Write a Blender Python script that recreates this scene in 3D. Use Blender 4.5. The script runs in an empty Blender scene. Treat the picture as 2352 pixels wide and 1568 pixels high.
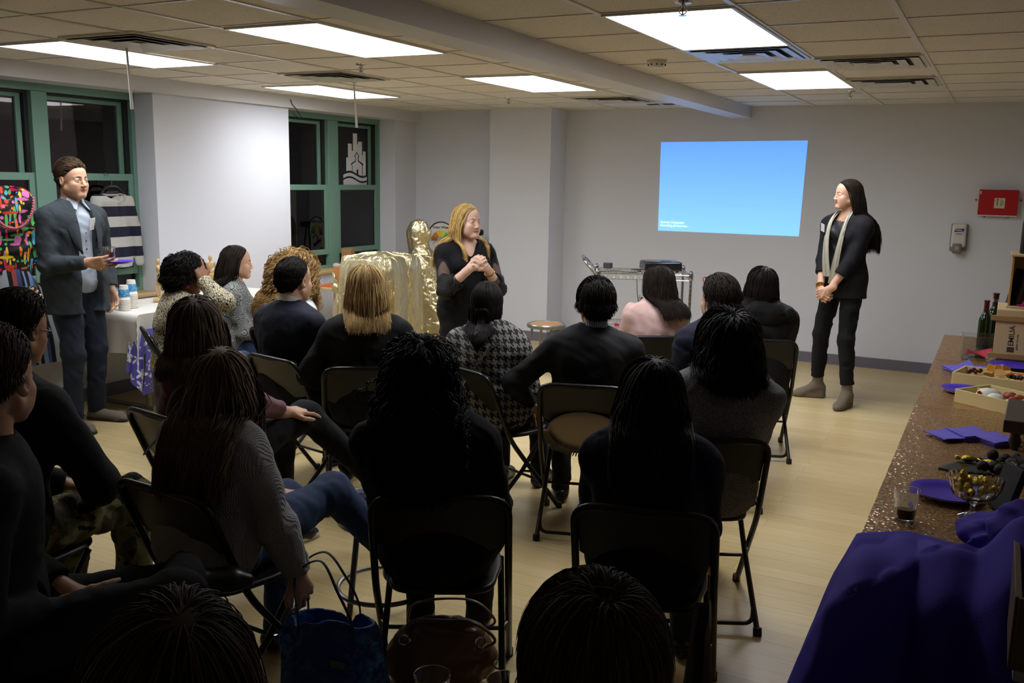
import bpy, bmesh, math, random
import numpy as np
from mathutils import Vector, Matrix

D = bpy.data
SC = bpy.context.scene
COL = SC.collection
PI = math.pi
random.seed(7)
RNG = np.random.default_rng(7)

# ------------------------------------------------------------------ camera, world, exposure
CAM_H = 1.75
YAW, PITCH, ROLL, FPX = .476, .172, .018, 2155.0
cd = D.cameras.new('camera')
cam = D.objects.new('camera', cd)
COL.objects.link(cam)
SC.camera = cam
cd.sensor_width = 36.0
cd.lens = FPX / 2352 * 36
cd.clip_start = .05
_cy, _sy, _cp, _sp = math.cos(YAW), math.sin(YAW), math.cos(PITCH), math.sin(PITCH)
_f = Vector((-_sy * _cp, _cy * _cp, -_sp))
_r = Vector((_cy, _sy, 0))
_u = _r.cross(_f)
_rr = _r * math.cos(ROLL) + _u * math.sin(ROLL)
_uu = _u * math.cos(ROLL) - _r * math.sin(ROLL)
m = Matrix((_rr, _uu, -_f)).transposed().to_4x4()
m.translation = (0, 0, CAM_H)
cam.matrix_world = m

world = D.worlds.new('night')
SC.world = world
world.use_nodes = True
world.node_tree.nodes['Background'].inputs[0].default_value = (.050, .043, .046, 1)
world.node_tree.nodes['Background'].inputs[1].default_value = 1.

vs = SC.view_settings
vs.view_transform = 'Standard'
vs.look = 'None'
vs.gamma = 1
vs.exposure = EXPOSURE = 0.0
vs.use_curve_mapping = False
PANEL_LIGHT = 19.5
PROJECTED_GLOW = 1.0

# ------------------------------------------------------------------ materials
def lin(c):
    if isinstance(c, str):
        c = [int(c[i:i + 2], 16) for i in (0, 2, 4)]
    out = []
    for v in c[:3]:
        v /= 255
        out.append(v / 12.92 if v <= .04045 else ((v + .055) / 1.055) ** 2.4)
    return (*out, 1)

class NT:
    """small helper round a node tree"""
    def __init__(s, mt):
        s.t = mt.node_tree
        s.n = s.t.nodes
    def add(s, typ, **kw):
        nd = s.n.new(typ)
        for k, v in kw.items():
            setattr(nd, k, v)
        return nd
    def link(s, a, b):
        s.t.links.new(a, b)
    def val(s, x, sock):
        if hasattr(x, 'is_output'):
            s.link(x, sock)
        else:
            sock.default_value = x
    def math(s, op, a, b=0.0, c=None):
        nd = s.add('ShaderNodeMath', operation=op)
        s.val(a, nd.inputs[0]); s.val(b, nd.inputs[1])
        if c is not None:
            s.val(c, nd.inputs[2])
        return nd.outputs[0]
    def coord(s, which='Object', scale=(1, 1, 1), rot=(0, 0, 0)):
        tc = s.add('ShaderNodeTexCoord')
        mp = s.add('ShaderNodeMapping')
        mp.inputs['Scale'].default_value = scale
        mp.inputs['Rotation'].default_value = rot
        s.link(tc.outputs[which], mp.inputs[0])
        return mp.outputs[0]
    def xyz(s, v):
        nd = s.add('ShaderNodeSeparateXYZ')
        s.link(v, nd.inputs[0])
        return nd.outputs
    def noise(s, v, scale=5, detail=3, rough=.5, dist=0):
        nd = s.add('ShaderNodeTexNoise')
        s.link(v, nd.inputs['Vector'])
        nd.inputs['Scale'].default_value = scale
        nd.inputs['Detail'].default_value = detail
        nd.inputs['Roughness'].default_value = rough
        nd.inputs['Distortion'].default_value = dist
        return nd.outputs
    def voro(s, v, scale=5, feature='F1', rand=1):
        nd = s.add('ShaderNodeTexVoronoi', feature=feature)
        s.link(v, nd.inputs['Vector'])
        nd.inputs['Scale'].default_value = scale
        nd.inputs['Randomness'].default_value = rand
        return nd.outputs
    def ramp(s, f, stops, mode='LINEAR'):
        nd = s.add('ShaderNodeValToRGB')
        s.val(f, nd.inputs[0])
        cr = nd.color_ramp
        cr.interpolation = mode
        while len(cr.elements) < len(stops):
            cr.elements.new(.5)
        for e, (p, c) in zip(cr.elements, stops):
            e.position = p
            e.color = lin(c) if not isinstance(c, float) else (c, c, c, 1)
        return nd.outputs[0]
    def mix(s, f, a, b, mode='MIX'):
        nd = s.add('ShaderNodeMix', data_type='RGBA', blend_type=mode)
        s.val(f, nd.inputs[0]); s.val(a, nd.inputs[6]); s.val(b, nd.inputs[7])
        return nd.outputs[2]

MATS = {}
def mat(name, col='808080', rough=.6, metal=0., spec=.5, bump=None, var=None, fn=None, emit=0,
        trans=0., ior=1.45, coat=0., sheen=0., sss=0., aniso=0.):
    if name in MATS:
        return MATS[name]
    mt = D.materials.new(name)
    mt.use_nodes = True
    nt = NT(mt)
    b = nt.n['Principled BSDF']
    c = lin(col)
    b.inputs['Base Color'].default_value = c
    b.inputs['Roughness'].default_value = rough
    b.inputs['Metallic'].default_value = metal
    b.inputs['Specular IOR Level'].default_value = spec
    b.inputs['IOR'].default_value = ior
    b.inputs['Transmission Weight'].default_value = trans
    b.inputs['Coat Weight'].default_value = coat
    b.inputs['Sheen Weight'].default_value = sheen
    b.inputs['Subsurface Weight'].default_value = sss
    if sss:
        b.inputs['Subsurface Radius'].default_value = (.012, .004, .002)
    if emit:
        b.inputs['Emission Color'].default_value = c
        b.inputs['Emission Strength'].default_value = emit
    if var:                                    # gentle variation of the thing's own colour
        v = nt.noise(nt.coord(), var[0], 4)[0]
        k = nt.math('MULTIPLY_ADD', v, 2 * var[1], 1 - var[1])
        cc = nt.add('ShaderNodeCombineXYZ')
        for i in range(3):
            nt.link(nt.math('MULTIPLY', k, c[i]), cc.inputs[i])
        nt.link(cc.outputs[0], b.inputs['Base Color'])
    if fn:
        o = fn(nt)
        if isinstance(o, tuple):
            o, h, st = o
            bp = nt.add('ShaderNodeBump')
            bp.inputs['Strength'].default_value = st
            bp.inputs['Distance'].default_value = .01
            nt.link(h, bp.inputs['Height'])
            nt.link(bp.outputs[0], b.inputs['Normal'])
        if o is not None:
            nt.link(o, b.inputs['Base Color'])
    if bump:
        bp = nt.add('ShaderNodeBump')
        bp.inputs['Strength'].default_value = bump[1]
        bp.inputs['Distance'].default_value = .01
        nt.link(nt.noise(nt.coord(), bump[0], 5, .6)[0], bp.inputs['Height'])
        nt.link(bp.outputs[0], b.inputs['Normal'])
    MATS[name] = mt
    return mt

# ------------------------------------------------------------------ objects
def link(o, parent=None):
    COL.objects.link(o)
    if parent:
        o.parent = parent
    return o

def mk(name, V, F, mt, parent=None, smooth=True, mi=None, sharp=None):
    me = D.meshes.new(name)
    V = np.asarray(V, np.float32)
    if isinstance(F, np.ndarray):
        n, k = F.shape
        me.vertices.add(len(V)); me.vertices.foreach_set('co', V.ravel())
        me.loops.add(n * k); me.loops.foreach_set('vertex_index', F.astype(np.int32).ravel())
        me.polygons.add(n); me.polygons.foreach_set('loop_start', np.arange(0, n * k, k, dtype=np.int32))
        me.update(calc_edges=True)
    else:
        me.from_pydata([tuple(map(float, v)) for v in V], [], F)
    for x in (mt if isinstance(mt, (list, tuple)) else [mt]):
        me.materials.append(x)
    if mi is not None:
        me.polygons.foreach_set('material_index', np.asarray(mi, np.int32))
    me.polygons.foreach_set('use_smooth', [bool(smooth)] * len(me.polygons))
    me.validate()
    if sharp:
        me.set_sharp_from_angle(angle=sharp)
    return link(D.objects.new(name, me), parent)

def tag(o, label=None, cat=None, group=None, kind=None):
    if label: o['label'] = label
    if cat: o['category'] = cat
    if group: o['group'] = group
    if kind: o['kind'] = kind
    return o

def thing(name, label, cat, loc=(0, 0, 0), rz=0., group=None):
    o = D.objects.new(name, None)
    o.empty_display_size = .1
    COL.objects.link(o)
    o.location = loc
    o.rotation_euler = (0, 0, rz)
    return tag(o, label, cat, group)

def copy_tree(o, parent=None):
    c = o.copy()
    COL.objects.link(c)
    if parent: c.parent = parent
    for ch in list(o.children):
        copy_tree(ch, c)
    return c

def dup(o, loc, rz, label, group=None):
    c = copy_tree(o)
    c.location = loc
    c.rotation_euler = (0, 0, rz)
    c['label'] = label
    if group: c['group'] = group
    return c

def vec(*a):
    return np.array(a, float)
def nrm(v):
    v = np.asarray(v, float)
    return v / max(1e-9, np.linalg.norm(v))
def rotm(x=0, y=0, z=0):
    return np.array((Matrix.Rotation(z, 3, 'Z') @ Matrix.Rotation(y, 3, 'Y') @ Matrix.Rotation(x, 3, 'X')))

def spline(pts, n=8, closed=False):
    """Catmull-Rom through the points"""
    P = [np.asarray(p, float) for p in pts]
    m = len(P)
    out = []
    for i in range(m if closed else m - 1):
        if closed:
            p0, p1, p2, p3 = P[i - 1], P[i], P[(i + 1) % m], P[(i + 2) % m]
        else:
            p0, p1, p2, p3 = P[max(0, i - 1)], P[i], P[i + 1], P[min(m - 1, i + 2)]
        for j in range(n):
            t = j / n
            out.append(.5 * (2 * p1 + (p2 - p0) * t + (2 * p0 - 5 * p1 + 4 * p2 - p3) * t * t + (3 * p1 - p0 - 3 * p2 + p3) * t ** 3))
    if not closed: out.append(P[-1])
    return out

def bent(pts, rad, n=6):
    """polyline with rounded corners"""
    P = [np.asarray(p, float) for p in pts]
    out = [P[0]]
    for i in range(1, len(P) - 1):
        a, b, c = P[i - 1], P[i], P[i + 1]
        la, lc = np.linalg.norm(a - b), np.linalg.norm(c - b)
        r = min(rad, .49 * la, .49 * lc)
        s, e = b + (a - b) / la * r, b + (c - b) / lc * r
        for j in range(n + 1):
            t = j / n
            out.append((1 - t) ** 2 * s + 2 * t * (1 - t) * b + t * t * e)
    out.append(P[-1])
    return out

class MB:
    """collects simple solids into ONE mesh"""
    def __init__(s):
        s.V, s.F, s.I, s.ci = [], [], [], 0
    def mesh(s, V, F):
        o = len(s.V)
        s.V += [tuple(map(float, v)) for v in V]
        s.F += [tuple(i + o for i in f) for f in F]
        s.I += [s.ci] * len(F)
        return s
    def slot(s, i):
        s.ci = i
        return s
    def box(s, c, d, R=None, taper=1.):
        x, y, z = d[0] / 2, d[1] / 2, d[2] / 2
        P = np.array([(-x, -y, -z), (x, -y, -z), (x, y, -z), (-x, y, -z), (-x * taper, -y * taper, z), (x * taper, -y * taper, z), (x * taper, y * taper, z), (-x * taper, y * taper, z)])
        if R is not None: P = P @ np.asarray(R).T
        return s.mesh(P + np.asarray(c), [(3, 2, 1, 0), (4, 5, 6, 7), (0, 1, 5, 4), (1, 2, 6, 5), (2, 3, 7, 6), (3, 0, 4, 7)])
    def tube(s, pts, r, n=8, closed=False, flat=None, ups=None):
        P = np.array([np.asarray(p, float) for p in pts])
        m = len(P)
        R = np.full(m, r) if np.isscalar(r) else np.asarray(r, float)
        T = np.zeros_like(P)
        if closed:
            T = np.roll(P, -1, 0) - np.roll(P, 1, 0)
        else:
            T[1:-1] = P[2:] - P[:-2]; T[0] = P[1] - P[0]; T[-1] = P[-1] - P[-2]
        T /= np.maximum(1e-9, np.linalg.norm(T, axis=1))[:, None]
        a = np.array((0, 0, 1.)) if abs(T[0][2]) < .9 else np.array((1., 0, 0))
        if ups is not None: a = np.asarray(ups, float)
        u = nrm(np.cross(T[0], a))
        V = []
        for i in range(m):
            u = nrm(u - T[i] * np.dot(u, T[i]))
            w = np.cross(T[i], u)
            for k in range(n):
                an = 2 * PI * k / n
                V.append(P[i] + R[i] * (math.cos(an) * u + (flat or 1.) * math.sin(an) * w))
        F = []
        for i in range(m if closed else m - 1):
            j = (i + 1) % m
            for k in range(n):
                F.append((i * n + k, i * n + (k + 1) % n, j * n + (k + 1) % n, j * n + k))
        if not closed:
            F.append(tuple(range(n - 1, -1, -1)))
            F.append(tuple((m - 1) * n + k for k in range(n)))
        return s.mesh(V, F)
    def lathe(s, prof, c=(0, 0, 0), n=24, sx=1., R=None, wob=None):
        V, F = [], []
        m = len(prof)
        for (r, z) in prof:
            for k in range(n):
                a = 2 * PI * k / n
                q = r * (1 + (wob(a, z) if wob else 0))
                V.append((q * math.cos(a) * sx, q * math.sin(a), z))
        for i in range(m - 1):
            for k in range(n):
                F.append((i * n + k, i * n + (k + 1) % n, (i + 1) * n + (k + 1) % n, (i + 1) * n + k))
        if prof[0][0] > 1e-4: F.append(tuple(range(n - 1, -1, -1)))
        if prof[-1][0] > 1e-4: F.append(tuple((m - 1) * n + k for k in range(n)))
        V = np.array(V)
        if R is not None: V = V @ np.asarray(R).T
        return s.mesh(V + np.asarray(c), F)
    def ball(s, c, r, n=16, R=None):
        r = (r, r, r) if np.isscalar(r) else r
        V, F = [], []
        h = n // 2
        for i in range(h + 1):
            t = PI * i / h
            for k in range(n):
                a = 2 * PI * k / n
                V.append((r[0] * math.sin(t) * math.cos(a), r[1] * math.sin(t) * math.sin(a), r[2] * math.cos(t)))
        for i in range(h):
            for k in range(n):
                F.append((i * n + k, (i + 1) * n + k, (i + 1) * n + (k + 1) % n, i * n + (k + 1) % n))
        V = np.array(V)
        if R is not None: V = V @ np.asarray(R).T
        return s.mesh(V + np.asarray(c), F)
    def prism(s, poly, t, c=(0, 0, 0), R=None):
        """extrude a 2-D outline (local xy) by t along local z"""
        n = len(poly)
        V = np.array([(p[0], p[1], 0) for p in poly] + [(p[0], p[1], t) for p in poly], float)
        if R is not None: V = V @ np.asarray(R).T
        F = [tuple(range(n - 1, -1, -1)), tuple(range(n, 2 * n))] + [(i, (i + 1) % n, n + (i + 1) % n, n + i) for i in range(n)]
        return s.mesh(V + np.asarray(c), F)
    def sheet(s, f, nu, nv, t=0.):
        """grid f(u,v), thickened by t along its normals"""
        P = np.array([[f(i / nu, j / nv) for j in range(nv + 1)] for i in range(nu + 1)], float)
        w = nv + 1
        F = [(i * w + j, (i + 1) * w + j, (i + 1) * w + j + 1, i * w + j + 1) for i in range(nu) for j in range(nv)]
        V = P.reshape(-1, 3)
        if t:
            gu, gv = np.gradient(P, axis=0), np.gradient(P, axis=1)
            N = np.cross(gu, gv)
            N /= np.maximum(1e-9, np.linalg.norm(N, axis=2))[..., None]
            V2 = (P - N * t).reshape(-1, 3)
            k = len(V)
            F2 = [tuple(k + q for q in reversed(f_)) for f_ in F]
            E = []
            bd = [i * w for i in range(nu + 1)] + [nu * w + j for j in range(1, nv + 1)] + [i * w + nv for i in range(nu - 1, -1, -1)] + [j for j in range(nv - 1, 0, -1)]
            for a, b in zip(bd, bd[1:] + bd[:1]):
                E.append((b, a, k + a, k + b))
            return s.mesh(np.concatenate([V, V2]), F + F2 + E)
        return s.mesh(V, F)
    def build(s, name, mt, parent=None, bevel=0., sharp=.7, smooth=True, seg=2):
        o = mk(name, s.V, s.F, mt, parent, smooth, s.I if isinstance(mt, (list, tuple)) else None, sharp)
        if bevel:
            b = o.modifiers.new('bevel', 'BEVEL')
            b.width, b.segments, b.limit_method, b.angle_limit = bevel, seg, 'ANGLE', .6
        return o

def text(name, body, size, mt, loc, rot, parent=None, depth=.0004, align='LEFT', bold=0, sx=1.):
    cu = D.curves.new(name, 'FONT')
    cu.body, cu.size, cu.extrude, cu.align_x, cu.offset = body, size, depth, align, bold
    cu.align_y = 'CENTER'
    o = D.objects.new(name, cu)
    COL.objects.link(o)
    dg = bpy.context.evaluated_depsgraph_get()
    me = D.meshes.new_from_object(o.evaluated_get(dg))
    D.objects.remove(o)
    me.materials.clear(); me.materials.append(mt)
    for v in me.vertices: v.co.x *= sx
    t = link(D.objects.new(name, me), parent)
    t.location, t.rotation_euler = loc, rot
    return t

# ------------------------------------------------------------------ solids from distance fields (bodies, clothes)
class Vol:
    def __init__(s, lo, hi, v, fine=()):
        s.ax = []
        for i in range(3):
            x, c = lo[i], [lo[i]]
            while x < hi[i]:
                st = v
                for (fl, fh, fv) in fine:
                    if fl[i] - v <= x < fh[i]: st = min(st, fv)
                x += st
                c.append(x)
            s.ax.append(np.array(c, np.float32))
        s.F = np.full([len(a) for a in s.ax], 1., np.float32)
    def blk(s, lo, hi):
        sl = tuple(slice(max(0, int(np.searchsorted(a, l)) - 1), int(np.searchsorted(a, h)) + 1) for a, l, h in zip(s.ax, lo, hi))
        return sl, s.ax[0][sl[0]][:, None, None], s.ax[1][sl[1]][None, :, None], s.ax[2][sl[2]][None, None, :]
    def put(s, sl, d, k=.01, op='u'):
        f = s.F[sl]
        if op == 'u':
            h = np.maximum(k - np.abs(f - d), 0) / k
            s.F[sl] = np.minimum(f, d) - h * h * k / 4
        else:
            d = -d if op == 's' else d
            h = np.maximum(k - np.abs(f - d), 0) / k
            s.F[sl] = np.maximum(f, d) + h * h * k / 4
    def cone(s, a, b, ra, rb, k=.02, op='u', sq=None, mg=.03):
        a, b = np.asarray(a, np.float32), np.asarray(b, np.float32)
        r = max(ra, rb) + k + mg
        sl, X, Y, Z = s.blk(np.minimum(a, b) - r, np.maximum(a, b) + r)
        if 0 in s.F[sl].shape: return
        dx, dy, dz = X - a[0], Y - a[1], Z - a[2]
        ba = b - a
        if sq is not None:                       # (direction, factor): squeezed along a direction
            n, fc = nrm(sq[0]), sq[1] - 1
            q = (dx * n[0] + dy * n[1] + dz * n[2]) * fc
            dx, dy, dz = dx + q * n[0], dy + q * n[1], dz + q * n[2]
            ba = ba + n * (np.dot(ba, n) * fc)
        l2 = max(1e-9, float(ba @ ba))
        h = np.clip((dx * ba[0] + dy * ba[1] + dz * ba[2]) / l2, 0, 1)
        d = np.sqrt((dx - ba[0] * h) ** 2 + (dy - ba[1] * h) ** 2 + (dz - ba[2] * h) ** 2) - (ra + (rb - ra) * h)
        s.put(sl, d.astype(np.float32), k, op)
    def ell(s, c, r, R=None, k=.03, op='u', mg=.03):
        c = np.asarray(c, float)
        q = max(r) + k + mg
        sl, X, Y, Z = s.blk(c - q, c + q)
        if 0 in s.F[sl].shape: return
        x, y, z = X - c[0], Y - c[1], Z - c[2]
        if R is not None:
            R = np.asarray(R)
            x, y, z = (x * R[0, 0] + y * R[1, 0] + z * R[2, 0], x * R[0, 1] + y * R[1, 1] + z * R[2, 1], x * R[0, 2] + y * R[1, 2] + z * R[2, 2])
        k0 = np.sqrt((x / r[0]) ** 2 + (y / r[1]) ** 2 + (z / r[2]) ** 2)
        k1 = np.sqrt((x / r[0] ** 2) ** 2 + (y / r[1] ** 2) ** 2 + (z / r[2] ** 2) ** 2)
        d = k0 * (k0 - 1) / np.maximum(k1, 1e-6)
        s.put(sl, d.astype(np.float32), k, op)
    def slab(s, z, op='i', k=.008):
        """keep what lies above z"""
        d = np.broadcast_to(z - s.ax[2][None, None, :], s.F.shape)
        s.put(tuple(slice(None) for _ in range(3)), d.astype(np.float32), k, 'i')
    def half(s, p, n, k=.006):
        """cut away the side the normal n points to"""
        n = nrm(n)
        d = (s.ax[0][:, None, None] - p[0]) * n[0] + (s.ax[1][None, :, None] - p[1]) * n[1] + (s.ax[2][None, None, :] - p[2]) * n[2]
        s.put(tuple(slice(None) for _ in range(3)), d.astype(np.float32), k, 'i')
    def wobble(s, amp, freq, seed=0, dirs=5, stretch=None):
        """soft folds: shifts the surface by a few mixed waves"""
        m = np.nonzero(np.abs(s.F) < .05)
        if not len(m[0]): return
        P = np.stack([s.ax[i][m[i]] for i in range(3)], 1)
        rg = np.random.default_rng(seed)
        acc = np.zeros(len(P), np.float32)
        ph = np.zeros(len(P), np.float32)
        for i in range(dirs):
            d = rg.normal(size=3)
            if stretch is not None: d *= np.asarray(stretch)
            d = nrm(d) * freq * rg.uniform(.6, 1.5)
            w = np.sin(P @ d + rg.uniform(0, 6.3) + 1.6 * ph)
            ph = w
            acc += w
        s.F[m] += (amp * acc / math.sqrt(dirs)).astype(np.float32)
    def mesh(s):
        F = s.F
        neg = F < 0
        n8 = neg.astype(np.uint8)
        c = n8[:-1] + n8[1:]
        c = c[:, :-1] + c[:, 1:]
        c = c[:, :, :-1] + c[:, :, 1:]
        act = (c > 0) & (c < 8)
        I = np.nonzero(act)
        ids = np.full(act.shape, -1, np.int32)
        ids[I] = np.arange(len(I[0]), dtype=np.int32)
        acc = np.zeros((len(I[0]), 3), np.float32)
        cnt = np.zeros(len(I[0]), np.float32)
        for a in range(3):
            o1, o2 = [q for q in range(3) if q != a]
            for u in (0, 1):
                for w in (0, 1):
                    J = [I[0], I[1], I[2]]
                    J[o1] = J[o1] + u; J[o2] = J[o2] + w
                    K = list(J); K[a] = K[a] + 1
                    f0, f1 = F[tuple(J)], F[tuple(K)]
                    mk_ = (f0 < 0) != (f1 < 0)
                    t = np.where(mk_, f0 / np.where(mk_, f0 - f1, 1), 0)
                    ca = s.ax[a]
                    acc[:, a] += np.where(mk_, ca[J[a]] + t * (ca[K[a]] - ca[J[a]]), 0)
                    acc[:, o1] += np.where(mk_, s.ax[o1][J[o1]], 0)
                    acc[:, o2] += np.where(mk_, s.ax[o2][J[o2]], 0)
                    cnt += mk_
        V = acc / cnt[:, None]
        Q = []
        for a in range(3):
            o1, o2 = [(1, 2), (2, 0), (0, 1)][a]
            s0 = [slice(None)] * 3; s1 = [slice(None)] * 3
            s0[a] = slice(0, -1); s1[a] = slice(1, None)
            n0, n1 = neg[tuple(s0)], neg[tuple(s1)]
            E = np.nonzero(n0 != n1)
            E = [e.copy() for e in E]
            ok = (E[o1] > 0) & (E[o2] > 0) & (E[o1] < F.shape[o1] - 1) & (E[o2] < F.shape[o2] - 1)
            E = [e[ok] for e in E]
            def cell(u, w):
                J = list(E); J[o1] = J[o1] - u; J[o2] = J[o2] - w
                return ids[tuple(J)]
            q = np.stack([cell(1, 1), cell(0, 1), cell(0, 0), cell(1, 0)], 1)
            fl = ~n0[tuple(E)]
            q[fl] = q[fl][:, ::-1]
            Q.append(q)
        return V, np.concatenate(Q)
    def obj(s, name, mt, parent=None, mi=None):
        V, Q = s.mesh()
        return mk(name, V, Q, mt, parent, True, mi(V, Q) if mi else None)
# ------------------------------------------------------------------ the room
XL, XR, YB, YF, ZC = -6.15, 1.75, 9.55, -2.6, 2.49
XW = -6.40                                              # plane of the window sashes
def struct(o):
    o['kind'] = 'structure'
    return o

def f_floor(nt):
    v = nt.coord()
    br = nt.add('ShaderNodeTexBrick', offset=.37, offset_frequency=2)
    nt.link(v, br.inputs['Vector'])
    br.inputs['Color1'].default_value = lin('cbb98a'); br.inputs['Color2'].default_value = lin('bfaa78')
    br.inputs['Mortar'].default_value = lin('998458')
    br.inputs['Scale'].default_value = 1
    br.inputs['Mortar Size'].default_value = .0012
    br.inputs['Brick Width'].default_value = .95
    br.inputs['Row Height'].default_value = .105
    g = nt.noise(nt.coord(scale=(2.2, 26, 1)), 2, 6, .6, .6)[0]
    c = nt.mix(nt.ramp(g, [(.3, .0), (.75, 1.)]), br.outputs[0], nt.mix(.35, br.outputs[0], (*lin('9a8250')[:3], 1)))
    return c
def f_tile(nt):
    v = nt.coord()
    n1 = nt.noise(v, 150, 2, .6)[0]
    n2 = nt.noise(v, 55, 3, .7)[0]
    c = nt.mix(nt.ramp(n1, [(.30, 1.), (.40, 0.)]), (*lin('e0dacd')[:3], 1), (*lin('a09684')[:3], 1))
    return c, n2, .25
m_wall = mat('wall_paint', 'd5d8e0', .85, spec=.2, bump=(60, .05))
m_ceil = mat('ceiling_tile', 'd8cdb6', .9, fn=f_tile)
m_tbar = mat('ceiling_bar', 'd6d0c4', .28, spec=.6)
m_floor = mat('maple_floor', 'c8ab78', .33, fn=f_floor)
m_base = mat('baseboard_vinyl', '6e6a76', .5)
m_soffit = mat('soffit_paint', 'd2d2d4', .35)
m_green = mat('green_window_paint', '6f9484', .4)
m_gdark = mat('window_track', '1d211f', .6)
def f_pane(nt):
    b = nt.n['Principled BSDF']; out = nt.n['Material Output']
    tr = nt.add('ShaderNodeBsdfTransparent'); tr.inputs[0].default_value = (.5, .48, .5, 1)
    gl = nt.add('ShaderNodeBsdfGlossy'); gl.inputs['Roughness'].default_value = .0
    fr = nt.add('ShaderNodeFresnel'); fr.inputs[0].default_value = 1.62
    mx = nt.add('ShaderNodeMixShader')
    nt.link(fr.outputs[0], mx.inputs[0]); nt.link(tr.outputs[0], mx.inputs[1]); nt.link(gl.outputs[0], mx.inputs[2])
    nt.link(mx.outputs[0], out.inputs[0])
    nt.n.remove(b)
    return None
m_pane = mat('window_glass', fn=f_pane)

def room_box(name, x0, x1, y0, y1, z0, z1, mt, parent=None, bevel=0):
    o = MB().box(((x0 + x1) / 2, (y0 + y1) / 2, (z0 + z1) / 2), (x1 - x0, y1 - y0, z1 - z0)).build(name, mt, parent, bevel, smooth=False)
    return struct(o)

room_box('floor', XL - .5, XR + .1, YF - .1, YB + .2, -.1, 0, m_floor)
ceil_ = room_box('ceiling', XL - .5, XR + .1, YF - .1, YB + .2, ZC, ZC + .08, m_ceil)
# suspended grid: main bars along the room, cross bars, one mesh on each side of the beam
def grid(name, xs, ys, x0, x1, y0, y1):
    g = MB()
    for x in xs: g.box((x, (y0 + y1) / 2, ZC - .0025), (.026, y1 - y0, .009))
    for y in ys: g.box(((x0 + x1) / 2, y, ZC - .0015), (x1 - x0, .014, .006))
    return struct(g.build(name, m_tbar, smooth=False))
TX = .61
grid('trim_1', [-1.70 + TX * i for i in range(0, 6)], [4.09 + TX * i for i in range(-10, 9)], -2.3, XR, YF, YB)
grid('trim_2', [-3.66 + TX * i for i in range(-3, 2)], [3.745 + TX * i for i in range(-10, 10)], -6.1, -2.5, YF, 9.4)
# walls
WA, WB, WC, WD = 3.72, 5.55, 7.18, 8.97                  # window openings along the left wall
wl = MB()
for y0, y1, z0, z1 in ((YF, WA, 0, ZC), (WB, WC, 0, ZC), (WD, YB, 0, ZC), (WA, WB, 0, .77), (WC, WD, 0, .77)):
    wl.box((XL - .175, (y0 + y1) / 2, (z0 + z1) / 2), (.35, y1 - y0, z1 - z0))
struct(wl.build('wall_left', m_wall, smooth=False))
room_box('trim_3', XL - .4, XL + .055, YF, 9.4, 2.375, ZC, m_soffit)     # boxed soffit above the windows
wb = MB()
wb.box((-1.25, YB + .1, ZC / 2), (6.1, .2, ZC))                         # projector wall
wb.box((-4.665, 9.4, ZC / 2), (.73, .5, ZC))                            # pillar
wb.box((-5.65, 9.5, ZC / 2), (1.3, .2, ZC))                             # recess left of the pillar
struct(wb.build('wall_back', m_wall, smooth=False))
room_box('wall_right', XR, XR + .1, YF, YB, 0, ZC, m_wall)
room_box('wall_front', XL, XR, YF - .1, YF, 0, ZC, m_wall)
room_box('trim_4', -2.5, -2.3, YF, YB, 2.38, ZC, m_soffit)              # ceiling beam
bb = MB()
for c, d in (((-1.27, YB - .006, .05), (6.04, .012, .1)), ((-4.665, 9.144, .05), (.73, .012, .1)), ((-4.294, 9.35, .05), (.012, .42, .1)), ((-5.6, 9.394, .05), (1.14, .012, .1))):
    bb.box(c, d)
bb.box((-1.27, YB - .012, .008), (6.04, .024, .016))
struct(bb.build('baseboard_back', m_base, smooth=False))
room_box('baseboard_left', XL, XL + .012, YF, 9.4, 0, .1, m_base)
room_box('trim_5', -3.2, -2.66, 8.98, 9.08, ZC - .004, ZC + .002, mat('ceiling_gap_shade', '14110f', .9))  # shade of a missing-tile gap painted as a flat dark strip

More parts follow.
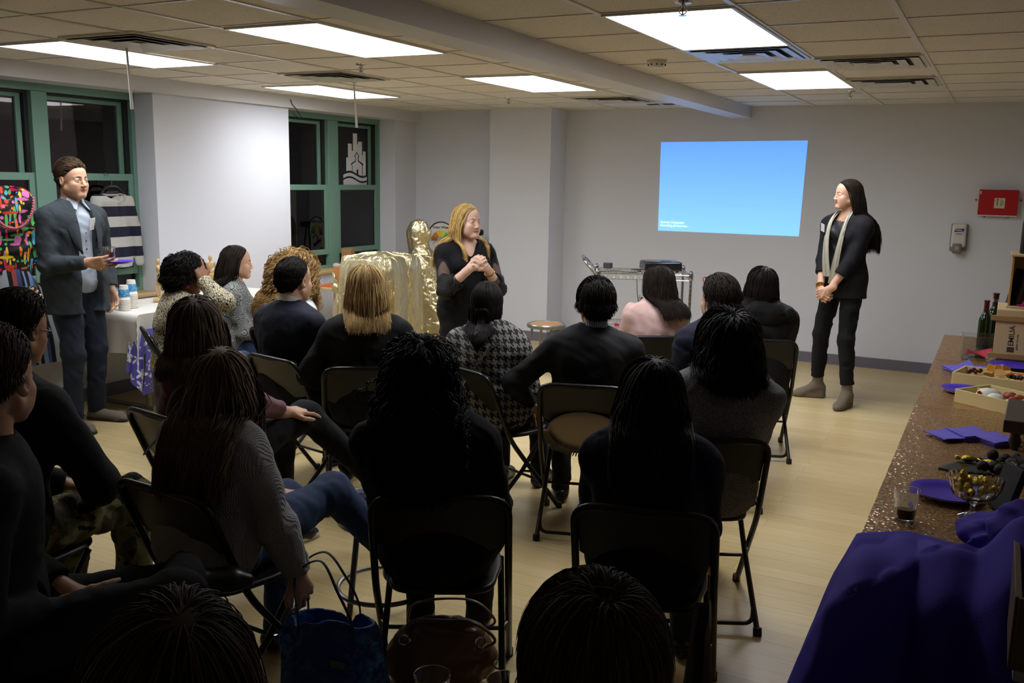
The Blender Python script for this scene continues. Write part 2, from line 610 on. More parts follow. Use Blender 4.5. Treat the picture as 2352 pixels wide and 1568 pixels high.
def window(n, y0, y1, ymid, mw, zm):
    w = struct(thing('window_%d' % n, None, None, (XW, (y0 + y1) / 2, .77)))
    ox, oy, oz = -XW, -(y0 + y1) / 2, -.77
    def part(name, boxes, mt, parent=w, bev=.003):
        b = MB()
        for (xa, xb, ya, yb, za, zb) in boxes:
            b.box(((xa + xb) / 2 + ox, (ya + yb) / 2 + oy, (za + zb) / 2 + oz), (xb - xa, yb - ya, zb - za))
        return b.build(name, mt, parent, bev, smooth=False)
    zt, zb = 2.375, .77
    part('frame', [(XW - .1, XW + .04, y0, y0 + .035, zb, zt), (XW - .1, XW + .04, y1 - .035, y1, zb, zt), (XW - .1, XW + .039, y0 + .035, y1 - .035, zt - .055, zt), (XW - .1, XW + .05, y0 + .035, y1 - .035, zb, zb + .03)], m_green)
    part('mullion', [(XW - .1, XW + .045, ymid - mw / 2, ymid + mw / 2, zb + .031, zt - .056)], m_green)
    part('track', [(XW - .09, XW + .0, ymid - mw / 2 - .03, ymid - mw / 2, zm, zt - .05), (XW - .09, XW, y1 - .07, y1 - .035, zm, zt - .05), (XW - .09, XW - .005, y0, y1, zt - .075, zt - .05)], m_gdark)
    for ya, yb in ((y0 + .035, ymid - mw / 2), (ymid + mw / 2, y1 - .035)):
        for (z0, z1, xx, r, rb, rt) in ((zm - .005, zt - .07, XW - .05, .042, .03, .035), (.915, zm + .03, XW + .01, .045, .055, .055)):
            yc, yd = (ya, yb) if z0 < 1.2 else (ya + .012, yb - .035)
            sh = part('sash', [(xx - .02, xx + .02, yc, yc + r, z0, z1), (xx - .02, xx + .02, yd - r, yd, z0, z1), (xx - .019, xx + .019, yc + r, yd - r, z0, z0 + rb), (xx - .019, xx + .019, yc + r, yd - r, z1 - rt, z1)], m_green)
            part('pane', [(xx - .003, xx + .003, yc + .03, yd - .03, z0 + .02, z1 - .02)], m_pane, sh, 0)
        part('pane', [(XW - .013, XW - .007, ya, yb, .8, .925)], m_pane, bev=0)
    part('window_sill', [(XW - .1, XL + .02, y0, y1, .745, .772)], mat('sill_wood', 'b89a6a', .5, var=(8, .15)))
window(1, WA, WB, 4.685, .13, 1.70)
window(2, WC, WD, 8.12, .17, 1.62)
# school-and-skyline decal on the far upper pane
dec = MB()
Rd = np.array([[0, 0, 1.], [1, 0, 0], [0, 1, 0]])          # local xy -> wall yz
ly, lz, S, SZ = 8.40, 1.622, .43 / .59, .586 / 1.24
def dd(poly): dec.prism([(ly + x * S, lz + y * SZ) for x, y in poly], .001, (XW - .044, 0, 0), Rd)
def wave(x, o): return o + .055 * math.sin((x - .02) / .59 * 2 * PI * .92 + .25) - .02 * (x - .3)
NX = [i * .59 / 20 for i in range(21)]
dd([(0, 0), (.59, 0)] + [(x, wave(x, .155)) for x in reversed(NX)])
dd([(x, wave(x, .2)) for x in NX] + [(x, wave(x, .275)) for x in reversed(NX)])
def lower(a, b): return [(x, wave(x, .325)) for x in np.linspace(a, b, 6)]
dd(lower(.075, .215) + [(.215, .50), (.19, .515), (.195, .55), (.30, .62), (.30, .70), (.28, .71), (.28, .73), (.335, .815), (.345, .84), (.24, .84), (.24, .84), (.215, .84), (.215, 1.0), (.12, 1.0), (.12, .68), (.075, .68)])
dd(lower(.485, .565) + [(.565, .84), (.495, .84), (.495, .75), (.475, .75), (.475, 1.06), (.375, 1.06), (.375, 1.0), (.35, 1.0), (.35, 1.24), (.245, 1.24), (.245, .84), (.345, .84), (.345, .815), (.40, .73), (.40, .71), (.385, .70), (.385, .62), (.50, .55), (.505, .515), (.485, .50)])
dd(lower(.23, .33) + [(.33, .41), (.375, .41)] + [(x, wave(x, .325)) for x in (.375, .42, .47)] + [(.47, .50), (.47, .525), (.365, .60), (.365, .69), (.38, .73), (.34, .79), (.30, .73), (.315, .69), (.315, .60), (.21, .525), (.23, .50)])
o = dec.build('window_decal', mat('white_vinyl', 'd9dbdd', .6), smooth=False)
tag(o, 'white skyline and schoolhouse decal stuck on the upper pane of the far window', 'decal')

# ------------------------------------------------------------------ ceiling fittings
def f_diff(nt):                                       # prismatic lens: throws most of its light downwards
    ge = nt.add('ShaderNodeNewGeometry')
    dt = nt.add('ShaderNodeVectorMath', operation='DOT_PRODUCT')
    nt.link(ge.outputs['Incoming'], dt.inputs[0]); nt.link(ge.outputs['True Normal'], dt.inputs[1])
    b = nt.n['Principled BSDF']
    b.inputs['Emission Color'].default_value = lin('f8f9fe')
    nt.link(nt.math('MULTIPLY', nt.math('MULTIPLY_ADD', nt.math('ABSOLUTE', dt.outputs['Value']), .85, .15), PANEL_LIGHT), b.inputs['Emission Strength'])
    return None
m_diff = mat('lamp_diffuser', 'f8f9fe', .5, fn=f_diff)
m_white = mat('white_metal', 'd9d6ce', .35)
m_vent = mat('vent_metal', 'cfcabc', .25, spec=.6)
m_dark = mat('vent_inside', '2b2a26', .8)
m_chrome = mat('chrome', 'c8c8cc', .12, 1.)
m_black = mat('black_plastic', '151516', .4)
LIGHTS = [(-1.395, 4.715, 'large lit ceiling panel nearest the camera, right of the beam'), (-1.395, 7.16, 'lit ceiling panel right of the beam, above the standing woman by the wall'),
          (-3.345, 4.38, 'lit ceiling panel just left of the beam, in the nearer row'), (-3.365, 6.82, 'lit ceiling panel left of the beam, towards the pillar'),
          (-5.17, 4.36, 'lit ceiling panel at the left edge, above the man in the grey blazer'), (-5.42, 6.95, 'lit ceiling panel over the gap between the two windows')]
l0 = None
for x, y, lb in LIGHTS:
    if l0 is None:
        l0 = thing('ceiling_light', lb, 'ceiling light', (x, y, ZC), 0, 'square lit ceiling panels')
        f = MB()
        for c, d in (((0, .597, -.006), (.605, .016, .014)), ((0, -.597, -.006), (.605, .016, .014)), ((.295, 0, -.006), (.016, 1.18, .014)), ((-.295, 0, -.006), (.016, 1.18, .014))): f.box(c, d)
        f.build('frame', m_white, l0, smooth=False)
        MB().box((0, 0, -.006), (.574, 1.178, .006)).build('diffuser', m_diff, l0, smooth=False)
    else:
        dup(l0, (x, y, ZC), 0, lb)
VENTS = [(-4.5, 3.98, 'square ceiling vent beside the lit panel at the left edge'), (-4.58, 5.88, 'square ceiling vent with a white pull rod hanging by its edge'),
         (-1.395, 5.63, 'square ceiling vent between the two lit panels right of the beam'), (-.785, 6.26, 'nearer of the two square vents at the upper right'),
         (-.785, 7.5, 'farther of the two square vents at the upper right'), (-3.3, 8.35, 'small far vent near the pillar, left of the beam')]
v0 = None
for x, y, lb in VENTS:
    if v0 is None:
        v0 = thing('ceiling_vent', lb, 'vent', (x, y, ZC), 0, 'square ceiling vents')
        MB().box((0, 0, -.004), (.56, .56, .004)).build('backing', m_dark, v0, smooth=False)
        f = MB()
        for k in range(4):
            f.prism([(-.3, -.3), (.3, -.3), (.27, -.27), (-.27, -.27)], .012, (0, 0, -.013), rotm(z=k * PI / 2))
        f.build('frame', m_vent, v0, smooth=False)
        for a, b in ((.215, .268), (.135, .188), (.04, .108)):
            f = MB()
            for k in range(4):
                R = rotm(z=k * PI / 2)
                V = np.array([(-a, -a, -.008), (a, -a, -.008), (b, -b, -.020), (-b, -b, -.020), (-b - .008, -b - .008, -.020), (b + .008, -b - .008, -.020)]) @ R.T
                f.mesh(V, [(0, 1, 2, 3), (3, 2, 5, 4)]).mesh(V + (0, 0, .0015), [(0, 3, 2, 1), (3, 4, 5, 2)])
            f.build('louver', m_vent, v0, smooth=False)
    else:
        dup(v0, (x, y, ZC), 0, lb)
SPR = [(-1.27, 3.97, 'ceiling sprinkler in front of the large lit panel nearest the camera'), (-3.93, 5.33, 'ceiling sprinkler beside the vent left of the beam'),
       (-4.18, 7.95, 'ceiling sprinkler in front of the pillar'), (-1.18, 8.15, 'ceiling sprinkler just behind the far right lit panel')]
s0 = None
for x, y, lb in SPR:
    if s0 is None:
        s0 = thing('fire_sprinkler', lb, 'sprinkler', (x, y, ZC), 0, 'ceiling sprinklers')
        MB().lathe([(.0, 0), (.04, 0), (.036, -.006), (.012, -.01), (0, -.01)][::-1], n=20).build('escutcheon', m_chrome, s0)
        b = MB().tube([(0, 0, -.008), (0, 0, -.02)], .008)
        for sx in (-1, 1): b.tube(spline([(sx * .008, 0, -.018), (sx * .016, 0, -.03), (sx * .013, 0, -.045), (0, 0, -.052)], 4), .0025, 6)
        b.lathe([(.0, -.057), (.018, -.057), (.018, -.055), (0, -.055)], n=12)
        b.build('head', m_chrome, s0)
        MB().tube([(0, 0, -.02), (0, 0, -.05)], .003, 6).build('bulb', mat('sprinkler_bulb', 'b03020', .2), s0)
    else:
        dup(s0, (x, y, ZC), 0, lb)
for x, y, lb, r in ((-2.0, 5.78, 'round white smoke detector right of the beam', .062), (-2.76, 6.02, 'small vented detector beside the beam, left of it', .05)):
    t = thing('smoke_detector', lb, 'smoke detector', (x, y, ZC))
    MB().lathe([(0, -.045), (r * .6, -.045), (r * .85, -.03), (r, -.012), (r, 0), (0, 0)], n=28).build('housing', m_white, t, sharp=.5)
    g = MB()
    for k in range(10): g.box((r * .84 * math.cos(k * .628), r * .84 * math.sin(k * .628), -.029), (.012, .008, .008), rotm(z=k * .628))
    g.build('slots', m_dark, t)
for x, y, lb, L in ((-4.74, 4.1, 'white pull rod hanging from the ceiling in front of the near window', .37), (-4.70, 6.28, 'white pull rod hanging from the ceiling in front of the far window', .36)):
    t = thing('pull_rod', lb, 'rod', (x, y, ZC))
    MB().tube([(0, 0, -.0), (.002, 0, -.06), (.012, 0, -.2), (.022, 0, -L)], [.007, .007, .008, .010], 8).build('rod', mat('white_plastic', 'dcdad4', .4), t)
    MB().box((0, 0, -.006), (.03, .03, .012)).build('hook', m_white, t)
o = MB().tube(spline([(-6.09, 7.15, 2.45), (-6.085, 7.16, 2.41), (-6.09, 7.22, 2.37), (-6.13, 7.33, 2.31), (-6.14, 7.36, 2.29), (-6.13, 7.28, 2.3), (-6.12, 7.2, 2.325)], 6), .004, 6).build('loose_wire', m_black)
tag(o, 'thin black wire dangling from the soffit at the far window', 'wire')

# ------------------------------------------------------------------ on the projector wall
def f_projected_glow(nt):
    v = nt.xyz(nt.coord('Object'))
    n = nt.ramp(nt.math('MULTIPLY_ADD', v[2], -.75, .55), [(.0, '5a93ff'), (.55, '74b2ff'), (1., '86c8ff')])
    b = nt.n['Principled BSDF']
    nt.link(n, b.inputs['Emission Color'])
    b.inputs['Emission Strength'].default_value = 1.0 * PROJECTED_GLOW
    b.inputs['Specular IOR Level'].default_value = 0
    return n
t = thing('projected_picture', 'glowing blue projected picture on the back wall', 'projection', (-2.49, YB - .001, 1.7))  # projector light put in as emission of a thin panel on the wall
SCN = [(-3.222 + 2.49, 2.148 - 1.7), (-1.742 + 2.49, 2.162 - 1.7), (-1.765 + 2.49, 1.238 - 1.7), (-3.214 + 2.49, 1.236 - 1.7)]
MB().mesh([(x, 0, z) for x, z in SCN] + [(x, .0009, z) for x, z in SCN], [(3, 2, 1, 0), (4, 5, 6, 7)]).build('picture', mat('projected_blue', '74b2ff', .9, fn=f_projected_glow), t, smooth=False)
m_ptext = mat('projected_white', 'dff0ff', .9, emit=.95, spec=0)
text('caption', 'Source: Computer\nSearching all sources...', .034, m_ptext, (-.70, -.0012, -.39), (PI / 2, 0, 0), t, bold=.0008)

t = thing('red_box', 'red metal box with a cream sticker mounted on the back wall', 'box', (-.048, YB, 1.615))
MB().box((0, -.035, 0), (.315, .07, .225)).build('housing', mat('red_enamel', 'b0181c', .4), t, .006)
MB().box((0, -.0335, -.116), (.31, .065, .012)).build('rail', m_white, t, .003)
s = MB().box((.012, -.0712, -.005), (.085, .001, .09)).build('sticker', mat('cream_paper', 'cfc9ac', .7), t)
text('print', '\u2022 ABCDEF', .016, m_black, (-.004, -.0719, -.033), (PI / 2, -PI / 2, 0), s, bold=.0006).data.name = 'print'
b = MB()
for k in range(3): b.box((.022 + .009 * k, -.0719, -.003), (.0025, .0005, .06 - .01 * k))
b.build('small_print', m_black, s)
MB().box((-.145, -.0712, .085), (.012, .001, .028)).build('tab', m_white, t)
b = MB()
for x, z in ((-.18, .02), (.18, .02), (-.1, -.126), (.09, -.126)): b.box((x, -.008, z), (.014, .016, .012))
b.build('bracket', m_chrome, t)

t = thing('hand_sanitizer_dispenser', 'white and grey hand sanitizer dispenser on the back wall', 'dispenser', (-.338, YB, 1.29))
o = MB().box((0, -.045, .02), (.125, .09, .215), taper=.93).build('housing', mat('dispenser_white', 'cdccc6', .25), t, .02, seg=4)
MB().box((0, -.012, .0), (.145, .024, .25)).build('backplate', mat('dispenser_grey', '85857e', .4), t, .014, seg=3)
MB().box((-.005, -.055, -.095), (.082, .10, .09)).build('push_bar', mat('dispenser_grey2', '787870', .35), t, .016, seg=4)
MB().box((-.005, -.106, -.092), (.035, .004, .035)).build('emblem', mat('dispenser_mid', '9a9a92', .4), t, .004)
lb = MB().mesh([(-.04, -.0925, .053), (.035, -.0925, .058), (.042, -.0925, .084), (-.03, -.0925, .081)], [(0, 1, 2, 3)]).build('badge', mat('badge_blue', '1d1c6e', .4), t, smooth=False)
text('badge_print', 'PURELL', .018, m_white, (0, -.0931, .069), (PI / 2, 0, 0), lb, align='CENTER', bold=.0006)
text('badge_small', 'ADVANCED\nHAND SANITIZER', .007, mat('badge_violet', '6c66b0', .5), (0, -.0927, .035), (PI / 2, 0, 0), t, align='CENTER', bold=.0003)
o = MB().box((.335, 5.42, 2.275), (.2, .3, .14)).build('blue_box', mat('blue_plastic', '1a2a8c', .35), bevel=.01)
tag(o, 'blue plastic box hanging from the ceiling at the right edge', 'box')
# ------------------------------------------------------------------ folding chairs
m_chair = mat('chair_black_steel', '1b1b1b', .32, .2)
m_chairp = mat('chair_black_panel', '171615', .42, .1)
m_rub = mat('black_rubber', '0d0d0d', .7)
def make_chair(label):
    t = thing('folding_chair', label, 'chair', group='black folding chairs of the audience')
    side = lambda s: [(s * .228, .235, .012), (s * .218, -.10, .43), (s * .212, -.235, .745)]
    p = bent(side(-1)[:2] + [(-.212, -.25, .78), (.212, -.25, .78)] + side(1)[:2][::-1], .075, 7)
    MB().tube(p, .0125, 10).build('frame', m_chair, t)
    def back(u, v):
        x = (u - .5) * .405
        k = 1 - (2 * u - 1) ** 2
        z = (.60 - .035 * k ** .6) * (1 - v) + .772 * v
        y = -.10 - (z - .43) * .43 - .022 * k + .006
        return (x, y, z)
    MB().sheet(back, 16, 8, .010).build('backrest', m_chairp, t)
    out = []
    for i in range(40):
        a = 2 * PI * i / 40
        c, s = math.cos(a), math.sin(a)
        out.append((.195 * (abs(c) ** .45) * (1 if c > 0 else -1) * (1 - .07 * (s < 0)), .03 + .2 * (abs(s) ** .5) * (1 if s > 0 else -1)))
    MB().prism(out, .022, (0, 0, .425)).build('seat', m_chairp, t, .008)
    for s in (-1, 1):
        MB().tube([(s * .192, .155, .425), (s * .198, 0, .245), (s * .205, -.27, .012)], .0115, 10).build('rear_leg', m_chair, t)
        MB().tube([(s * .228, .24, .03), (s * .228, .243, 0)], .017, 10).build('foot_cap', m_rub, t)
        MB().tube([(s * .205, -.265, .03), (s * .205, -.272, 0)], .017, 10).build('foot_cap', m_rub, t)
        MB().tube([(s * .2, .0, .245), (s * .224, .06, .236)], .007, 8).build('pivot', m_chrome, t)
    MB().tube(bent([(-.202, -.19, .085), (-.19, -.24, .035), (.19, -.24, .035), (.202, -.19, .085)], .05, 5), .009, 8).build('rear_brace', m_chair, t)
    MB().tube([(-.222, .10, .18), (.222, .10, .18)], .008, 8).build('front_brace', m_chair, t)
    return t
# (back centre x, y, turn) of every chair -> the spot under its seat
def seat_at(x, y, rz, d=.235):
    return (x - math.sin(rz) * d, y + math.cos(rz) * d, rz)
CH = {
    'curly': (*seat_at(-1.457, 2.36, .488), 'folding chair under the person with big black curls, nearest the camera in the middle'),
    'navy': (*seat_at(-.87, 2.572, .244), 'folding chair under the person in the dark navy top, right of the middle front chair'),
    'knit': (*seat_at(-2.234, 1.985, -.08), 'folding chair under the person in the grey knit jumper'),
    'tweed': (*seat_at(-.90, 3.447, .45), 'folding chair under the person in the grey tweed jumper, a purple plate on its seat'),
    'blazer': (*seat_at(-1.70, 4.05, .3), 'folding chair under the black-haired man, a beige ribbed cushion on its seat'),
    'pink': (*seat_at(-1.878, 5.60, .55), 'folding chair behind the person in the pale pink blouse'),
    'coat': (*seat_at(-1.26, 5.87, .35), 'folding chair at the right end of the front row, under the black coat'),
    'suit': (*seat_at(-3.40, 3.80, -.2), 'folding chair under the balding man in the navy suit'),
    'blonde': (*seat_at(-2.825, 3.845, .6), 'folding chair under the person with the straight blonde bob'),
    'check': (*seat_at(-2.38, 4.087, -.4), 'folding chair under the person in the houndstooth jacket'),
    'wine': (-2.93, 2.86, -.18, 'folding chair under the person in burgundy velvet'),
    'camo': (-2.95, 1.95, .1, 'folding chair under the person in camouflage trousers'),
    'blouse': (-4.50, 4.25, -.6, 'folding chair hidden behind the person with curly dark hair and glasses'),
    'fan': (-4.72, 4.98, -.8, 'folding chair under the person in the grey fan-pattern top'),
    'frizz': (-3.98, 4.72, -.2, 'folding chair in front of the balding man, under the person with blonde frizz'),
    'clip': (-1.33, 5.0, .6, 'folding chair under the person with the silver hair clip'),
    'left': (-2.24, 1.50, -.6, 'folding chair under the man in black at the left edge'),
    'headl': (-.86, .76, .5, 'folding chair under the brown-haired head at the bottom left'),
    'headm': (-.445, 1.12, .42, 'folding chair under the brown-haired head at the bottom middle'),
}
c0 = None
for k, (x, y, rz, lb) in CH.items():
    if c0 is None:
        c0 = make_chair(lb); c0.location = (x, y, 0); c0.rotation_euler = (0, 0, rz)
    else:
        dup(c0, (x, y, 0), rz, lb)

# ------------------------------------------------------------------ stools
m_gsteel = mat('grey_stool_steel', '8b8b86', .3, .7)
m_hard = mat('hardboard', 'a97f57', .5, var=(40, .15))
def make_stool(label):
    t = thing('metal_stool', label, 'stool')
    MB().lathe([(.0, .425), (.165, .425), (.178, .432), (.178, .455), (.170, .463), (.150, .462), (.146, .455), (0, .455)], n=40).build('seat_rim', m_gsteel, t, sharp=.6)
    MB().lathe([(.0, .452), (.147, .452), (.147, .459), (0, .459)], n=40).build('seat_board', m_hard, t, sharp=.5)
    for k in range(4):
        a = PI / 4 + k * PI / 2
        MB().tube([(.135 * math.cos(a), .135 * math.sin(a), .43), (.195 * math.cos(a), .195 * math.sin(a), 0)], .012, 10).build('leg', m_gsteel, t)
    MB().tube([(.178 * math.cos(a), .178 * math.sin(a), .16) for a in np.linspace(0, 2 * PI, 40)[:-1]], .0095, 8, closed=True).build('foot_ring', m_gsteel, t)
    return t
st = make_stool('round grey steel stool standing empty in front of the pillar')
st.location = (-3.58, 7.62, 0)
dup(st, (-2.03, 2.87, 0), .6, 'round grey steel stool beside the curly-haired person, a paper cup on it')
dup(st, (-1.03, 1.76, 0), .2, 'stool at the bottom edge of the photo, under the clear cups')

# ------------------------------------------------------------------ cups and plates
m_clear = mat('clear_plastic', 'f2f2ee', .03, trans=1., ior=1.35)
m_wine = mat('red_wine', '24060a', .05, trans=.3)
m_purple = mat('purple_plastic', '4a36c0', .25)
m_pnap = mat('purple_paper', '6a5fc2', .85)
m_kraft = mat('plate_back', 'b59d80', .7)
def clear_cup(label, loc, rz=0, fill=None, s=1., fm=None):
    t = thing('plastic_cup', label, 'cup', loc, rz)
    pr = [(0, .002), (.026, .002), (.028, .004), (.038, .092), (.040, .094), (.0385, .094), (.0365, .09), (.0268, .006), (0, .005)]
    MB().lathe([(a * s, b * s) for a, b in pr], n=28).build('cup', m_clear, t, sharp=.8)
    if fill:
        r = .0262 + fill * .098
        MB().lathe([(0, .0065 * s), (.0262 * s, .0065 * s), (r * s, fill * s), (0, fill * s)], n=28).build('drink', fm or m_wine, t, sharp=.8)
    return t
def plate(label, loc, R=None, r=.115, back=m_purple):
    t = thing('plastic_plate', label, 'plate', loc)
    if R: t.rotation_euler = R
    k = r / .115
    MB().lathe([(0, .003), (.072 * k, .003), (.085 * k, .009), (.112 * k, .018), (.115 * k, .0175), (.112 * k, .0155), (.086 * k, .0065), (.07 * k, 0.0), (0, 0.0)][::-1], n=40).build('plate', m_purple, t, sharp=.9)
    if back is not m_purple:
        MB().lathe([(.0, -.003), (.07 * k, -.003), (.087 * k, .003), (.113 * k, .0125), (.1128 * k, .0145), (.086 * k, .0055), (.07 * k, -.0005), (0, -.0005)], n=40).build('underside', back, t, sharp=.9)
    return t
def napkins(label, loc, rz, n=1, s=.125, curl=.01, seed=0):
    t = thing('paper_napkin', label, 'napkin', loc, rz)
    rg = random.Random(seed)
    for i in range(n):
        a, b, h = rg.uniform(-.03, .03), rg.uniform(-.006, .006), .004 * i
        def f(u, v, a=a, b=b, h=h):
            x, y = (u - .5) * s, (v - .5) * s
            z = h + .004 + curl * max(0, u + v - 1.2) ** 2 * 3 + .0015 * math.sin(7 * u + 3 * v + i)
            return (x * math.cos(a) - y * math.sin(a) + b, x * math.sin(a) + y * math.cos(a) + b, z)
        MB().sheet(f, 8, 8, .0035).build('ply' if n > 1 else 'sheet', m_pnap, t)
    return t

# ------------------------------------------------------------------ the long sequin table on the right
TZ = .752
def f_seq(nt):
    v = nt.coord()
    vo = nt.voro(v, 190)
    wn = nt.add('ShaderNodeTexWhiteNoise'); nt.link(vo['Position'], wn.inputs[0])
    ge = nt.add('ShaderNodeNewGeometry')
    sub = nt.add('ShaderNodeVectorMath', operation='SUBTRACT'); nt.link(wn.outputs['Color'], sub.inputs[0]); sub.inputs[1].default_value = (.5, .5, .5)
    sc = nt.add('ShaderNodeVectorMath', operation='SCALE'); nt.link(sub.outputs[0], sc.inputs[0]); sc.inputs['Scale'].default_value = .5
    ad = nt.add('ShaderNodeVectorMath', operation='ADD'); nt.link(ge.outputs['Normal'], ad.inputs[0]); nt.link(sc.outputs[0], ad.inputs[1])
    nn = nt.add('ShaderNodeVectorMath', operation='NORMALIZE'); nt.link(ad.outputs[0], nn.inputs[0])
    nt.link(nn.outputs[0], nt.n['Principled BSDF'].inputs['Normal'])
    return nt.mix(wn.outputs['Value'], (*lin('98734c')[:3], 1), (*lin('c09a6c')[:3], 1))
m_seq = mat('copper_sequins', 'a87a4c', .2, .55, fn=f_seq)
TX0, TX1, TY0, TY1 = -.275, .52, 2.56, 6.98
t = thing('folding_table', 'long trestle table under the copper sequin cloth at the right', 'table', (.12, 4.77, 0))
MB().box((0, 0, .725), (.76, 4.38, .03)).build('tabletop', mat('table_laminate', '9c9a94', .5), t, .005)
for sy in (-2.1, -.8, .8, 2.1):
    for sx in (-.32, .32):
        MB().tube([(sx, sy, .71), (sx, sy, 0)], .014, 8).build('leg', m_gsteel, t)
def f_cloth(u, v):
    y = TY0 + (TY1 - TY0) * v
    W = TX1 - TX0
    d = u * (W + 1.1) - .55
    fold = .018 * math.sin(23 * y) + .010 * math.sin(51 * y + 1)
    def side(q): return q
    if d < 0:
        k = -d
        return (TX0 - .012 * min(1, k * 14) - fold * min(1, k * 2.2) * .9 - .05 * k, y, TZ - max(0, k - .012))
    if d > W:
        k = d - W
        return (TX1 + .012 * min(1, k * 14) + fold * min(1, k * 2.2), y, TZ - max(0, k - .012))
    return (TX0 + d, y, TZ + .0012 * math.sin(9 * y + 6 * d) + (.004 * math.exp(-((y - 4.62 - .1 * d) / .02) ** 2)) + (.003 * math.exp(-((y - 5.95) / .02) ** 2)))
b = MB().sheet(lambda u, v: f_cloth(u, v), 70, 260, .0)
for yy, dy in ((TY0, -1), (TY1, 1)):
    b.sheet(lambda u, v: (TX0 + (TX1 - TX0) * u, yy + dy * (.012 * min(1, 14 * v) + .02 * v * math.sin(30 * u)), TZ - .55 * v), 30, 8)
o = b.build('sequin_tablecloth', m_seq, sharp=1.2)
tag(o, 'copper sequin cloth over the long table at the right', 'tablecloth')

m_pine = mat('pine', 'cdb488', .55, var=(9, .1))
m_pine2 = mat('pine_batten', 'a8844f', .55, var=(9, .1))
# wine crates
t = thing('wine_crate', 'pale pine wine crate lettered EMILIA, standing upright on the table', 'crate', (.235, 6.2, TZ))
for i, x in enumerate((-.125, .05, .21)):
    MB().box((x - .005, -.19, .155), (.165, .012, .31)).build('plank', m_pine, t, .002)
for sx in (-.205, .295): MB().box((sx - .0, 0, .155), (.012, .38, .31)).build('side_panel', m_pine, t, .002)
MB().box((.045, 0, .006), (.49, .37, .012)).build('bottom_panel', m_pine, t, .002)
MB().box((.045, 0, .304), (.49, .37, .012)).build('top_panel', m_pine, t, .002)
for z in (.045, .262): MB().box((.03, -.203, z), (.54, .016, .03)).build('batten', m_pine2, t, .002)
m_ink = mat('crate_ink', '4a3a24', .7)
text('lettering', 'EMILIA', .040, m_ink, (-.125, -.1968, .105), (PI / 2, -PI / 2, 0), t, bold=.0005)
MB().box((-.125, -.1966, .084), (.036, .0008, .03)).build('printed_mark', m_ink, t)
text('small_lettering', 'grapes of a vine', .014, m_ink, (-.095, -.1968, .085), (PI / 2, -PI / 2, 0), t)
t = thing('wine_crate', 'open pine crate on its side, stacked on top of the lettered crate', 'crate', (.28, 6.3, TZ + .31))
MB().box((-.2, 0, .155), (.012, .34, .285)).build('side_panel', m_pine2, t, .002)
MB().box((.22, 0, .155), (.012, .34, .285)).build('side_panel', m_pine2, t, .002)
MB().box((.01, 0, .006), (.45, .36, .012)).build('bottom_panel', m_pine, t, .002)
MB().box((.01, 0, .303), (.45, .36, .012)).build('top_panel', m_pine, t, .002)
MB().box((.01, .165, .155), (.41, .01, .285)).build('back_panel', m_pine2, t, .002)
o = MB().box((.115, 6.22, TZ + .322 + .105), (.012, .12, .21), rotm(y=.22, z=.5)).build('dark_card', mat('dark_print', '2a2226', .4), bevel=.001)
tag(o, 'dark glossy card leaning inside the open crate', 'card')
o = MB().sheet(lambda u, v: (.12 + .16 * u, 6.13 + .12 * v, TZ + .3255 + .03 * math.sin(PI * u) * math.sin(PI * v) + .006 * math.sin(17 * u + 9 * v)), 14, 12, .004).build('pink_cloth', mat('hot_pink', 'c02a74', .6))
tag(o, 'crumpled hot pink cloth at the front of the open crate', 'cloth')
m_bot = mat('green_glass', '1b3312', .05, trans=.55, ior=1.5)
m_foil = mat('burgundy_foil', '5a1622', .35, .3)
BPR = [(0, 0), (.036, 0), (.0385, .006), (.0385, .17), (.036, .19), (.026, .212), (.0165, .228), (.0145, .245), (.0142, .295), (.0165, .297), (.0165, .304), (0, .304)]
def bottle(label, loc, s=1., cap=None, mt=None):
    t = thing('wine_bottle', label, 'bottle', loc)
    MB().lathe([(r * s, z * s) for r, z in BPR], n=28).build('glass', mt or m_bot, t, sharp=1.)
    MB().lathe([(0, .003), (.034, .003), (.036, .165), (0, .165)], n=24).build('wine', mat('dark_wine', '0a0305', .1), t, sharp=1.) if s == 1. else None
    MB().lathe([(.0155 * s, .24 * s), (.0152 * s, .296 * s), (.0175 * s, .298 * s), (.0175 * s, .3045 * s), (0, .305 * s)], n=24).build('foil', m_foil, t, sharp=1.)
    if cap: MB().lathe([(.018, .285), (.018, .306), (0, .3065)], n=24).build('cap', cap, t, sharp=1.)
    return t
bottle('dark green wine bottle with burgundy foil, the shorter looking one beside the crate', (-.035, 6.5, TZ))
bottle('dark wine bottle with a silver-topped neck, half behind the crate', (.012, 6.62, TZ), 1.12, m_chrome)
bottle('dark bottle on top of the open crate at the right edge of the photo', (.145, 6.24, TZ + .62), 1., None, m_black)
# square glass vase with napkin inside
t = thing('glass_vase', 'square clear glass vase holding a red napkin, in front of the wine bottles', 'vase', (-.055, 6.13, TZ), .08)
w_, h_ = .088, .135
b = MB()
for c, d in (((0, -w_, h_ / 2), (2 * w_, .006, h_)), ((0, w_, h_ / 2), (2 * w_, .006, h_)), ((-w_, 0, h_ / 2), (.006, 2 * w_, h_)), ((w_, 0, h_ / 2), (.006, 2 * w_, h_)), ((0, 0, .006), (2 * w_, 2 * w_, .012))): b.box(c, d)
b.build('glass', mat('vase_glass', 'eef2f0', .02, trans=1., ior=1.3), t, smooth=False)
o = MB().sheet(lambda u, v: (-.12 + .14 * u, 6.09 + .09 * v, TZ + .022 + .012 * math.sin(5 * u + 3 * v) + .02 * v), 12, 8, .004).build('red_napkin', mat('coral_paper', 'c0364c', .8))
tag(o, 'folded coral red napkin inside the square glass vase', 'napkin')
o = MB().ball((0, 0, .018), (.03, .028, .017), 10).ball((.02, .012, .03), (.014, .012, .012), 8).ball((-.02, -.008, .028), (.012, .014, .011), 8).build('crumpled_film', mat('cellophane', 'c9ccc6', .1, trans=.7), smooth=False)
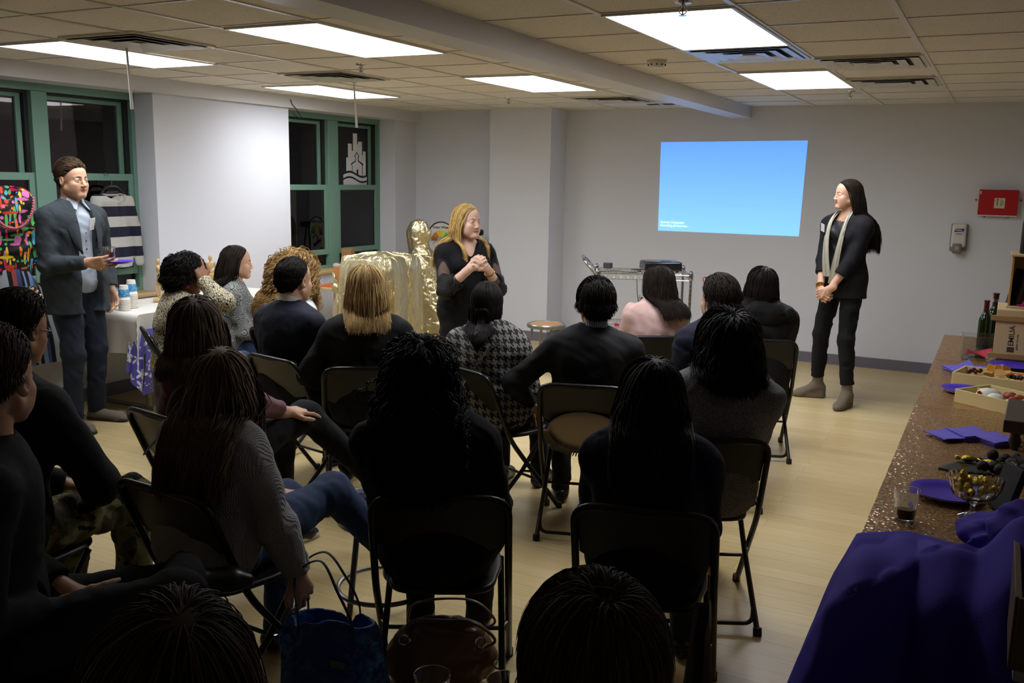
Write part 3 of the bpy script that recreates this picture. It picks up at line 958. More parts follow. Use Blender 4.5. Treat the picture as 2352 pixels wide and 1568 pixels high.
o.location = (.02, 5.98, TZ); tag(o, 'crumpled clear wrapper beside the glass vase', 'wrapper')
# napkins and plates, far to near
plate('purple plate behind the farther cheese box, by the wine crate', (.13, 5.86, TZ + .006), r=.125)
napkins('fanned pile of purple napkins left of the farther cheese box', (-.12, 5.62, TZ), .5, 5, .15, .018, 1)
napkins('second purple napkin pile, behind the farther cheese box', (.035, 5.68, TZ), .35, 5, .15, .008, 2)
plate('purple plate left of the two cheese boxes', (-.085, 5.03, TZ + .004), r=.108, back=m_kraft)
plate('large purple plate beside the stemmed bowl of gold sweets', (-.075, 3.27, TZ + .004), r=.115, back=m_kraft)
napkins('purple napkin lying leftmost of the three in front of the wooden stand', (-.115, 4.06, TZ + .012), .75, 1, .13, .003, 3)
napkins('middle of the three purple napkin piles in front of the wooden stand', (-.035, 4.12, TZ), .62, 6, .13, .003, 4)
napkins('purple napkin pile nearest the foot of the wooden stand', (.055, 4.08, TZ), .78, 6, .125, .001, 5)
# cheese boxes
m_tray = mat('birch_tray', 'd9c78f', .55, var=(10, .06))
def tray(label, loc, rz, L=.36, W=.24, H=.062):
    t = thing('serving_box', label, 'box', loc, rz)
    for c, d in (((L / 2, 0, H / 2), (L, .009, H)), ((L / 2, W, H / 2), (L, .009, H)), ((0, W / 2, H / 2), (.009, W, H)), ((L, W / 2, H / 2), (.009, W, H))):
        MB().box(c, d).build('side', m_tray, t, .001)
    MB().box((L / 2, W / 2, .004), (L, W, .008)).build('bottom', m_tray, t)
    return t
T1 = ((-.15, 5.22, TZ), -.22)
T2 = ((-.118, 4.79, TZ), -.62)
tray('farther birch serving box heaped with crackers, grapes and cheese', *T1)
tray('nearer birch serving box with white cheese and cured meat', *T2)
FOOD = {'cracker': ('b98f55', .8), 'cheese_slice': ('d9962e', .55), 'grape': ('4a1a22', .25), 'cheese_cube': ('dccf7e', .6), 'apricot': ('c86e1e', .5), 'berry': ('2a1c20', .4), 'soft_cheese': ('dcdad2', .7), 'salami': ('a8503c', .5), 'strawberry': ('b01c1c', .4), 'nut': ('4a3826', .6)}
def food(kind, tr, x, y, z, group, label, sh, **kw):
    (px_, py_, pz_), rz = tr
    b = MB()
    if sh == 'disc': b.lathe([(0, 0), (.026, 0), (.027, .002), (.026, .004), (0, .005)], n=16, R=rotm(kw.get('tx', 0), kw.get('ty', 0), 0))
    elif sh == 'ball': b.ball((0, 0, 0), kw.get('r', .012), 12)
    elif sh == 'slice': b.box((0, 0, 0), kw.get('d', (.05, .04, .004)), rotm(kw.get('tx', 0), kw.get('ty', 0), kw.get('tz', 0)))
    c = FOOD[kind]
    o = b.build(kind, mat('food_' + kind, c[0], c[1], var=(60, .2)), bevel=.0015 if sh == 'slice' else 0)
    o.location = (px_ + x * math.cos(rz) - y * math.sin(rz), py_ + x * math.sin(rz) + y * math.cos(rz), pz_ + z)
    return tag(o, label, kind.replace('_', ' '), group)
rg = random.Random(3)
for i in range(9): food('cracker', T1, .10 + .018 * i, .06 + .03 * (i % 3), .05 + .004 * i % .03, 'crackers in the farther serving box', 'tan cracker in the farther serving box', 'disc', tx=rg.uniform(-.5, .5), ty=rg.uniform(-.4, .4))
for i in range(3): food('cheese_slice', T1, .15 + .03 * i, .14 + .012 * i, .082, 'orange cheese slices in the farther serving box', 'orange cheese slice standing among the crackers', 'slice', tx=1.0, tz=.3 * i, ty=.3)
for i in range(9): food('grape', T1, .05 + .016 * (i % 4), .11 + .018 * (i // 4), .058 + .008 * (i % 2), 'red grapes in the farther serving box', 'dark red grape at the left of the farther box', 'ball')
for i in range(8): food('cheese_cube', T1, .21 + .018 * (i % 4), .03 + .02 * (i // 4), .052, 'pale cheese pieces in the farther serving box', 'pale yellow cheese piece at the front of the farther box', 'slice', d=(.022, .012, .012), tz=rg.uniform(0, 3))
for i in range(5): food('apricot', T1, .235 + .018 * i, .14 + .012 * (i % 2), .064, 'dried apricots in the farther serving box', 'orange dried apricot in the farther box', 'ball', r=(.018, .016, .01))
for i in range(8): food('berry', T1, .25 + .015 * (i % 4), .09 + .016 * (i // 4), .06, 'dark berries in the farther serving box', 'dark berry at the right of the farther box', 'ball', r=.010)
for i, (x, y, r) in enumerate(((.10, .10, (.055, .045, .03)), (.16, .07, (.04, .035, .02)))):
    food('soft_cheese', T2, x, y, .047, 'white cheeses in the nearer serving box', ('large rounded white cheese in the nearer box', 'smaller white cheese at the front of the nearer box')[i], 'ball', r=r)
for i in range(8): food('salami', T2, .17 + .02 * (i % 4), .09 + .04 * (i // 4), .055 + .004 * (i % 3), 'cured meat in the nearer serving box', 'fold of cured meat in the nearer box', 'ball', r=(.022, .014, .012))
for i in range(5): food('cheese_cube', T2, .04 + .012 * i, .13 + .016 * (i % 3), .05, 'yellow cheese wedges in the nearer serving box', 'pale yellow cheese wedge at the left of the nearer box', 'slice', d=(.04, .014, .02), tz=.4 * i)
food('strawberry', T2, .085, .05, .058, None, 'small red berry on the white cheese in the nearer box', 'ball', r=.009)
for i in range(4): food('cheese_slice', T2, .27 + .012 * i, .17, .06, 'orange cheese pieces in the nearer serving box', 'orange cheese piece at the far end of the nearer box', 'slice', d=(.03, .02, .006), tz=.5 * i)
# dark wooden stand with a teal dish
t = thing('wooden_stand', 'dark wooden serving stand on turned feet at the right edge of the table', 'stand', (.32, 4.17, TZ), -.04)
MB().box((0, 0, .098), (.47, .42, .05)).build('board', mat('dark_walnut', '4a4036', .55, var=(10, .2)), t, .004)
for sx in (-.19, .19):
    for sy in (-.17, .17):
        MB().lathe([(0, 0), (.012, 0), (.016, .012), (.024, .035), (.016, .055), (.022, .073), (0, .073)], (sx, sy, 0), 16).build('foot', mat('dark_walnut_foot', '34281f', .5), t, sharp=1.)
t = thing('teal_dish', 'teal dish of dark truffles on the wooden stand', 'dish', (.22, 4.1, TZ + .124))
MB().lathe([(0, 0), (.05, 0), (.075, .022), (.072, .022), (.048, .004), (0, .004)], n=28).build('dish', mat('teal_glaze', '3f8f8e', .3), t, sharp=1.)
m_choc = mat('truffle', '241a16', .6, bump=(90, .6))
for i in range(6):
    o = MB().ball((0, 0, 0), .02, 12).build('truffle', m_choc)
    o.location = (.22 + .033 * math.cos(i * 1.25) * (i > 0), 4.1 + .033 * math.sin(i * 1.25) * (i > 0), TZ + .146 + .02 * (i == 0))
    tag(o, 'dark truffle in the teal dish', 'truffle', 'truffles in the teal dish')
# slate with sweets
o = MB().prism([(-.12, 3.575), (-.03, 3.545), (.34, 3.60), (.36, 3.86), (.1, 3.85), (-.03, 3.76)], .008, (0, 0, TZ)).build('slate_board', mat('slate', '262b29', .6, bump=(30, .3)), bevel=.001)
tag(o, 'thin black slate carrying gold sweets and dark truffles', 'slate')
m_goldfoil = mat('gold_foil', 'c8b04a', .22, 1., bump=(70, .8))
for x, y, rz, lb in ((-.028, 3.70, .2, 'gold-wrapped sweet at the left on the slate'), (.042, 3.68, -.1, 'gold-wrapped sweet nearer the truffles on the slate')):
    t = thing('wrapped_sweet', lb, 'sweet', (x, y, TZ + .022), rz, 'gold sweets on the slate')
    MB().ball((0, 0, 0), (.026, .015, .013), 12).build('body', m_goldfoil, t, smooth=False)
    for s in (-1, 1):
        MB().mesh([(s * .022, 0, .003), (s * .042, .014, .008), (s * .046, 0, -.004), (s * .042, -.014, .010), (s * .022, 0, -.003), (s * .036, .004, -.011)], [(0, 1, 2), (0, 2, 3), (4, 2, 1), (4, 3, 2), (4, 5, 2)]).build('twist', m_goldfoil, t, smooth=False)
for i, (x, y) in enumerate(((.05, 3.78), (.09, 3.74), (.125, 3.77), (.11, 3.69), (.15, 3.72), (.02, 3.60), (.055, 3.61), (.075, 3.585))):
    t = MB().ball((0, 0, 0), .021, 12).build('sugared_truffle', mat('sugar_truffle', '2c2422', .7, var=(70, .8), bump=(80, .7)))
    t.location = (x, y, TZ + .028); tag(t, 'sugar-dusted dark truffle on the slate', 'truffle', 'truffles on the slate')
# stemmed glass bowls
m_cut = mat('cut_glass', 'eef0ee', .03, trans=1., ior=1.5)
def compote(label, loc, s=1.):
    t = thing('glass_bowl', label, 'bowl', loc)
    wob = lambda a, z: .05 * math.sin(18 * a + z * 160) * (1 if z > .05 else 0)
    MB().lathe([(r * s, z * s) for r, z in ((0, 0), (.038, 0), (.04, .003), (.022, .010), (.008, .018), (.0075, .036), (.013, .046), (.03, .052), (.058, .068), (.072, .092), (.078, .128), (.075, .128), (.068, .094), (.054, .073), (.026, .058), (0, .056))], n=54, wob=wob).build('bowl', m_cut, t, sharp=1.2)
    return t
compote('stemmed cut glass bowl filled with gold-wrapped sweets', (.002, 3.1, TZ))
compote('stemmed cut glass bowl of brown sweets at the right edge of the photo', (.175, 3.36, TZ), 1.)
for i in range(18):
    a = i * 2.4; r = .012 + .0105 * math.sqrt(i * 1.1)
    o = MB().ball((0, 0, 0), (.019, .013, .012), 10, rotm(.3 * i, .2 * i, a)).build('gold_sweet', m_goldfoil, smooth=False)
    o.location = (.002 + r * math.cos(a), 3.1 + r * math.sin(a), TZ + .088 + (.02 if i < 6 else .004) + .006 * (i % 3))
    tag(o, 'gold-wrapped sweet in the stemmed glass bowl', 'sweet', 'gold sweets in the glass bowl')
o = MB().ball((0, 0, 0), (.012, .012, .016), 10).mesh([(0, 0, .01), (-.012, .006, .03), (.012, -.004, .032)], [(0, 1, 2)]).build('gold_sweet', m_goldfoil, smooth=False)
o.location = (-.032, 3.09, TZ + .132); tag(o, 'gold-wrapped sweet standing up at the rim of the glass bowl', 'sweet')
for i in range(16):
    a = i * 2.4; r = .012 + .0105 * math.sqrt(i * 1.1)
    o = MB().ball((0, 0, 0), (.017, .014, .013), 10).build('brown_sweet', m_choc)
    o.location = (.175 + r * math.cos(a), 3.36 + r * math.sin(a), TZ + .086 + (.016 if i < 5 else .003) + .004 * (i % 3))
    tag(o, 'brown sweet in the glass bowl at the right edge', 'sweet', 'brown sweets in the glass bowl')
o = MB().box((.095, 3.2, TZ + .075), (.022, .10, .15), rotm(.0, .28, .5)).build('table_card', mat('black_card', '121212', .6), bevel=.001)
tag(o, 'small black card standing between the two glass bowls', 'card')
clear_cup('clear cup with a little red wine near the table edge', (-.178, 2.97, TZ), fill=.036)
# crate and T-shirts at the near end
t = thing('side_table', 'small side table under the wooden crate at the lower right corner', 'table', (.33, 2.33, 0))
MB().box((0, 0, .737), (.44, .42, .03)).build('tabletop', mat('table_laminate', '9c9a94', .5), t, .004)
for sx in (-.19, .19):
    for sy in (-.18, .18): MB().tube([(sx, sy, .724), (sx, sy, 0)], .014, 8).build('leg', m_gsteel, t)
m_oldw = mat('old_crate_wood', '5a4634', .7, var=(8, .25))
t = thing('wooden_crate', 'dark wooden crate at the lower right corner, T-shirts piled on it', 'crate', (.325, 2.335, TZ), 0)
for c, d in (((0, -.22, .08), (.44, .014, .16)), ((0, .22, .08), (.44, .014, .16)), ((-.22, 0, .08), (.014, .44, .16)), ((.22, 0, .08), (.014, .44, .16))): MB().box(c, d).build('side', m_oldw, t, .002)
MB().box((0, 0, .008), (.43, .43, .014)).build('bottom', m_oldw, t)
v = Vol((.06, 2.10, TZ + .015), (.56, 2.57, TZ + .30), .009)
for i in range(9):
    r3 = random.Random(i)
    v.ell((.17 + .09 * (i % 3), 2.24 + .09 * (i // 3), TZ + .10 + .02 * r3.random()), (.06, .055, .05), None, .03)
v.wobble(.006, 50, 3)
o = v.obj('packed_bags', mat('navy_plastic_film', '161a3c', .12))
tag(o, 'shiny dark navy plastic packets filling the wooden crate', 'packets')
m_tee = mat('purple_cotton', '36229a', .85, bump=(220, .15))
def sm(t):
    t = max(0., min(1., t)); return t * t * (3 - 2 * t)
def f_tee(u, v):
    x = -.355 + .66 * u
    yb = 2.80 - .75 * max(0, -.17 - x) - .32 * max(0, x + .13)
    ye = 2.60 - 2.3 * max(0, -.11 - x) - .25 * max(0, x + .11)
    s_ = v * 1.40
    fold = .014 * math.sin(17 * u + 6 * v) + .009 * math.sin(34 * u - 9 * v + 1) + .006 * math.sin(21 * v + 5 * u)
    Lf = yb - ye
    rise = .06 * sm((x + .16) / .15) + .12 * sm((x - .02) / .10)
    if s_ < Lf:
        y, z = yb - s_, TZ + .016 + rise * sm((s_ - .04) / .16) + .7 * abs(fold) * sm(s_ * 9)
    else:
        d = s_ - Lf
        y = ye - .13 * sm(d / .14) - .30 * d - 1.5 * fold * sm(d * 4)
        z = TZ + .016 + rise - max(0, d - .03)
    k = max(0, TX0 - .004 - x)
    return (x - .35 * min(.03, k), y + .05 * k, max(.10, z - 3.2 * k - 6 * k * k))
b = MB().sheet(f_tee, 96, 110, .006)
o = b.build('purple_tshirt', m_tee, sharp=1.6)
tag(o, 'purple T-shirt spread over the near end of the table and hanging off its edge', 'T-shirt')
def f_print(nt):
    v = nt.xyz(nt.coord())
    r_ = nt.math('FRACT', nt.math('MULTIPLY', v[2], 46.))
    n = nt.noise(nt.coord(), 120, 3)[0]
    k = nt.math('MULTIPLY', nt.math('LESS_THAN', r_, .45), nt.math('GREATER_THAN', n, .5))
    return nt.mix(k, (*lin('36229a')[:3], 1), (*lin('8a84a0')[:3], 1))
b = MB()
for u0 in (.655, .725):
    b.sheet(lambda u, v, u0=u0: np.array(f_tee(u0 + .045 * u, .50 + .27 * v)) + (0, -.0045, .0045), 6, 40, .0008)
b.build('chest_print', mat('faint_print', '36229a', .8, fn=f_print), o)
v = Vol((-.08, 2.45, TZ + .004), (.62, 3.16, TZ + .36), .009)
for c, r in (((.09, 2.80, .045), (.12, .16, .05)), ((.22, 2.92, .05), (.16, .14, .06)), ((.20, 2.70, .12), (.14, .13, .08)), ((.36, 2.62, .15), (.15, .14, .08)), ((.42, 2.86, .09), (.15, .16, .09)), ((.14, 2.62, .13), (.09, .08, .06)), ((.30, 2.50, .17), (.13, .07, .05))):
    v.ell((c[0], c[1], TZ + c[2]), r, rotm(z=.4), .06)
v.wobble(.011, 26, 4, stretch=(1, 1.6, .5)); v.wobble(.004, 60, 8)
v.slab(TZ + .006)
o = v.obj('purple_tshirt', m_tee)
tag(o, 'rumpled heap of purple T-shirt cloth between the glass bowls and the crate', 'T-shirt')

# the seat items and floor bags of the audience
x, y, rz, _ = CH['tweed']
plate('purple plate on the seat of the chair under the grey tweed jumper', (x - .03, y - .08, .452), (.1, .15, 0), r=.10)
x, y, rz, _ = CH['blazer']
t = thing('seat_cushion', 'beige cushion with a ribbed dark trim on the seat under the black-haired man', 'cushion', (x + .01, y - .01, .447), rz)
v = Vol((-.23, -.25, -.01), (.23, .06, .24), .008)
v.ell((0, -.185, .09), (.185, .035, .11), rotm(x=.12), .02); v.half((0, 0, 0), (0, 0, -1))
v.obj('pad', mat('beige_canvas', 'b8a68c', .8), t)
b = MB()
for i in range(46):
    a = PI + .0 + PI * i / 45
    b.box((.18 * math.cos(a), -.195, .098 + .100 * math.sin(a)), (.006, .06, .034), rotm(y=-a + PI / 2))
b.build('trim', mat('ribbed_trim', '6b5f4c', .8), t)
x, y, rz, _ = CH['navy']
# black coat hung on the chair of the navy top
t = thing('black_jacket', 'black jacket hanging from the right rear of the chair under the navy top', 'jacket', (x + .2, y - .1, 0), rz)
def f_jk(u, v_): return (.03 + .035 * math.sin(7 * u) * (1.2 - v_), -.12 + .30 * (u - .5) + .05 * (1 - v_) * math.sin(3 * u), .09 + .40 * v_ + .05 * math.sin(5 * u))
MB().sheet(f_jk, 24, 18, .03).build('cloth', mat('black_wool', '0f0f10', .9), t)

# blue tote
t = thing('tote_bag', 'blue patterned tote bag standing on the floor beside the grey knit jumper', 'bag', (-1.815, 2.285, 0), .45)
def f_toteb(nt):
    v = nt.coord()
    n = nt.noise(v, 28, 6, .75)[0]
    k = nt.noise(v, 5, 2)[0]
    return nt.mix(nt.math('MULTIPLY', nt.ramp(n, [(.45, .0), (.62, 1.)]), nt.ramp(k, [(.4, .15), (.6, 1.)])), (*lin('1a357a')[:3], 1), (*lin('5a98e8')[:3], 1))
v = Vol((-.24, -.14, -.01), (.24, .14, .40), .008)
v.ell((0, 0, .10), (.175, .085, .16), None, .05); v.ell((-.01, 0, .24), (.165, .07, .15), None, .05); v.half((0, 0, 0), (0, 0, -1)); v.half((0, 0, .345), (.12, 0, 1))
v.ell((0, 0, .36), (.14, .045, .14), None, .02, 's'); v.ell((.02, -.10, .23), (.03, .03, .11), None, .03, 's')
v.wobble(.006, 22, 3, stretch=(1.5, 1.5, .4))
v.obj('body', mat('blue_print', '1c3a78', .6, fn=f_toteb), t)
m_strap = mat('navy_strap', '15182c', .6)
for yy in (-.062, .062):
    MB().tube(spline([(-.10, yy, .30), (-.10, yy * 1.05, .36), (-.12, yy * .6 + .03, .47), (-.04, yy * .6 + .04, .52), (.03, yy, .44), (.07, yy * 1.05, .35), (.075, yy, .29)], 8), .008, 8, flat=.4).build('handle', m_strap, t)
MB().box((.03, -.088, .21), (.045, .004, .022), rotm(y=.2)).build('tag', mat('grey_tag', '66676c', .4), t, .001)
# brown handbag
t = thing('handbag', 'bronze brown leather handbag on the floor under the middle front chair', 'bag', (-1.60, 2.60, 0), .5)
m_lea = mat('bronze_leather', '6a4f38', .32, bump=(40, .25))
v = Vol((-.25, -.13, -.01), (.25, .13, .30), .007)
v.ell((0, 0, .09), (.20, .095, .12), None, .04); v.ell((0, 0, .18), (.155, .06, .08), None, .04); v.half((0, 0, .002), (0, 0, -1))
v.wobble(.007, 24, 6); v.wobble(.003, 60, 7)
v.obj('body', m_lea, t)
for yy in (-.06, .06):
    MB().tube(spline([(-.12, yy, .2), (-.10, yy * 1.1, .26), (0, yy * 1.4, .275), (.12, yy * 1.4, .265), (.19, yy * 1.2, .20), (.15, yy * 1.1, .17)], 8), .009, 8, flat=.5).build('handle', m_lea, t)
MB().tube(spline([(-.2, -.02, .13), (-.23, -.09, .05), (-.1, -.15, .012), (.1, -.15, .012), (.2, -.11, .05), (.215, -.04, .13)], 8), .009, 8, flat=.5).build('shoulder_strap', m_lea, t)
for p in ((-.12, -.064, .2), (.14, -.06, .19), (-.2, -.02, .14), (.205, -.04, .10)):
    MB().tube([(p[0] + .018 * math.cos(a), p[1] - .012, p[2] + .018 * math.sin(a)) for a in np.linspace(0, 2 * PI, 16)[:-1]], .0035, 6, closed=True).build('ring', m_chrome, t)
t = thing('leather_bag', 'black leather bag on the floor between the men at the left', 'bag', (-2.56, 1.98, 0), .3)
v = Vol((-.2, -.14, -.01), (.2, .14, .46), .008)
v.ell((0, 0, .14), (.15, .09, .16), None, .05); v.ell((0, 0, .30), (.12, .07, .13), None, .05); v.half((0, 0, .002), (0, 0, -1)); v.wobble(.008, 24, 3); v.wobble(.003, 60, 4)
v.obj('body', mat('black_leather', '141415', .25), t)
MB().tube(spline([(-.1, -.05, .36), (-.05, -.1, .42), (.05, -.1, .42), (.1, -.05, .36)], 8), .011, 8).build('handle', mat('black_leather', '141415', .25), t)

# what stands on the two nearer stools
t = thing('paper_cup', 'white paper cup with a blue band on the near steel stool', 'cup', (-2.10, 2.83, .462))
MB().lathe([(0, 0), (.025, 0), (.034, .085), (.036, .087), (.0335, .086), (.0245, .004), (0, .004)], n=24).build('cup', mat('paper_white', 'dedad0', .7), t, sharp=1.)
MB().lathe([(.0297, .035), (.0333, .068)], n=24).build('band', mat('blue_print_cup', '4f8fc4', .6), t)
clear_cup('empty clear cup at the bottom edge, the left one, a purple napkin behind it', (-1.115, 1.775, .462), s=1.15)
clear_cup('empty clear cup at the bottom edge, the right one by the brown-haired head', (-.95, 1.84, .462), s=1.15)
napkins('purple napkin behind the left clear cup at the bottom edge', (-1.07, 1.87, .462), .4, 1, .13, .01, 9)
plate('purple plate under the right clear cup at the bottom edge', (-1.0, 1.70, .4625), r=.09)

# ------------------------------------------------------------------ wire cart with the projector
m_wire = mat('chrome_wire', 'b9b9bd', .18, 1.)
t = thing('wire_cart', 'chrome wire utility cart standing before the projector wall', 'cart', (-2.83, 8.02, 0), .42)
CW, CDp = .80, .56
for sx in (-1, 1):
    for sy in (-1, 1):
        b = MB().tube([(sx * CW / 2, sy * CDp / 2, .10), (sx * CW / 2, sy * CDp / 2, .985)], .0125, 12)
        for k in range(22): b.lathe([(.0125, -.002), (.0135, 0), (.0125, .002)], (sx * CW / 2, sy * CDp / 2, .15 + k * .038), 12)
        b.build('post', m_wire, t, sharp=1.)
        MB().lathe([(.016, 0), (.02, .01), (.02, .06), (.016, .07)], (sx * CW / 2, sy * CDp / 2, .905), 12).build('collar', m_wire, t)
        MB().lathe([(0, -.014), (.05, -.014), (.05, .014), (0, .014)], (sx * CW / 2, sy * CDp / 2, .051), 20, R=rotm(x=PI / 2)).build('caster', m_rub, t, sharp=.6)
for z in (.90, .42):
    b = MB()
    for dz in (0, .045):
        b.tube([(-CW / 2, -CDp / 2, z + dz), (CW / 2, -CDp / 2, z + dz), (CW / 2, CDp / 2, z + dz), (-CW / 2, CDp / 2, z + dz)], .0045, 6, closed=True)
    for i in range(30):
        x = -CW / 2 + CW * (i + .5) / 30
        b.tube([(x, -CDp / 2, z + .047), (x, CDp / 2, z + .047)], .0022, 5)
    for sy in (-1, 1):
        n = 26
        b.tube([(-CW / 2 + CW * i / n, sy * CDp / 2, z + (.045 if i % 2 else 0)) for i in range(n + 1)], .0025, 5)
    for sx in (-1, 1):
        n = 16
        b.tube([(sx * CW / 2, -CDp / 2 + CDp * i / n, z + (.045 if i % 2 else 0)) for i in range(n + 1)], .0025, 5)
    for i in range(3): b.tube([(-CW / 2, -CDp / 2 + CDp * (i + .5) / 3, z + .043), (CW / 2, -CDp / 2 + CDp * (i + .5) / 3, z + .043)], .003, 5)
    b.build('shelf', m_wire, t, smooth=True)
MB().tube(bent([(-CW / 2, -CDp / 2, .90), (-CW / 2 - .13, -CDp / 2, 1.06), (-CW / 2 - .13, CDp / 2, 1.06), (-CW / 2, CDp / 2, .93)], .09, 8), .0125, 10).build('push_handle', m_wire, t)
crt = Matrix.Translation((-2.83, 8.02, 0)) @ Matrix.Rotation(.42, 4, 'Z')
def oncart(x, y, z): return tuple(crt @ Vector((x, y, z)))
t = thing('projector', 'black video projector on the top shelf of the wire cart', 'projector', oncart(.16, -.02, .951), .55)
MB().box((0, 0, .055), (.34, .26, .085), taper=.97).build('housing', mat('projector_black', '17171c', .25, coat=.5), t, .016, seg=3)
MB().lathe([(0, 0), (.035, 0), (.035, .03), (.028, .03), (.026, .01), (0, .012)], (.09, .125, .055), 20, R=rotm(x=-PI / 2)).build('lens', m_black, t, sharp=.8)
b = MB()
for i in range(8): b.box((-.12 + .022 * i, -.131, .05), (.012, .003, .03))
b.build('vent', m_black, t, smooth=False)
for sx in (-.13, .13):
    for sy in (-.09, .09): MB().tube([(sx, sy, 0), (sx, sy, .014)], .012, 10).build('foot', m_black, t)
MB().box((.04, -.02, .0985), (.09, .06, .003)).build('keypad', mat('projector_keys', '34343c', .4), t, .001)
t = thing('computer_speaker', 'black and silver desktop speaker on the lower shelf of the wire cart', 'speaker', oncart(.02, -.10, .47), .55)
MB().box((0, 0, .135), (.09, .10, .27)).build('cabinet', mat('silver_plastic', 'a6a6a8', .35, .3), t, .006)
MB().box((0, -.053, .135), (.083, .006, .255)).build('grille', mat('speaker_cloth', '141418', .9, bump=(300, .4)), t, .002)
t = thing('computer_speaker', 'second dark speaker behind the first on the lower cart shelf', 'speaker', oncart(.12, .0, .47), .5)
MB().box((0, 0, .125), (.09, .10, .25)).build('cabinet', mat('projector_black', '17171c', .25), t, .006)
o = MB().tube(spline([oncart(-.06, -.2, .90), oncart(-.05, -.22, .75), oncart(-.02, -.2, .6), oncart(.0, -.17, .5), oncart(-.0, -.2, .47)], 8), .003, 6).build('hanging_cable', m_black)
tag(o, 'thin black cable hanging between the cart shelves', 'cable')
o = MB().tube(spline([oncart(-.38, -.24, .96), oncart(-.25, -.2, .965), oncart(-.1, -.24, .96), oncart(-.02, -.12, .965), oncart(-.1, 0, .962), oncart(.0, -.05, .97)], 8), .004, 6).build('coiled_cable', m_black)
tag(o, 'loose black cable lying on the top shelf beside the projector', 'cable')
o = MB().box((0, 0, 0), (.075, .055, .05)).build('power_adapter', mat('adapter_grey', '3c3c40', .5), bevel=.006)
o.location = oncart(-.30, .2, .976); tag(o, 'small grey power adapter on the far left corner of the cart', 'adapter')
o = MB().lathe([(0, 0), (.022, 0), (.02, .02), (0, .03)], n=16).build('red_object', mat('pink_red', 'b8243e', .4), sharp=1.)
o.location = oncart(-.22, -.16, .47); tag(o, 'small red knob-like thing on the lower cart shelf', 'knob')

# ------------------------------------------------------------------ by the left wall
m_linen = mat('white_paper_cloth', 'd6d4cc', .8, bump=(25, .15))
t = thing('banquet_table', 'folding table under the white cloth by the near window', 'table', (-5.77, 5.5, 0))
MB().box((0, 0, .715), (.70, 1.68, .03)).build('tabletop', mat('table_laminate', '9c9a94', .5), t, .005)
for sy in (-.70, .70):
    for sx in (-.27, .27): MB().tube([(sx, sy, .70), (sx, sy, .03)], .02, 10).build('leg', mat('table_leg', '7a7468', .4, .4), t)
    MB().tube([(-.33, sy, .025), (.33, sy, .025)], .016, 10).build('foot_bar', mat('table_leg', '7a7468', .4, .4), t)
def drape(name, x0, x1, y0, y1, z, drop, mt, label, amp=.02, seed=0, thick=.003, corner=.1, cut=None):
    b = MB()
    N = 46
    def f(u, v):
        a, c = (u * 2 - 1) * 1.45, (v * 2 - 1) * 1.2
        ex, ey = max(0, abs(a) - 1), max(0, abs(c) - 1)
        hx, hy = ex / .45, ey / .2
        x = (x0 + x1) / 2 + (x1 - x0) / 2 * max(-1, min(1, a))
        y = (y0 + y1) / 2 + (y1 - y0) / 2 * max(-1, min(1, c))
        k = math.hypot(hx, hy) if hx and hy else max(hx, hy)
        k = min(k, 1.3)
        w = amp * k * math.sin(5.5 * (x - y) * 2.3 + seed) + .5 * amp * k * math.sin(31 * (x + y) + seed)
        if hx: x += (.012 + w + corner * min(hx, hy)) * (1 if a > 0 else -1)
        if hy: y += (.012 + w + corner * min(hx, hy)) * (1 if c > 0 else -1)
        return (x, y, z - drop * max(0, k - .02) + .0015 * math.sin(13 * x + 7 * y))
    b.sheet(f, N, N * 2, thick)
    o = b.build(name, mt, sharp=1.5)
    return tag(o, label, 'tablecloth')
drape('white_tablecloth', -6.05, -5.41, 4.65, 6.35, .7455, .30, m_linen, 'white cloth hanging over the table by the near window', .018, 1)
def f_floral(nt):
    v = nt.coord()
    wv = nt.noise(v, 4, 2)[1]
    mp = nt.add('ShaderNodeVectorMath', operation='MULTIPLY_ADD'); nt.link(wv, mp.inputs[0]); mp.inputs[1].default_value = (.06, .06, .06); nt.link(v, mp.inputs[2])
    p = nt.voro(mp.outputs[0], 9.5, rand=.8)
    sub = nt.add('ShaderNodeVectorMath', operation='SUBTRACT'); nt.link(mp.outputs[0], sub.inputs[0]); nt.link(p['Position'], sub.inputs[1])
    x = nt.xyz(sub.outputs[0])
    ang = nt.math('ARCTAN2', x[2], nt.math('ADD', x[1], x[0]))
    pet = nt.math('MULTIPLY_ADD', nt.math('COSINE', nt.math('MULTIPLY', ang, 5.)), .014, .032)
    r = nt.math('DIVIDE', p['Distance'], 9.5)
    fl = nt.math('LESS_THAN', r, pet)
    n2 = nt.noise(v, 22, 3)[0]
    lf = nt.ramp(n2, [(.60, .0), (.62, .7)])
    return nt.mix(nt.math('MAXIMUM', fl, lf), (*lin('4a4790')[:3], 1), (*lin('cfcbd2')[:3], 1))
m_flor = mat('purple_floral', '4f4c96', .8, fn=f_floral)
t = MB()
def f_fl(u, v):                                        # only the corner that hangs out under the white cloth
    y = 4.68 + 1.3 * u
    k = v * .46 * (1 - .25 * u)
    return (-5.37 + .055 * v + .02 * math.sin(11 * u + 3 * v), y - .10 * (1 - u) * v, .64 - k + .10 * (.5 - abs(u - .5)) * (v - 1) * 0)
t.sheet(f_fl, 30, 14, .003)
t.sheet(lambda u, v: (-5.37 + .055 * v - .16 * u, 4.68 - .10 * v + .015 * math.sin(9 * u), .64 - v * (.46 - .16 * u)), 12, 14, .003)
o = t.build('floral_tablecloth', m_flor, sharp=1.5)
tag(o, 'purple cloth with white flowers hanging out under the white tablecloth', 'tablecloth')
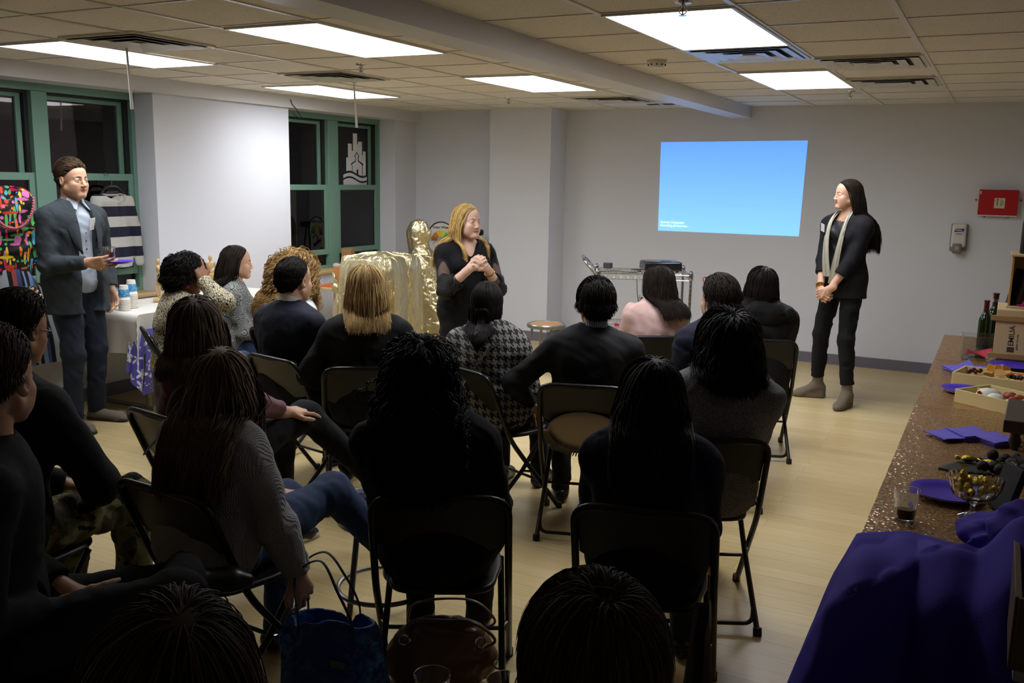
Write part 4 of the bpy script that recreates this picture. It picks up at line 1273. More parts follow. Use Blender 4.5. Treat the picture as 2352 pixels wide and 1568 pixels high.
# stacked paper cups
m_paper = mat('paper_white', 'dedad0', .7)
def f_cup(nt):
    v = nt.coord()
    d = nt.voro(v, 60)['Distance']
    return nt.mix(nt.ramp(d, [(.30, .0), (.34, 1.), (.42, 1.), (.46, .0)]), (*lin('2f86c0')[:3], 1), (*lin('8cc4e0')[:3], 1))
m_cupp = mat('cup_blue_print', '3f93c8', .6, fn=f_cup)
def cup_stack(x, y, n, nm):
    for i in range(n):
        z = .748 + .0125 * i
        if i == n - 1:
            t = thing('paper_cup', 'blue-banded topmost paper cup of ' + nm, 'cup', (x, y, z), 0, 'paper cups stacked on the white table')
            MB().lathe([(.042, 0), (.043, .003), (.041, .004), (.030, .108), (0, .108)], n=24).build('cup', m_paper, t, sharp=1.)
            MB().lathe([(.0408, .026), (.0348, .079)], n=24).build('band', m_cupp, t)
        else:
            o = MB().lathe([(.042, 0), (.0435, .002), (.0435, .005), (.0412, .006), (.040, .018)], n=24).build('paper_cup', m_paper, sharp=1.)
            o.location = (x, y, z)
            tag(o, 'white rim of a paper cup nested in ' + nm, 'cup', 'nested cups in ' + nm)
cup_stack(-5.66, 4.76, 7, 'the front stack')
cup_stack(-5.72, 4.88, 9, 'the taller stack behind')
cup_stack(-5.88, 4.84, 8, 'the stack nearest the standing man')
# wooden artist figures
m_lime = mat('limewood', 'cfae74', .5)
def figure(label, loc, rz, arm=0):
    t = thing('artist_mannequin', label, 'mannequin', loc, rz)
    MB().box((0, 0, .012), (.085, .085, .022)).build('base', m_lime, t, .004)
    v = Vol((-.13, -.13, .02), (.13, .13, .36), .004)
    P = dict(h=(0, 0, .315), n=(0, 0, .285), c=(0, 0, .255), w=(0, 0, .205), p=(0, 0, .178))
    v.ell(P['h'], (.0155, .017, .024), None, .004); v.cone(P['n'], (0, 0, .3), .006, .005, .004)
    v.ell(P['c'], (.031, .019, .032), None, .004); v.ell(P['w'], (.019, .015, .018), None, .004); v.ell(P['p'], (.026, .017, .020), None, .004)
    for s in (-1, 1):
        a, bq, e = (s * .016, 0, .165), (s * .026, .028 * s, .10), (s * .034, .012 * s, .030)
        v.cone(a, bq, .0125, .009, .004); v.cone(bq, e, .0105, .006, .004); v.cone(e, (s * .036, .03 + .012 * s, .026), .007, .005, .004)
        sh = (s * .036, 0, .275)
        el = (s * .047, .012, .22) if not (arm and s > 0) else (.055, .03, .235)
        wr = (s * .040, .045, .19) if not (arm and s > 0) else (.075, .075, .205)
        v.cone(sh, el, .009, .0075, .004); v.cone(el, wr, .008, .0055, .004); v.ell(wr, (.007, .012, .007), None, .004)
    v.obj('figure', m_lime, t)
    return t
figure('wooden artist mannequin striding, left of the curly-haired person with glasses', (-5.83, 5.24, .748), -.9, 1)
figure('wooden artist mannequin beside the long dark hair, half hidden', (-5.74, 5.70, .748), 1.2, 0)
o = MB().box((-5.76, 5.44, .748 + .06), (.04, .07, .12)).build('small_black_box', m_black, bevel=.004)
tag(o, 'small black box on the white table by the striding mannequin', 'box')

# clothes shown in the near window
def f_sweater(nt):
    z = nt.xyz(nt.coord())[2]
    k = nt.math('FRACT', nt.math('MULTIPLY_ADD', z, 1 / .163, .08))
    kn = nt.noise(nt.coord(scale=(1, 6, 1)), 60, 2)[0]
    return nt.mix(nt.ramp(nt.math('LESS_THAN', k, .5), [(0., .0), (1., 1.)]), (*lin('17192f')[:3], 1), (*lin('b9b8b2')[:3], 1)), kn, .25
t = thing('striped_sweater', 'navy and grey striped sweater on a hanger in the near window', 'sweater', (-6.30, 5.235, 1.0))
v = Vol((-.09, -.36, -.08), (.09, .36, .66), .007)
v.ell((0, 0, .12), (.035, .185, .30), None, .03); v.ell((0, 0, .40), (.038, .175, .20), None, .03); v.half((0, 0, -.02), (0, 0, -1)); v.half((0, 0, .555), (0, 0, 1), .03)
v.cone((0, -.13, .52), (0, .13, .52), .042, .042, .03)
for s in (-1, 1):
    v.cone((0, s * .15, .51), (.012, s * .20, .30), .055, .045, .02, sq=((1, 0, 0), 1.6)); v.cone((.012, s * .20, .30), (.012, s * .225, .02), .047, .042, .01, sq=((1, 0, 0), 1.5))
v.ell((.03, 0, .60), (.08, .085, .075), None, .01, 's')
v.wobble(.005, 24, 3, stretch=(.4, 1.6, .4))
v.obj('body', mat('striped_knit', '17192f', .9, fn=f_sweater), t)
MB().tube([(.02 + .045 * math.cos(a) * .5, .088 * math.cos(a), .555 + .055 * math.sin(a)) for a in np.linspace(PI, 2 * PI, 20)] + [(-.015, .09 * math.cos(a), .565) for a in np.linspace(0, PI, 12)], .013, 8, closed=True).build('collar', mat('grey_rib', 'a9a8a2', .9), t)
t = thing('clothes_hanger', 'black hanger hooked on the window rail, carrying the striped sweater', 'hanger', (-6.30, 5.235, 1.0))
MB().tube(bent([(0, -.16, .515), (0, -.05, .63), (0, .05, .63), (0, .16, .515)], .03), .010, 8).tube([(0, -.06, .585), (0, .06, .585)], .008, 6).build('bar', m_black, t)
MB().tube(spline([(0, 0, .63), (0, 0, .685), (-.02, -.01, .72), (-.05, -.01, .735), (-.07, 0, .715)], 6), .003, 6).build('hook', m_chrome, t)
def f_conf(nt):
    v = nt.coord()
    out = (*lin('121214')[:3], 1)
    stops = [(0., 'd8402a'), (.2, 'f0d030'), (.36, '58c060'), (.5, '50b4d8'), (.64, 'e070b0'), (.8, 'd0205a'), (.9, 'f08030')]
    for sc, rot, st, th in ((25, (.3, .2, .1), (1, 1, 5.), .34), (24, (1.1, .4, .9), (1, 1, 5.), .34), (23, (.8, 1.3, 2.0), (1, 5., 1), .34), (24, (.2, .9, 1.6), (5., 1, 1), .34), (9.5, (0, 0, 0), (1, 1, 1), .36)):
        p = nt.voro(nt.coord(scale=tuple(1 / q for q in st), rot=rot), sc * 1.25, rand=.9)
        m_ = nt.math('LESS_THAN', p['Distance'], th)
        cs = nt.xyz(p['Color'])
        keep = nt.math('GREATER_THAN', cs[1], .42 if sc != 9.5 else .6)
        col = nt.ramp(cs[0], stops if sc != 9.5 else [(0., 'd8402a'), (.5, 'd84a2a'), (.75, 'd878b8')], 'CONSTANT')
        out = nt.mix(nt.math('MULTIPLY', m_, keep), out, col)
    return out
t = thing('printed_shirt', 'black shirt printed with bright confetti shapes, shown at the left edge', 'shirt', (-6.02, 4.10, 1.05))
v = Vol((-.16, -.34, -.06), (.16, .34, .68), .008)
v.ell((0, 0, .16), (.085, .205, .34), None, .04); v.ell((0, 0, .40), (.085, .18, .20), None, .04); v.cone((0, -.13, .52), (0, .13, .52), .06, .06, .04); v.half((0, 0, -.01), (0, 0, -1))
for s in (-1, 1): v.cone((0, s * .15, .50), (.01, s * .25, .10), .065, .07, .02)
v.ell((.05, 0, .60), (.09, .10, .11), None, .01, 's'); v.wobble(.007, 20, 9)
v.obj('body', mat('confetti_print', '121214', .7, fn=f_conf), t)
m_bead = mat('pink_beads', 'd8788c', .3)
t = thing('bead_necklace', 'pink bead necklace round the neck of the printed shirt', 'necklace', (-6.02, 4.10, 1.05))
b = MB()
for q in range(2):
    for i in range(34):
        a = PI * (1 + i / 33)
        b.ball((.105 + .015 * q, (.17 - .015 * q) * math.cos(a), .50 + .01 * q + .20 * math.sin(a)), .0085, 8)
b.build('beads', m_bead, t)
def f_skirt(nt):
    y = nt.xyz(nt.coord('Generated'))[1]
    n = nt.noise(nt.coord(), 9, 2)[0]
    k = nt.math('FRACT', nt.math('MULTIPLY_ADD', y, 2.6, nt.math('MULTIPLY', n, .05)))
    return nt.ramp(k, [(0., '15151a'), (.10, '7f9cc8'), (.2, '4a5890'), (.28, '101014'), (.38, 'a8b4bc'), (.55, '101014'), (.66, 'c05858'), (.76, '4a5890'), (.86, '101014'), (.93, '8aa8d0')], 'CONSTANT')
t = thing('striped_skirt', 'long skirt in blue, grey and red stripes hanging below the printed shirt', 'skirt', (-6.0, 4.10, .42))
def f_sk(u, v):
    a = 2 * PI * u
    r = .10 + .20 * (1 - v)
    return (.6 * r * math.cos(a) * (1 + .06 * math.sin(9 * a)), r * 1.25 * math.sin(a) * (1 + .05 * math.sin(7 * a)) + .19 * (1 - v), .66 * v)
MB().sheet(f_sk, 64, 14, .004).build('cloth', mat('skirt_stripes', '4a5890', .8, fn=f_skirt), t)

# ------------------------------------------------------------------ gold-draped things in the far corner
def f_gold(nt):
    v = nt.coord(scale=(1, 1, .42))
    w = nt.noise(v, 3, 3)[1]
    ad = nt.add('ShaderNodeVectorMath', operation='MULTIPLY_ADD'); nt.link(w, ad.inputs[0]); ad.inputs[1].default_value = (.25, .25, .25); nt.link(v, ad.inputs[2])
    h = None
    for sc, am in ((7, 1.), (17, .5), (40, .2)):
        n = nt.noise(ad.outputs[0], sc, 2, .5)[0]
        rdg = nt.math('MULTIPLY', nt.math('ABSOLUTE', nt.math('MULTIPLY_ADD', n, 2., -1.)), -2.2 * am)
        h = rdg if h is None else nt.math('ADD', h, rdg)
    return None, h, .9
m_lame = mat('gold_lame', 'ddd0a6', .30, .92, fn=f_gold)
t = MB()
gx0, gx1, gy0, gy1, gz = -5.52, -4.97, 7.13, 7.68, .98
def f_gb(u, v):
    a = 2 * PI * u
    c, s = math.cos(a), math.sin(a)
    e = .16
    k = v * 1.30
    cx, cy = (gx0 + gx1) / 2, (gy0 + gy1) / 2
    sx = (abs(c) ** e) * (1 if c > 0 else -1) * (gx1 - gx0) / 2
    sy = (abs(s) ** e) * (1 if s > 0 else -1) * (gy1 - gy0) / 2
    pl = .022 * math.sin(26 * a) + .012 * math.sin(61 * a + 1)
    if k < .28:
        q = k / .28
        return (cx + sx * q, cy + sy * q, gz + .05 * (1 - q * q) + .006 * math.sin(20 * a) * q + .008 * math.sin(9 * q + 3 * a))
    d = k - .28
    g = 1 + .05 * d + pl * min(1, d * 3)
    return (cx + sx * g + .02 * min(1, d * 10) * c, cy + sy * g + .02 * min(1, d * 10) * s, gz - d * .95 + .01 * math.sin(12 * a))
t.sheet(f_gb, 220, 60, .004)
o = t.build('gold_cover', m_lame, sharp=1.6)
tag(o, 'crinkled gold fabric covering a boxy piece of furniture by the far window', 'cover')
t = thing('covered_cabinet', 'boxy furniture hidden under the crinkled gold fabric', 'cabinet', (-5.245, 7.405, 0))
MB().box((0, 0, .485), (.50, .50, .97)).build('body', m_pine2, t, .005)
v = Vol((-5.72, 7.0, .0), (-5.45, 7.6, .9), .009)
v.ell((-5.58, 7.26, .50), (.07, .12, .26), rotm(y=.1), .05); v.cone((-5.60, 7.18, .70), (-5.64, 7.16, .86), .045, .008, .04); v.ell((-5.57, 7.28, .2), (.08, .14, .22), None, .05)
v.wobble(.012, 30, 3)
o = v.obj('gold_bundle', m_lame); tag(o, 'bunched end of gold fabric at the left of the gold-covered furniture', 'fabric')
v = Vol((-5.80, 8.15, -.02), (-4.90, 8.70, 1.40), .009)
v.ell((-5.47, 8.42, 1.17), (.135, .10, .14), rotm(y=-.5), .05); v.cone((-5.50, 8.42, 1.08), (-5.42, 8.42, .80), .085, .17, .06); v.cone((-5.42, 8.42, .8), (-5.25, 8.42, .05), .17, .16, .06)
v.cone((-5.36, 8.4, .9), (-5.12, 8.38, .05), .10, .11, .05); v.slab(.002)
v.wobble(.013, 22, 5, stretch=(1.3, 1.3, .7)); v.wobble(.005, 55, 6)
o = v.obj('gold_drape', m_lame); tag(o, 'tall figure-like heap draped in gold fabric behind the speaker', 'drape')
t = thing('colour_wheel_poster', 'round-topped colour wheel chart leaning behind the gold drape', 'poster', (-5.52, 8.95, .95), .25)
MB().lathe([(0, 0), (.15, 0), (.15, .01), (0, .01)], (0, 0, .16), 40, R=rotm(x=PI / 2)).box((0, -.005, .03), (.26, .01, .28)).build('board', mat('poster_white', 'cfcdc6', .6), t, smooth=False)
MB().tube([(.15 * math.cos(a), -.012, .16 + .15 * math.sin(a)) for a in np.linspace(.0, PI, 24)], .007, 6).build('rim', m_black, t)
for i, c in enumerate(('8a5a2a', 'b8702a', 'd8b832', 'c8d040', '6aa84a', '3f8f5a')):
    a0, a1 = PI * (1 - i / 6), PI * (1 - (i + 1) / 6)
    MB().mesh([(r * math.cos(a), -.0125, .10 + r * math.sin(a)) for r, a in ((.05, a0), (.115, a0), (.118, (a0 + a1) / 2), (.115, a1), (.05, a1))], [(0, 1, 2, 3, 4)]).build('colour_segment', mat('seg_' + c, c, .6), t, smooth=False)
text('heading', 'Color Wheel', .036, m_black, (0, -.0125, .25), (PI / 2, 0, 0), t, align='CENTER', bold=.0008)
MB().box((0, -.0125, .0), (.16, .002, .035), rotm(y=.5)).build('printed_bar', mat('poster_blue', '1c2a6a', .6), t)
MB().tube([(.045 * math.cos(a) + .03, -.0125, .045 + .045 * math.sin(a)) for a in np.linspace(0, 4.5, 16)], .007, 6).build('printed_arc', mat('poster_grey', '5a5a60', .6), t)
t = thing('easel', 'wooden easel holding the colour wheel chart behind the gold drape', 'easel', (-5.52, 8.98, 0), .25)
for a, bq in (((-.2, 0, 0), (-.05, .05, 1.05)), ((.2, 0, 0), (.05, .05, 1.05)), ((0, .3, 0), (0, .06, 1.02))): MB().tube([a, bq], .014, 6).build('leg', m_pine2, t)
MB().box((0, .0, .895), (.3, .05, .02)).build('ledge', m_pine2, t, .002)
# small things round the far window
for c, d, rz, lb, mt_ in (((-6.25, 7.56, .772 + .06), (.10, .12, .12), .2, 'tan cardboard box on the sill of the far window', 'c08848'), ((-5.93, 7.42, .70), (.22, .26, .05), .1, 'flat wooden lid below the far window sill', 'b08a58')):
    if d[2] > .1:
        o = MB().box((0, 0, 0), d, rotm(z=rz)).build('cardboard_box', mat('card_' + mt_, mt_, .8), bevel=.002); o.location = c
        tag(o, lb, 'box')
t = thing('side_table', 'low wooden side table under the far window', 'table', (-5.9, 7.55, 0))
MB().box((0, 0, .64), (.30, .40, .03)).build('tabletop', m_pine, t, .004)
for sx in (-.12, .12):
    for sy in (-.16, .16): MB().box((sx, sy, .31), (.03, .03, .63)).build('leg', m_pine2, t, .002)
o = MB().box((-5.9, 7.5, .655 + .005), (.22, .26, .012)).build('orange_folder', mat('orange_card', 'c0602a', .6), bevel=.002); tag(o, 'thin orange folder on the low wooden side table', 'folder')
o = MB().box((0, 0, .09), (.12, .14, .18), rotm(z=.3)).build('cardboard_box', mat('card_b0', 'b9803f', .8), bevel=.002); o.location = (-5.88, 7.62, .667); tag(o, 'brown cardboard box on the low wooden side table', 'box')
o = MB().box((0, 0, .0), (.11, .10, .20), rotm(z=.2)).build('paper_bag', mat('kraft_bag', 'a57d4d', .85, bump=(30, .5)), bevel=.004); o.location = (-6.24, 8.2, .772 + .1); tag(o, 'crumpled kraft paper bag on the sill behind the gold cover', 'bag')
o = MB().ball((0, 0, .03), (.05, .04, .03), 12).ball((.03, .03, .02), (.03, .03, .02), 10).build('white_cloth', mat('white_rag', 'c9c8cc', .8)); o.location = (-6.24, 8.0, .772); tag(o, 'small white crumpled rag on the far window sill', 'rag')
# dark stand behind the speaker
t = thing('black_stand', 'black stand half hidden behind the pillar and the speaker', 'stand', (-5.2, 9.15, 0), 0)
MB().box((0, 0, 1.15), (.16, .12, .07)).build('head', m_black, t, .02)
for s in (-1, 1): MB().tube([(s * .02, 0, 1.12), (s * .14, -.06 * s, .0)], .010, 8).build('leg', m_black, t)
MB().tube([(0, .02, 1.12), (0, .14, 0)], .010, 8).build('leg', m_black, t)
o = napkins('purple napkins on the floor at the foot of the man in the blazer', (-5.80, 4.36, 0.0), .3, 2, .14, .005, 12)
# ------------------------------------------------------------------ people
def ik(a, b, l1, l2, pole):
    a, b = np.asarray(a, float), np.asarray(b, float)
    d = b - a
    L = max(1e-6, np.linalg.norm(d)); u = d / L
    L = min(L, .995 * (l1 + l2))
    x = (l1 * l1 - l2 * l2 + L * L) / (2 * L)
    h = math.sqrt(max(0, l1 * l1 - x * x))
    p = np.asarray(pole, float); p = nrm(p - u * (p @ u))
    return a + u * x + p * h, a + u * L

class Joints: pass
def spine(J, base, up, s, tw, shw, hd, hf, hs):
    R = rotm(z=tw)
    J.s, J.up, J.tw, J.hs = s, up, R, hs
    J.pel = base
    J.waist = base + up * .17 * s
    J.chest = base + up * .345 * s
    J.neck = base + up * .468 * s
    J.head = base + up * .645 * s + R @ vec(0, .025 + hf, 0)
    J.hR = rotm(z=hd[0]) @ rotm(x=hd[1]) @ rotm(y=hd[2])
    J.sh = [J.neck + R @ vec(q * shw, -.005, -.062 * s) for q in (-1, 1)]
    J.R = np.stack([R @ vec(1, 0, 0), nrm(np.cross(up, R @ vec(1, 0, 0))), up], 1)
def arms(J, wr, poles):
    J.el, J.wr = [], []
    for i, q in enumerate((-1, 1)):
        e, w = ik(J.sh[i], wr[i], .285 * J.s, .245 * J.s, poles[i])
        J.el.append(e); J.wr.append(w)
def sit(s=.93, lean=0., side=0., twist=0., shw=.17, hd=(0, 0, 0), hf=.0, wr=None, poles=None, knees=None, ankles=None, hs=.97, z0=.447, y0=-.075):
    J = Joints()
    spine(J, vec(0, y0, z0 + .095), nrm((side, lean, 1)), s, twist, shw, hd, hf, hs)
    arms(J, wr or [(-.08, .20, z0 + .17), (.08, .20, z0 + .17)], poles or [(-.5, -.6, -.5), (.5, -.6, -.5)])
    J.hip = [vec(q * .088, y0 + .02, z0 + .085) for q in (-1, 1)]
    J.knee = [vec(*k) for k in (knees or [(-.12, .36, z0 + .075), (.12, .36, z0 + .075)])]
    J.ank = [vec(*k) for k in (ankles or [(-.11, .36, .085), (.11, .40, .085)])]
    J.seated = True
    return J
def stand(s=1., tw=0., hd=(0, 0, 0), shw=.19, wr=None, poles=None, feet=((-.1, 0), (.1, 0)), hs=1., lean=0., side=0., shift=(0, 0), lift=0.):
    J = Joints()
    spine(J, vec(shift[0], shift[1], .93 * s + lift), nrm((side, lean, 1)), s, tw, shw, hd, 0, hs)
    arms(J, wr, poles or [(-.6, -.7, -.2), (.6, -.7, -.2)])
    J.hip = [J.pel + vec(q * .09, 0, -.02) for q in (-1, 1)]
    J.ank = [vec(f[0], f[1], .085 + lift) for f in feet]
    ll = [np.linalg.norm(J.hip[i] - J.ank[i]) for i in (0, 1)]
    J.knee = [ik(J.hip[i], J.ank[i], .512 * ll[i], .492 * ll[i], (0, 1, 0))[0] for i in (0, 1)]
    J.seated = False
    return J

def torso(v, J, w=1., d=1., b=0., k=.07, bust=0., belly=0., down=.0):
    s, R = J.s, J.R
    v.ell(J.pel + J.up * .03 - J.up * down, (.168 * w + b, .125 * d + b, .15 + b), R, k)
    v.ell(J.waist, (.138 * w + b, .105 * d + b + belly, .16 + b), R, k)
    if belly: v.ell(J.waist + R @ vec(0, .05 + belly, -.03), (.12 * w + b, .09 + b, .12), R, k)
    v.ell(J.chest + R @ vec(0, -.005, 0), (.158 * w + b, .118 * d + b, .175 + b), R, k)
    v.cone(J.sh[0] * .92 + J.sh[1] * .08, J.sh[1] * .92 + J.sh[0] * .08, .052 + b * .7, .052 + b * .7, k * .8)
    for q in (0, 1):
        v.cone(J.sh[q] * .80 + J.neck * .20, J.neck + J.up * .018, .044 + b, .030 + b * .5, .05)
    v.cone(J.neck - J.up * .06, J.neck + J.up * .02, .075 + b, .050 + b * .4, .05)
    if bust:
        for q in (-1, 1): v.ell(J.chest + R @ vec(q * .072 * w, .075, -.005), (.065, .055 + bust, .062), R, .05)

def head_sdf(v, J, fem=True, fine=False):
    c, R, h = J.head, J.hR, J.hs
    P = lambda x, y, z: c + R @ (vec(x, y, z) * h)
    E = lambda x, y, z, rx, ry, rz, k=.02, op='u', R2=None: v.ell(P(x, y, z), (rx * h, ry * h, rz * h), R if R2 is None else R @ R2, k * h, op, .02)
    C = lambda a, b, ra, rb, k=.012, op='u': v.cone(P(*a), P(*b), ra * h, rb * h, k * h, op, None, .015)
    E(0, -.014, .028, .073, .094, .086)
    E(0, .030, .035, .059, .053, .056, .03)
    E(0, .034, -.03, .056, .052, .062, .03)
    E(0, .030, -.066, .047 if fem else .051, .052, .044, .025)
    C((0, .072, -.097), (0, .078, -.094), .016, .016, .025)
    jw = .047 if fem else .053
    for q in (-1, 1):
        C((q * jw, .0, -.055), (q * .02, .068, -.097), .018, .014, .025)
        E(q * .040, .060, -.028, .021, .022, .018, .02)
        E(q * .034, .050, -.055, .026, .028, .030, .025)
        C((q * .012, .076, .018), (q * .040, .064, .016), .012, .009, .014)
    for q in (-1, 1):
        E(q * .032, .101, -.001, .019, .017, .011, .012, 's')
        E(q * .0325, .0722, -.001, .0158, .0158, .0158, .004)
        E(q * .0325, .090, -.0015, .0150, .012, .0058 if fem else .0048, .002, 's')
    C((0, .082, .012), (0, .1015 if fem else .105, -.033), .0066, .0095 if fem else .012, .010)
    for q in (-1, 1): E(q * .0105, .096, -.037, .0075, .010, .007, .006)
    for q in (-1, 1):
        C((q * .0270, .0765, -.0575), (q * .004, .0895, -.0580), .0038, .0050, .005)
        C((q * .022, .079, -.0630), (0, .0885, -.0680), .0040, .0055, .005)
    if fine: C((-.021, .0905, -.0622), (.021, .0905, -.0622), .0018, .0018, .002, 's')
    for q in (-1, 1):
        E(q * .077, -.010, -.006, .011, .020, .033, .010, 'u', rotm(z=-q * .35, x=.15))
        E(q * .087, -.004, -.004, .006, .010, .019, .006, 's', rotm(z=-q * .35, x=.15))
    r = .047 if fem else .056
    v.cone(P(0, -.030, -.05), J.neck - J.up * .02, r, r + .008, .014)

def hand(v, w, d, n, side, curl=.5, s=1., spread=.10, thumb=.5, curls=None):
    """w wrist, d the way the hand points, n palm normal, side -1 left +1 right"""
    d = nrm(d); n = np.asarray(n, float); n = nrm(n - d * (n @ d))
    lat = np.cross(d, n) * -side                  # towards the thumb
    W = np.asarray(w, float)
    v.cone(W - d * .035, W + d * .012, .024 * s, .024 * s, .02, 'u', (n, 1.25))
    for i, o in enumerate((.030, .010, -.010, -.029)):
        v.cone(W + lat * o * .55 * s + d * .008, W + lat * o * s + d * (.088 - .004 * abs(i - 1)) * s, .0155 * s, .0120 * s, .012, 'u', (n, 1.12))
    v.cone(W + lat * .02 * s + d * .02, W + lat * .036 * s + d * .05 * s + n * .008, .018 * s, .014 * s, .012)
    L = [(.043, .026, .021), (.047, .030, .023), (.044, .028, .022), (.034, .021, .019)]
    R_ = [.0095, .0098, .0092, .0082]
    for i, o in enumerate((.031, .010, -.011, -.030)):
        p = W + lat * o * s + d * (.088 - .004 * abs(i - 1)) * s
        a = (1.5 - i) * spread * .55
        dd_ = nrm(d * math.cos(a) + lat * math.sin(a))
        cu = (curls[i] if curls else curl * (1 + .08 * i))
        ang = 0
        for j in range(3):
            ang += cu * (.75, 1.0, .7)[j]
            q = p + (dd_ * math.cos(ang) + n * math.sin(ang)) * L[i][j] * s
            v.cone(p, q, R_[i] * s * (1 - .09 * j), R_[i] * s * (.93 - .09 * j), .004, mg=.012)
            p = q
    p = W + lat * .032 * s + d * .028 * s + n * .006
    t1 = nrm(lat * .75 + d * .75 + n * .45 * thumb)
    t2 = nrm(lat * (.25 - .5 * thumb) + d * 1. + n * .7 * thumb)
    q = p + t1 * .042 * s; v.cone(p, q, .0135 * s, .0110 * s, .008, mg=.012)
    p, q = q, q + t2 * .030 * s; v.cone(p, q, .0108 * s, .0098 * s, .004, mg=.012)
    p, q = q, q + nrm(t2 + n * .3 * thumb) * .024 * s; v.cone(p, q, .0098 * s, .0080 * s, .004, mg=.012)

def skin_mat(c): return mat('skin_' + c, c, .48, spec=.35, bump=(180, .06), sss=0)
def body(root, J, skin='c99a7c', fem=True, fine=False, hands=None, lips='b0605a', brow='2a1c14', hv=None, eyes=False, coarse=.012, iris='4a3524', arm=1.):
    pts = [J.pel, J.neck, *J.sh, *J.el, *J.wr, *J.hip, *J.knee, *J.ank, J.head]
    lo = np.min(pts, 0) - .16; hi = np.max(pts, 0) + .16
    lo[2] = min(J.ank[0][2], J.ank[1][2]) - .06
    h = J.hs
    fz = [(J.head - .135 * h, J.head + .135 * h, .0024 if fine else .0034)]
    hands = hands or [dict(), dict()]
    for i in (0, 1):
        d = hands[i].get('d', J.wr[i] - J.el[i]); c = J.wr[i] + nrm(d) * .075
        if hands[i].get('fine', True): fz.append((c - .115, c + .115, hv or .0042))
    v = Vol(lo, hi, coarse, fz)
    torso(v, J, .92, .90, -.006, .06)
    for i in (0, 1):
        v.cone(J.sh[i], J.el[i], .042 * arm, .036 * arm, .03)
        v.cone(J.el[i], J.wr[i] * .97 + J.el[i] * .03, .038 * arm, .0255, .02)
        v.cone(J.hip[i], J.knee[i], .070, .050, .04)
        v.cone(J.knee[i], J.ank[i], .048, .034, .02)
        v.cone(J.ank[i], J.ank[i] - vec(0, 0, .03), .032, .030, .02)
    head_sdf(v, J, fem, fine)
    for i, q in enumerate((-1, 1)):
        a = hands[i]
        d = a.get('d', J.wr[i] - J.el[i])
        hand(v, J.wr[i], d, a.get('n', (-.2 * q, .1, -1)), q, a.get('curl', .35), a.get('s', .95 if fem else 1.02), a.get('spread', .12), a.get('thumb', .5), a.get('curls'))
    c, R = J.head, J.hR
    def mi(V, Q):
        C = V[Q].mean(1)
        l = ((C - c) @ R) / h
        ax = np.abs(l[:, 0])
        m_ = np.zeros(len(Q), np.int32)
        m_[((l[:, 0] / .0275) ** 2 + ((l[:, 2] + .0628 - 4 * l[:, 0] ** 2) / .0084) ** 2 < 1) & (l[:, 1] > .070)] = 1
        m_[(ax > .012) & (ax < .048) & (l[:, 1] > .045) & (np.abs(l[:, 2] - .0205 + 9 * (ax - .027) ** 2) < (.0036 if not fem else .0026) * (1.15 - ((ax - .026) / .023) ** 2))] = 2
        return m_
    o = v.obj('body', [skin_mat(skin), mat('lips_' + lips, lips, .4), mat('brow_' + brow, brow, .8)], root, mi)
    if eyes:
        for q in (-1, 1):
            e = MB().ball((0, 0, 0), .0143 * h, 16)
            e.build('eye', mat('eye_white', 'd6d0c8', .15), root).matrix_local = Matrix.Translation(c + R @ (vec(q * .0325, .0724, -.001) * h))
            gaze = R @ rotm(z=0.)
            b = MB().ball((0, .0092 * h, 0), (.0068 * h, .0056 * h, .0068 * h), 14).slot(1).ball((0, .0128 * h, 0), (.0032 * h, .0024 * h, .0032 * h), 10)
            io = b.build('iris', [mat('iris_' + iris, iris, .1), mat('pupil', '050505', .05)], root)
            io.matrix_local = Matrix.Translation(c + R @ (vec(q * .0325, .0724, -.001) * h)) @ Matrix([list(r_) for r_ in R]).to_4x4()
    return o

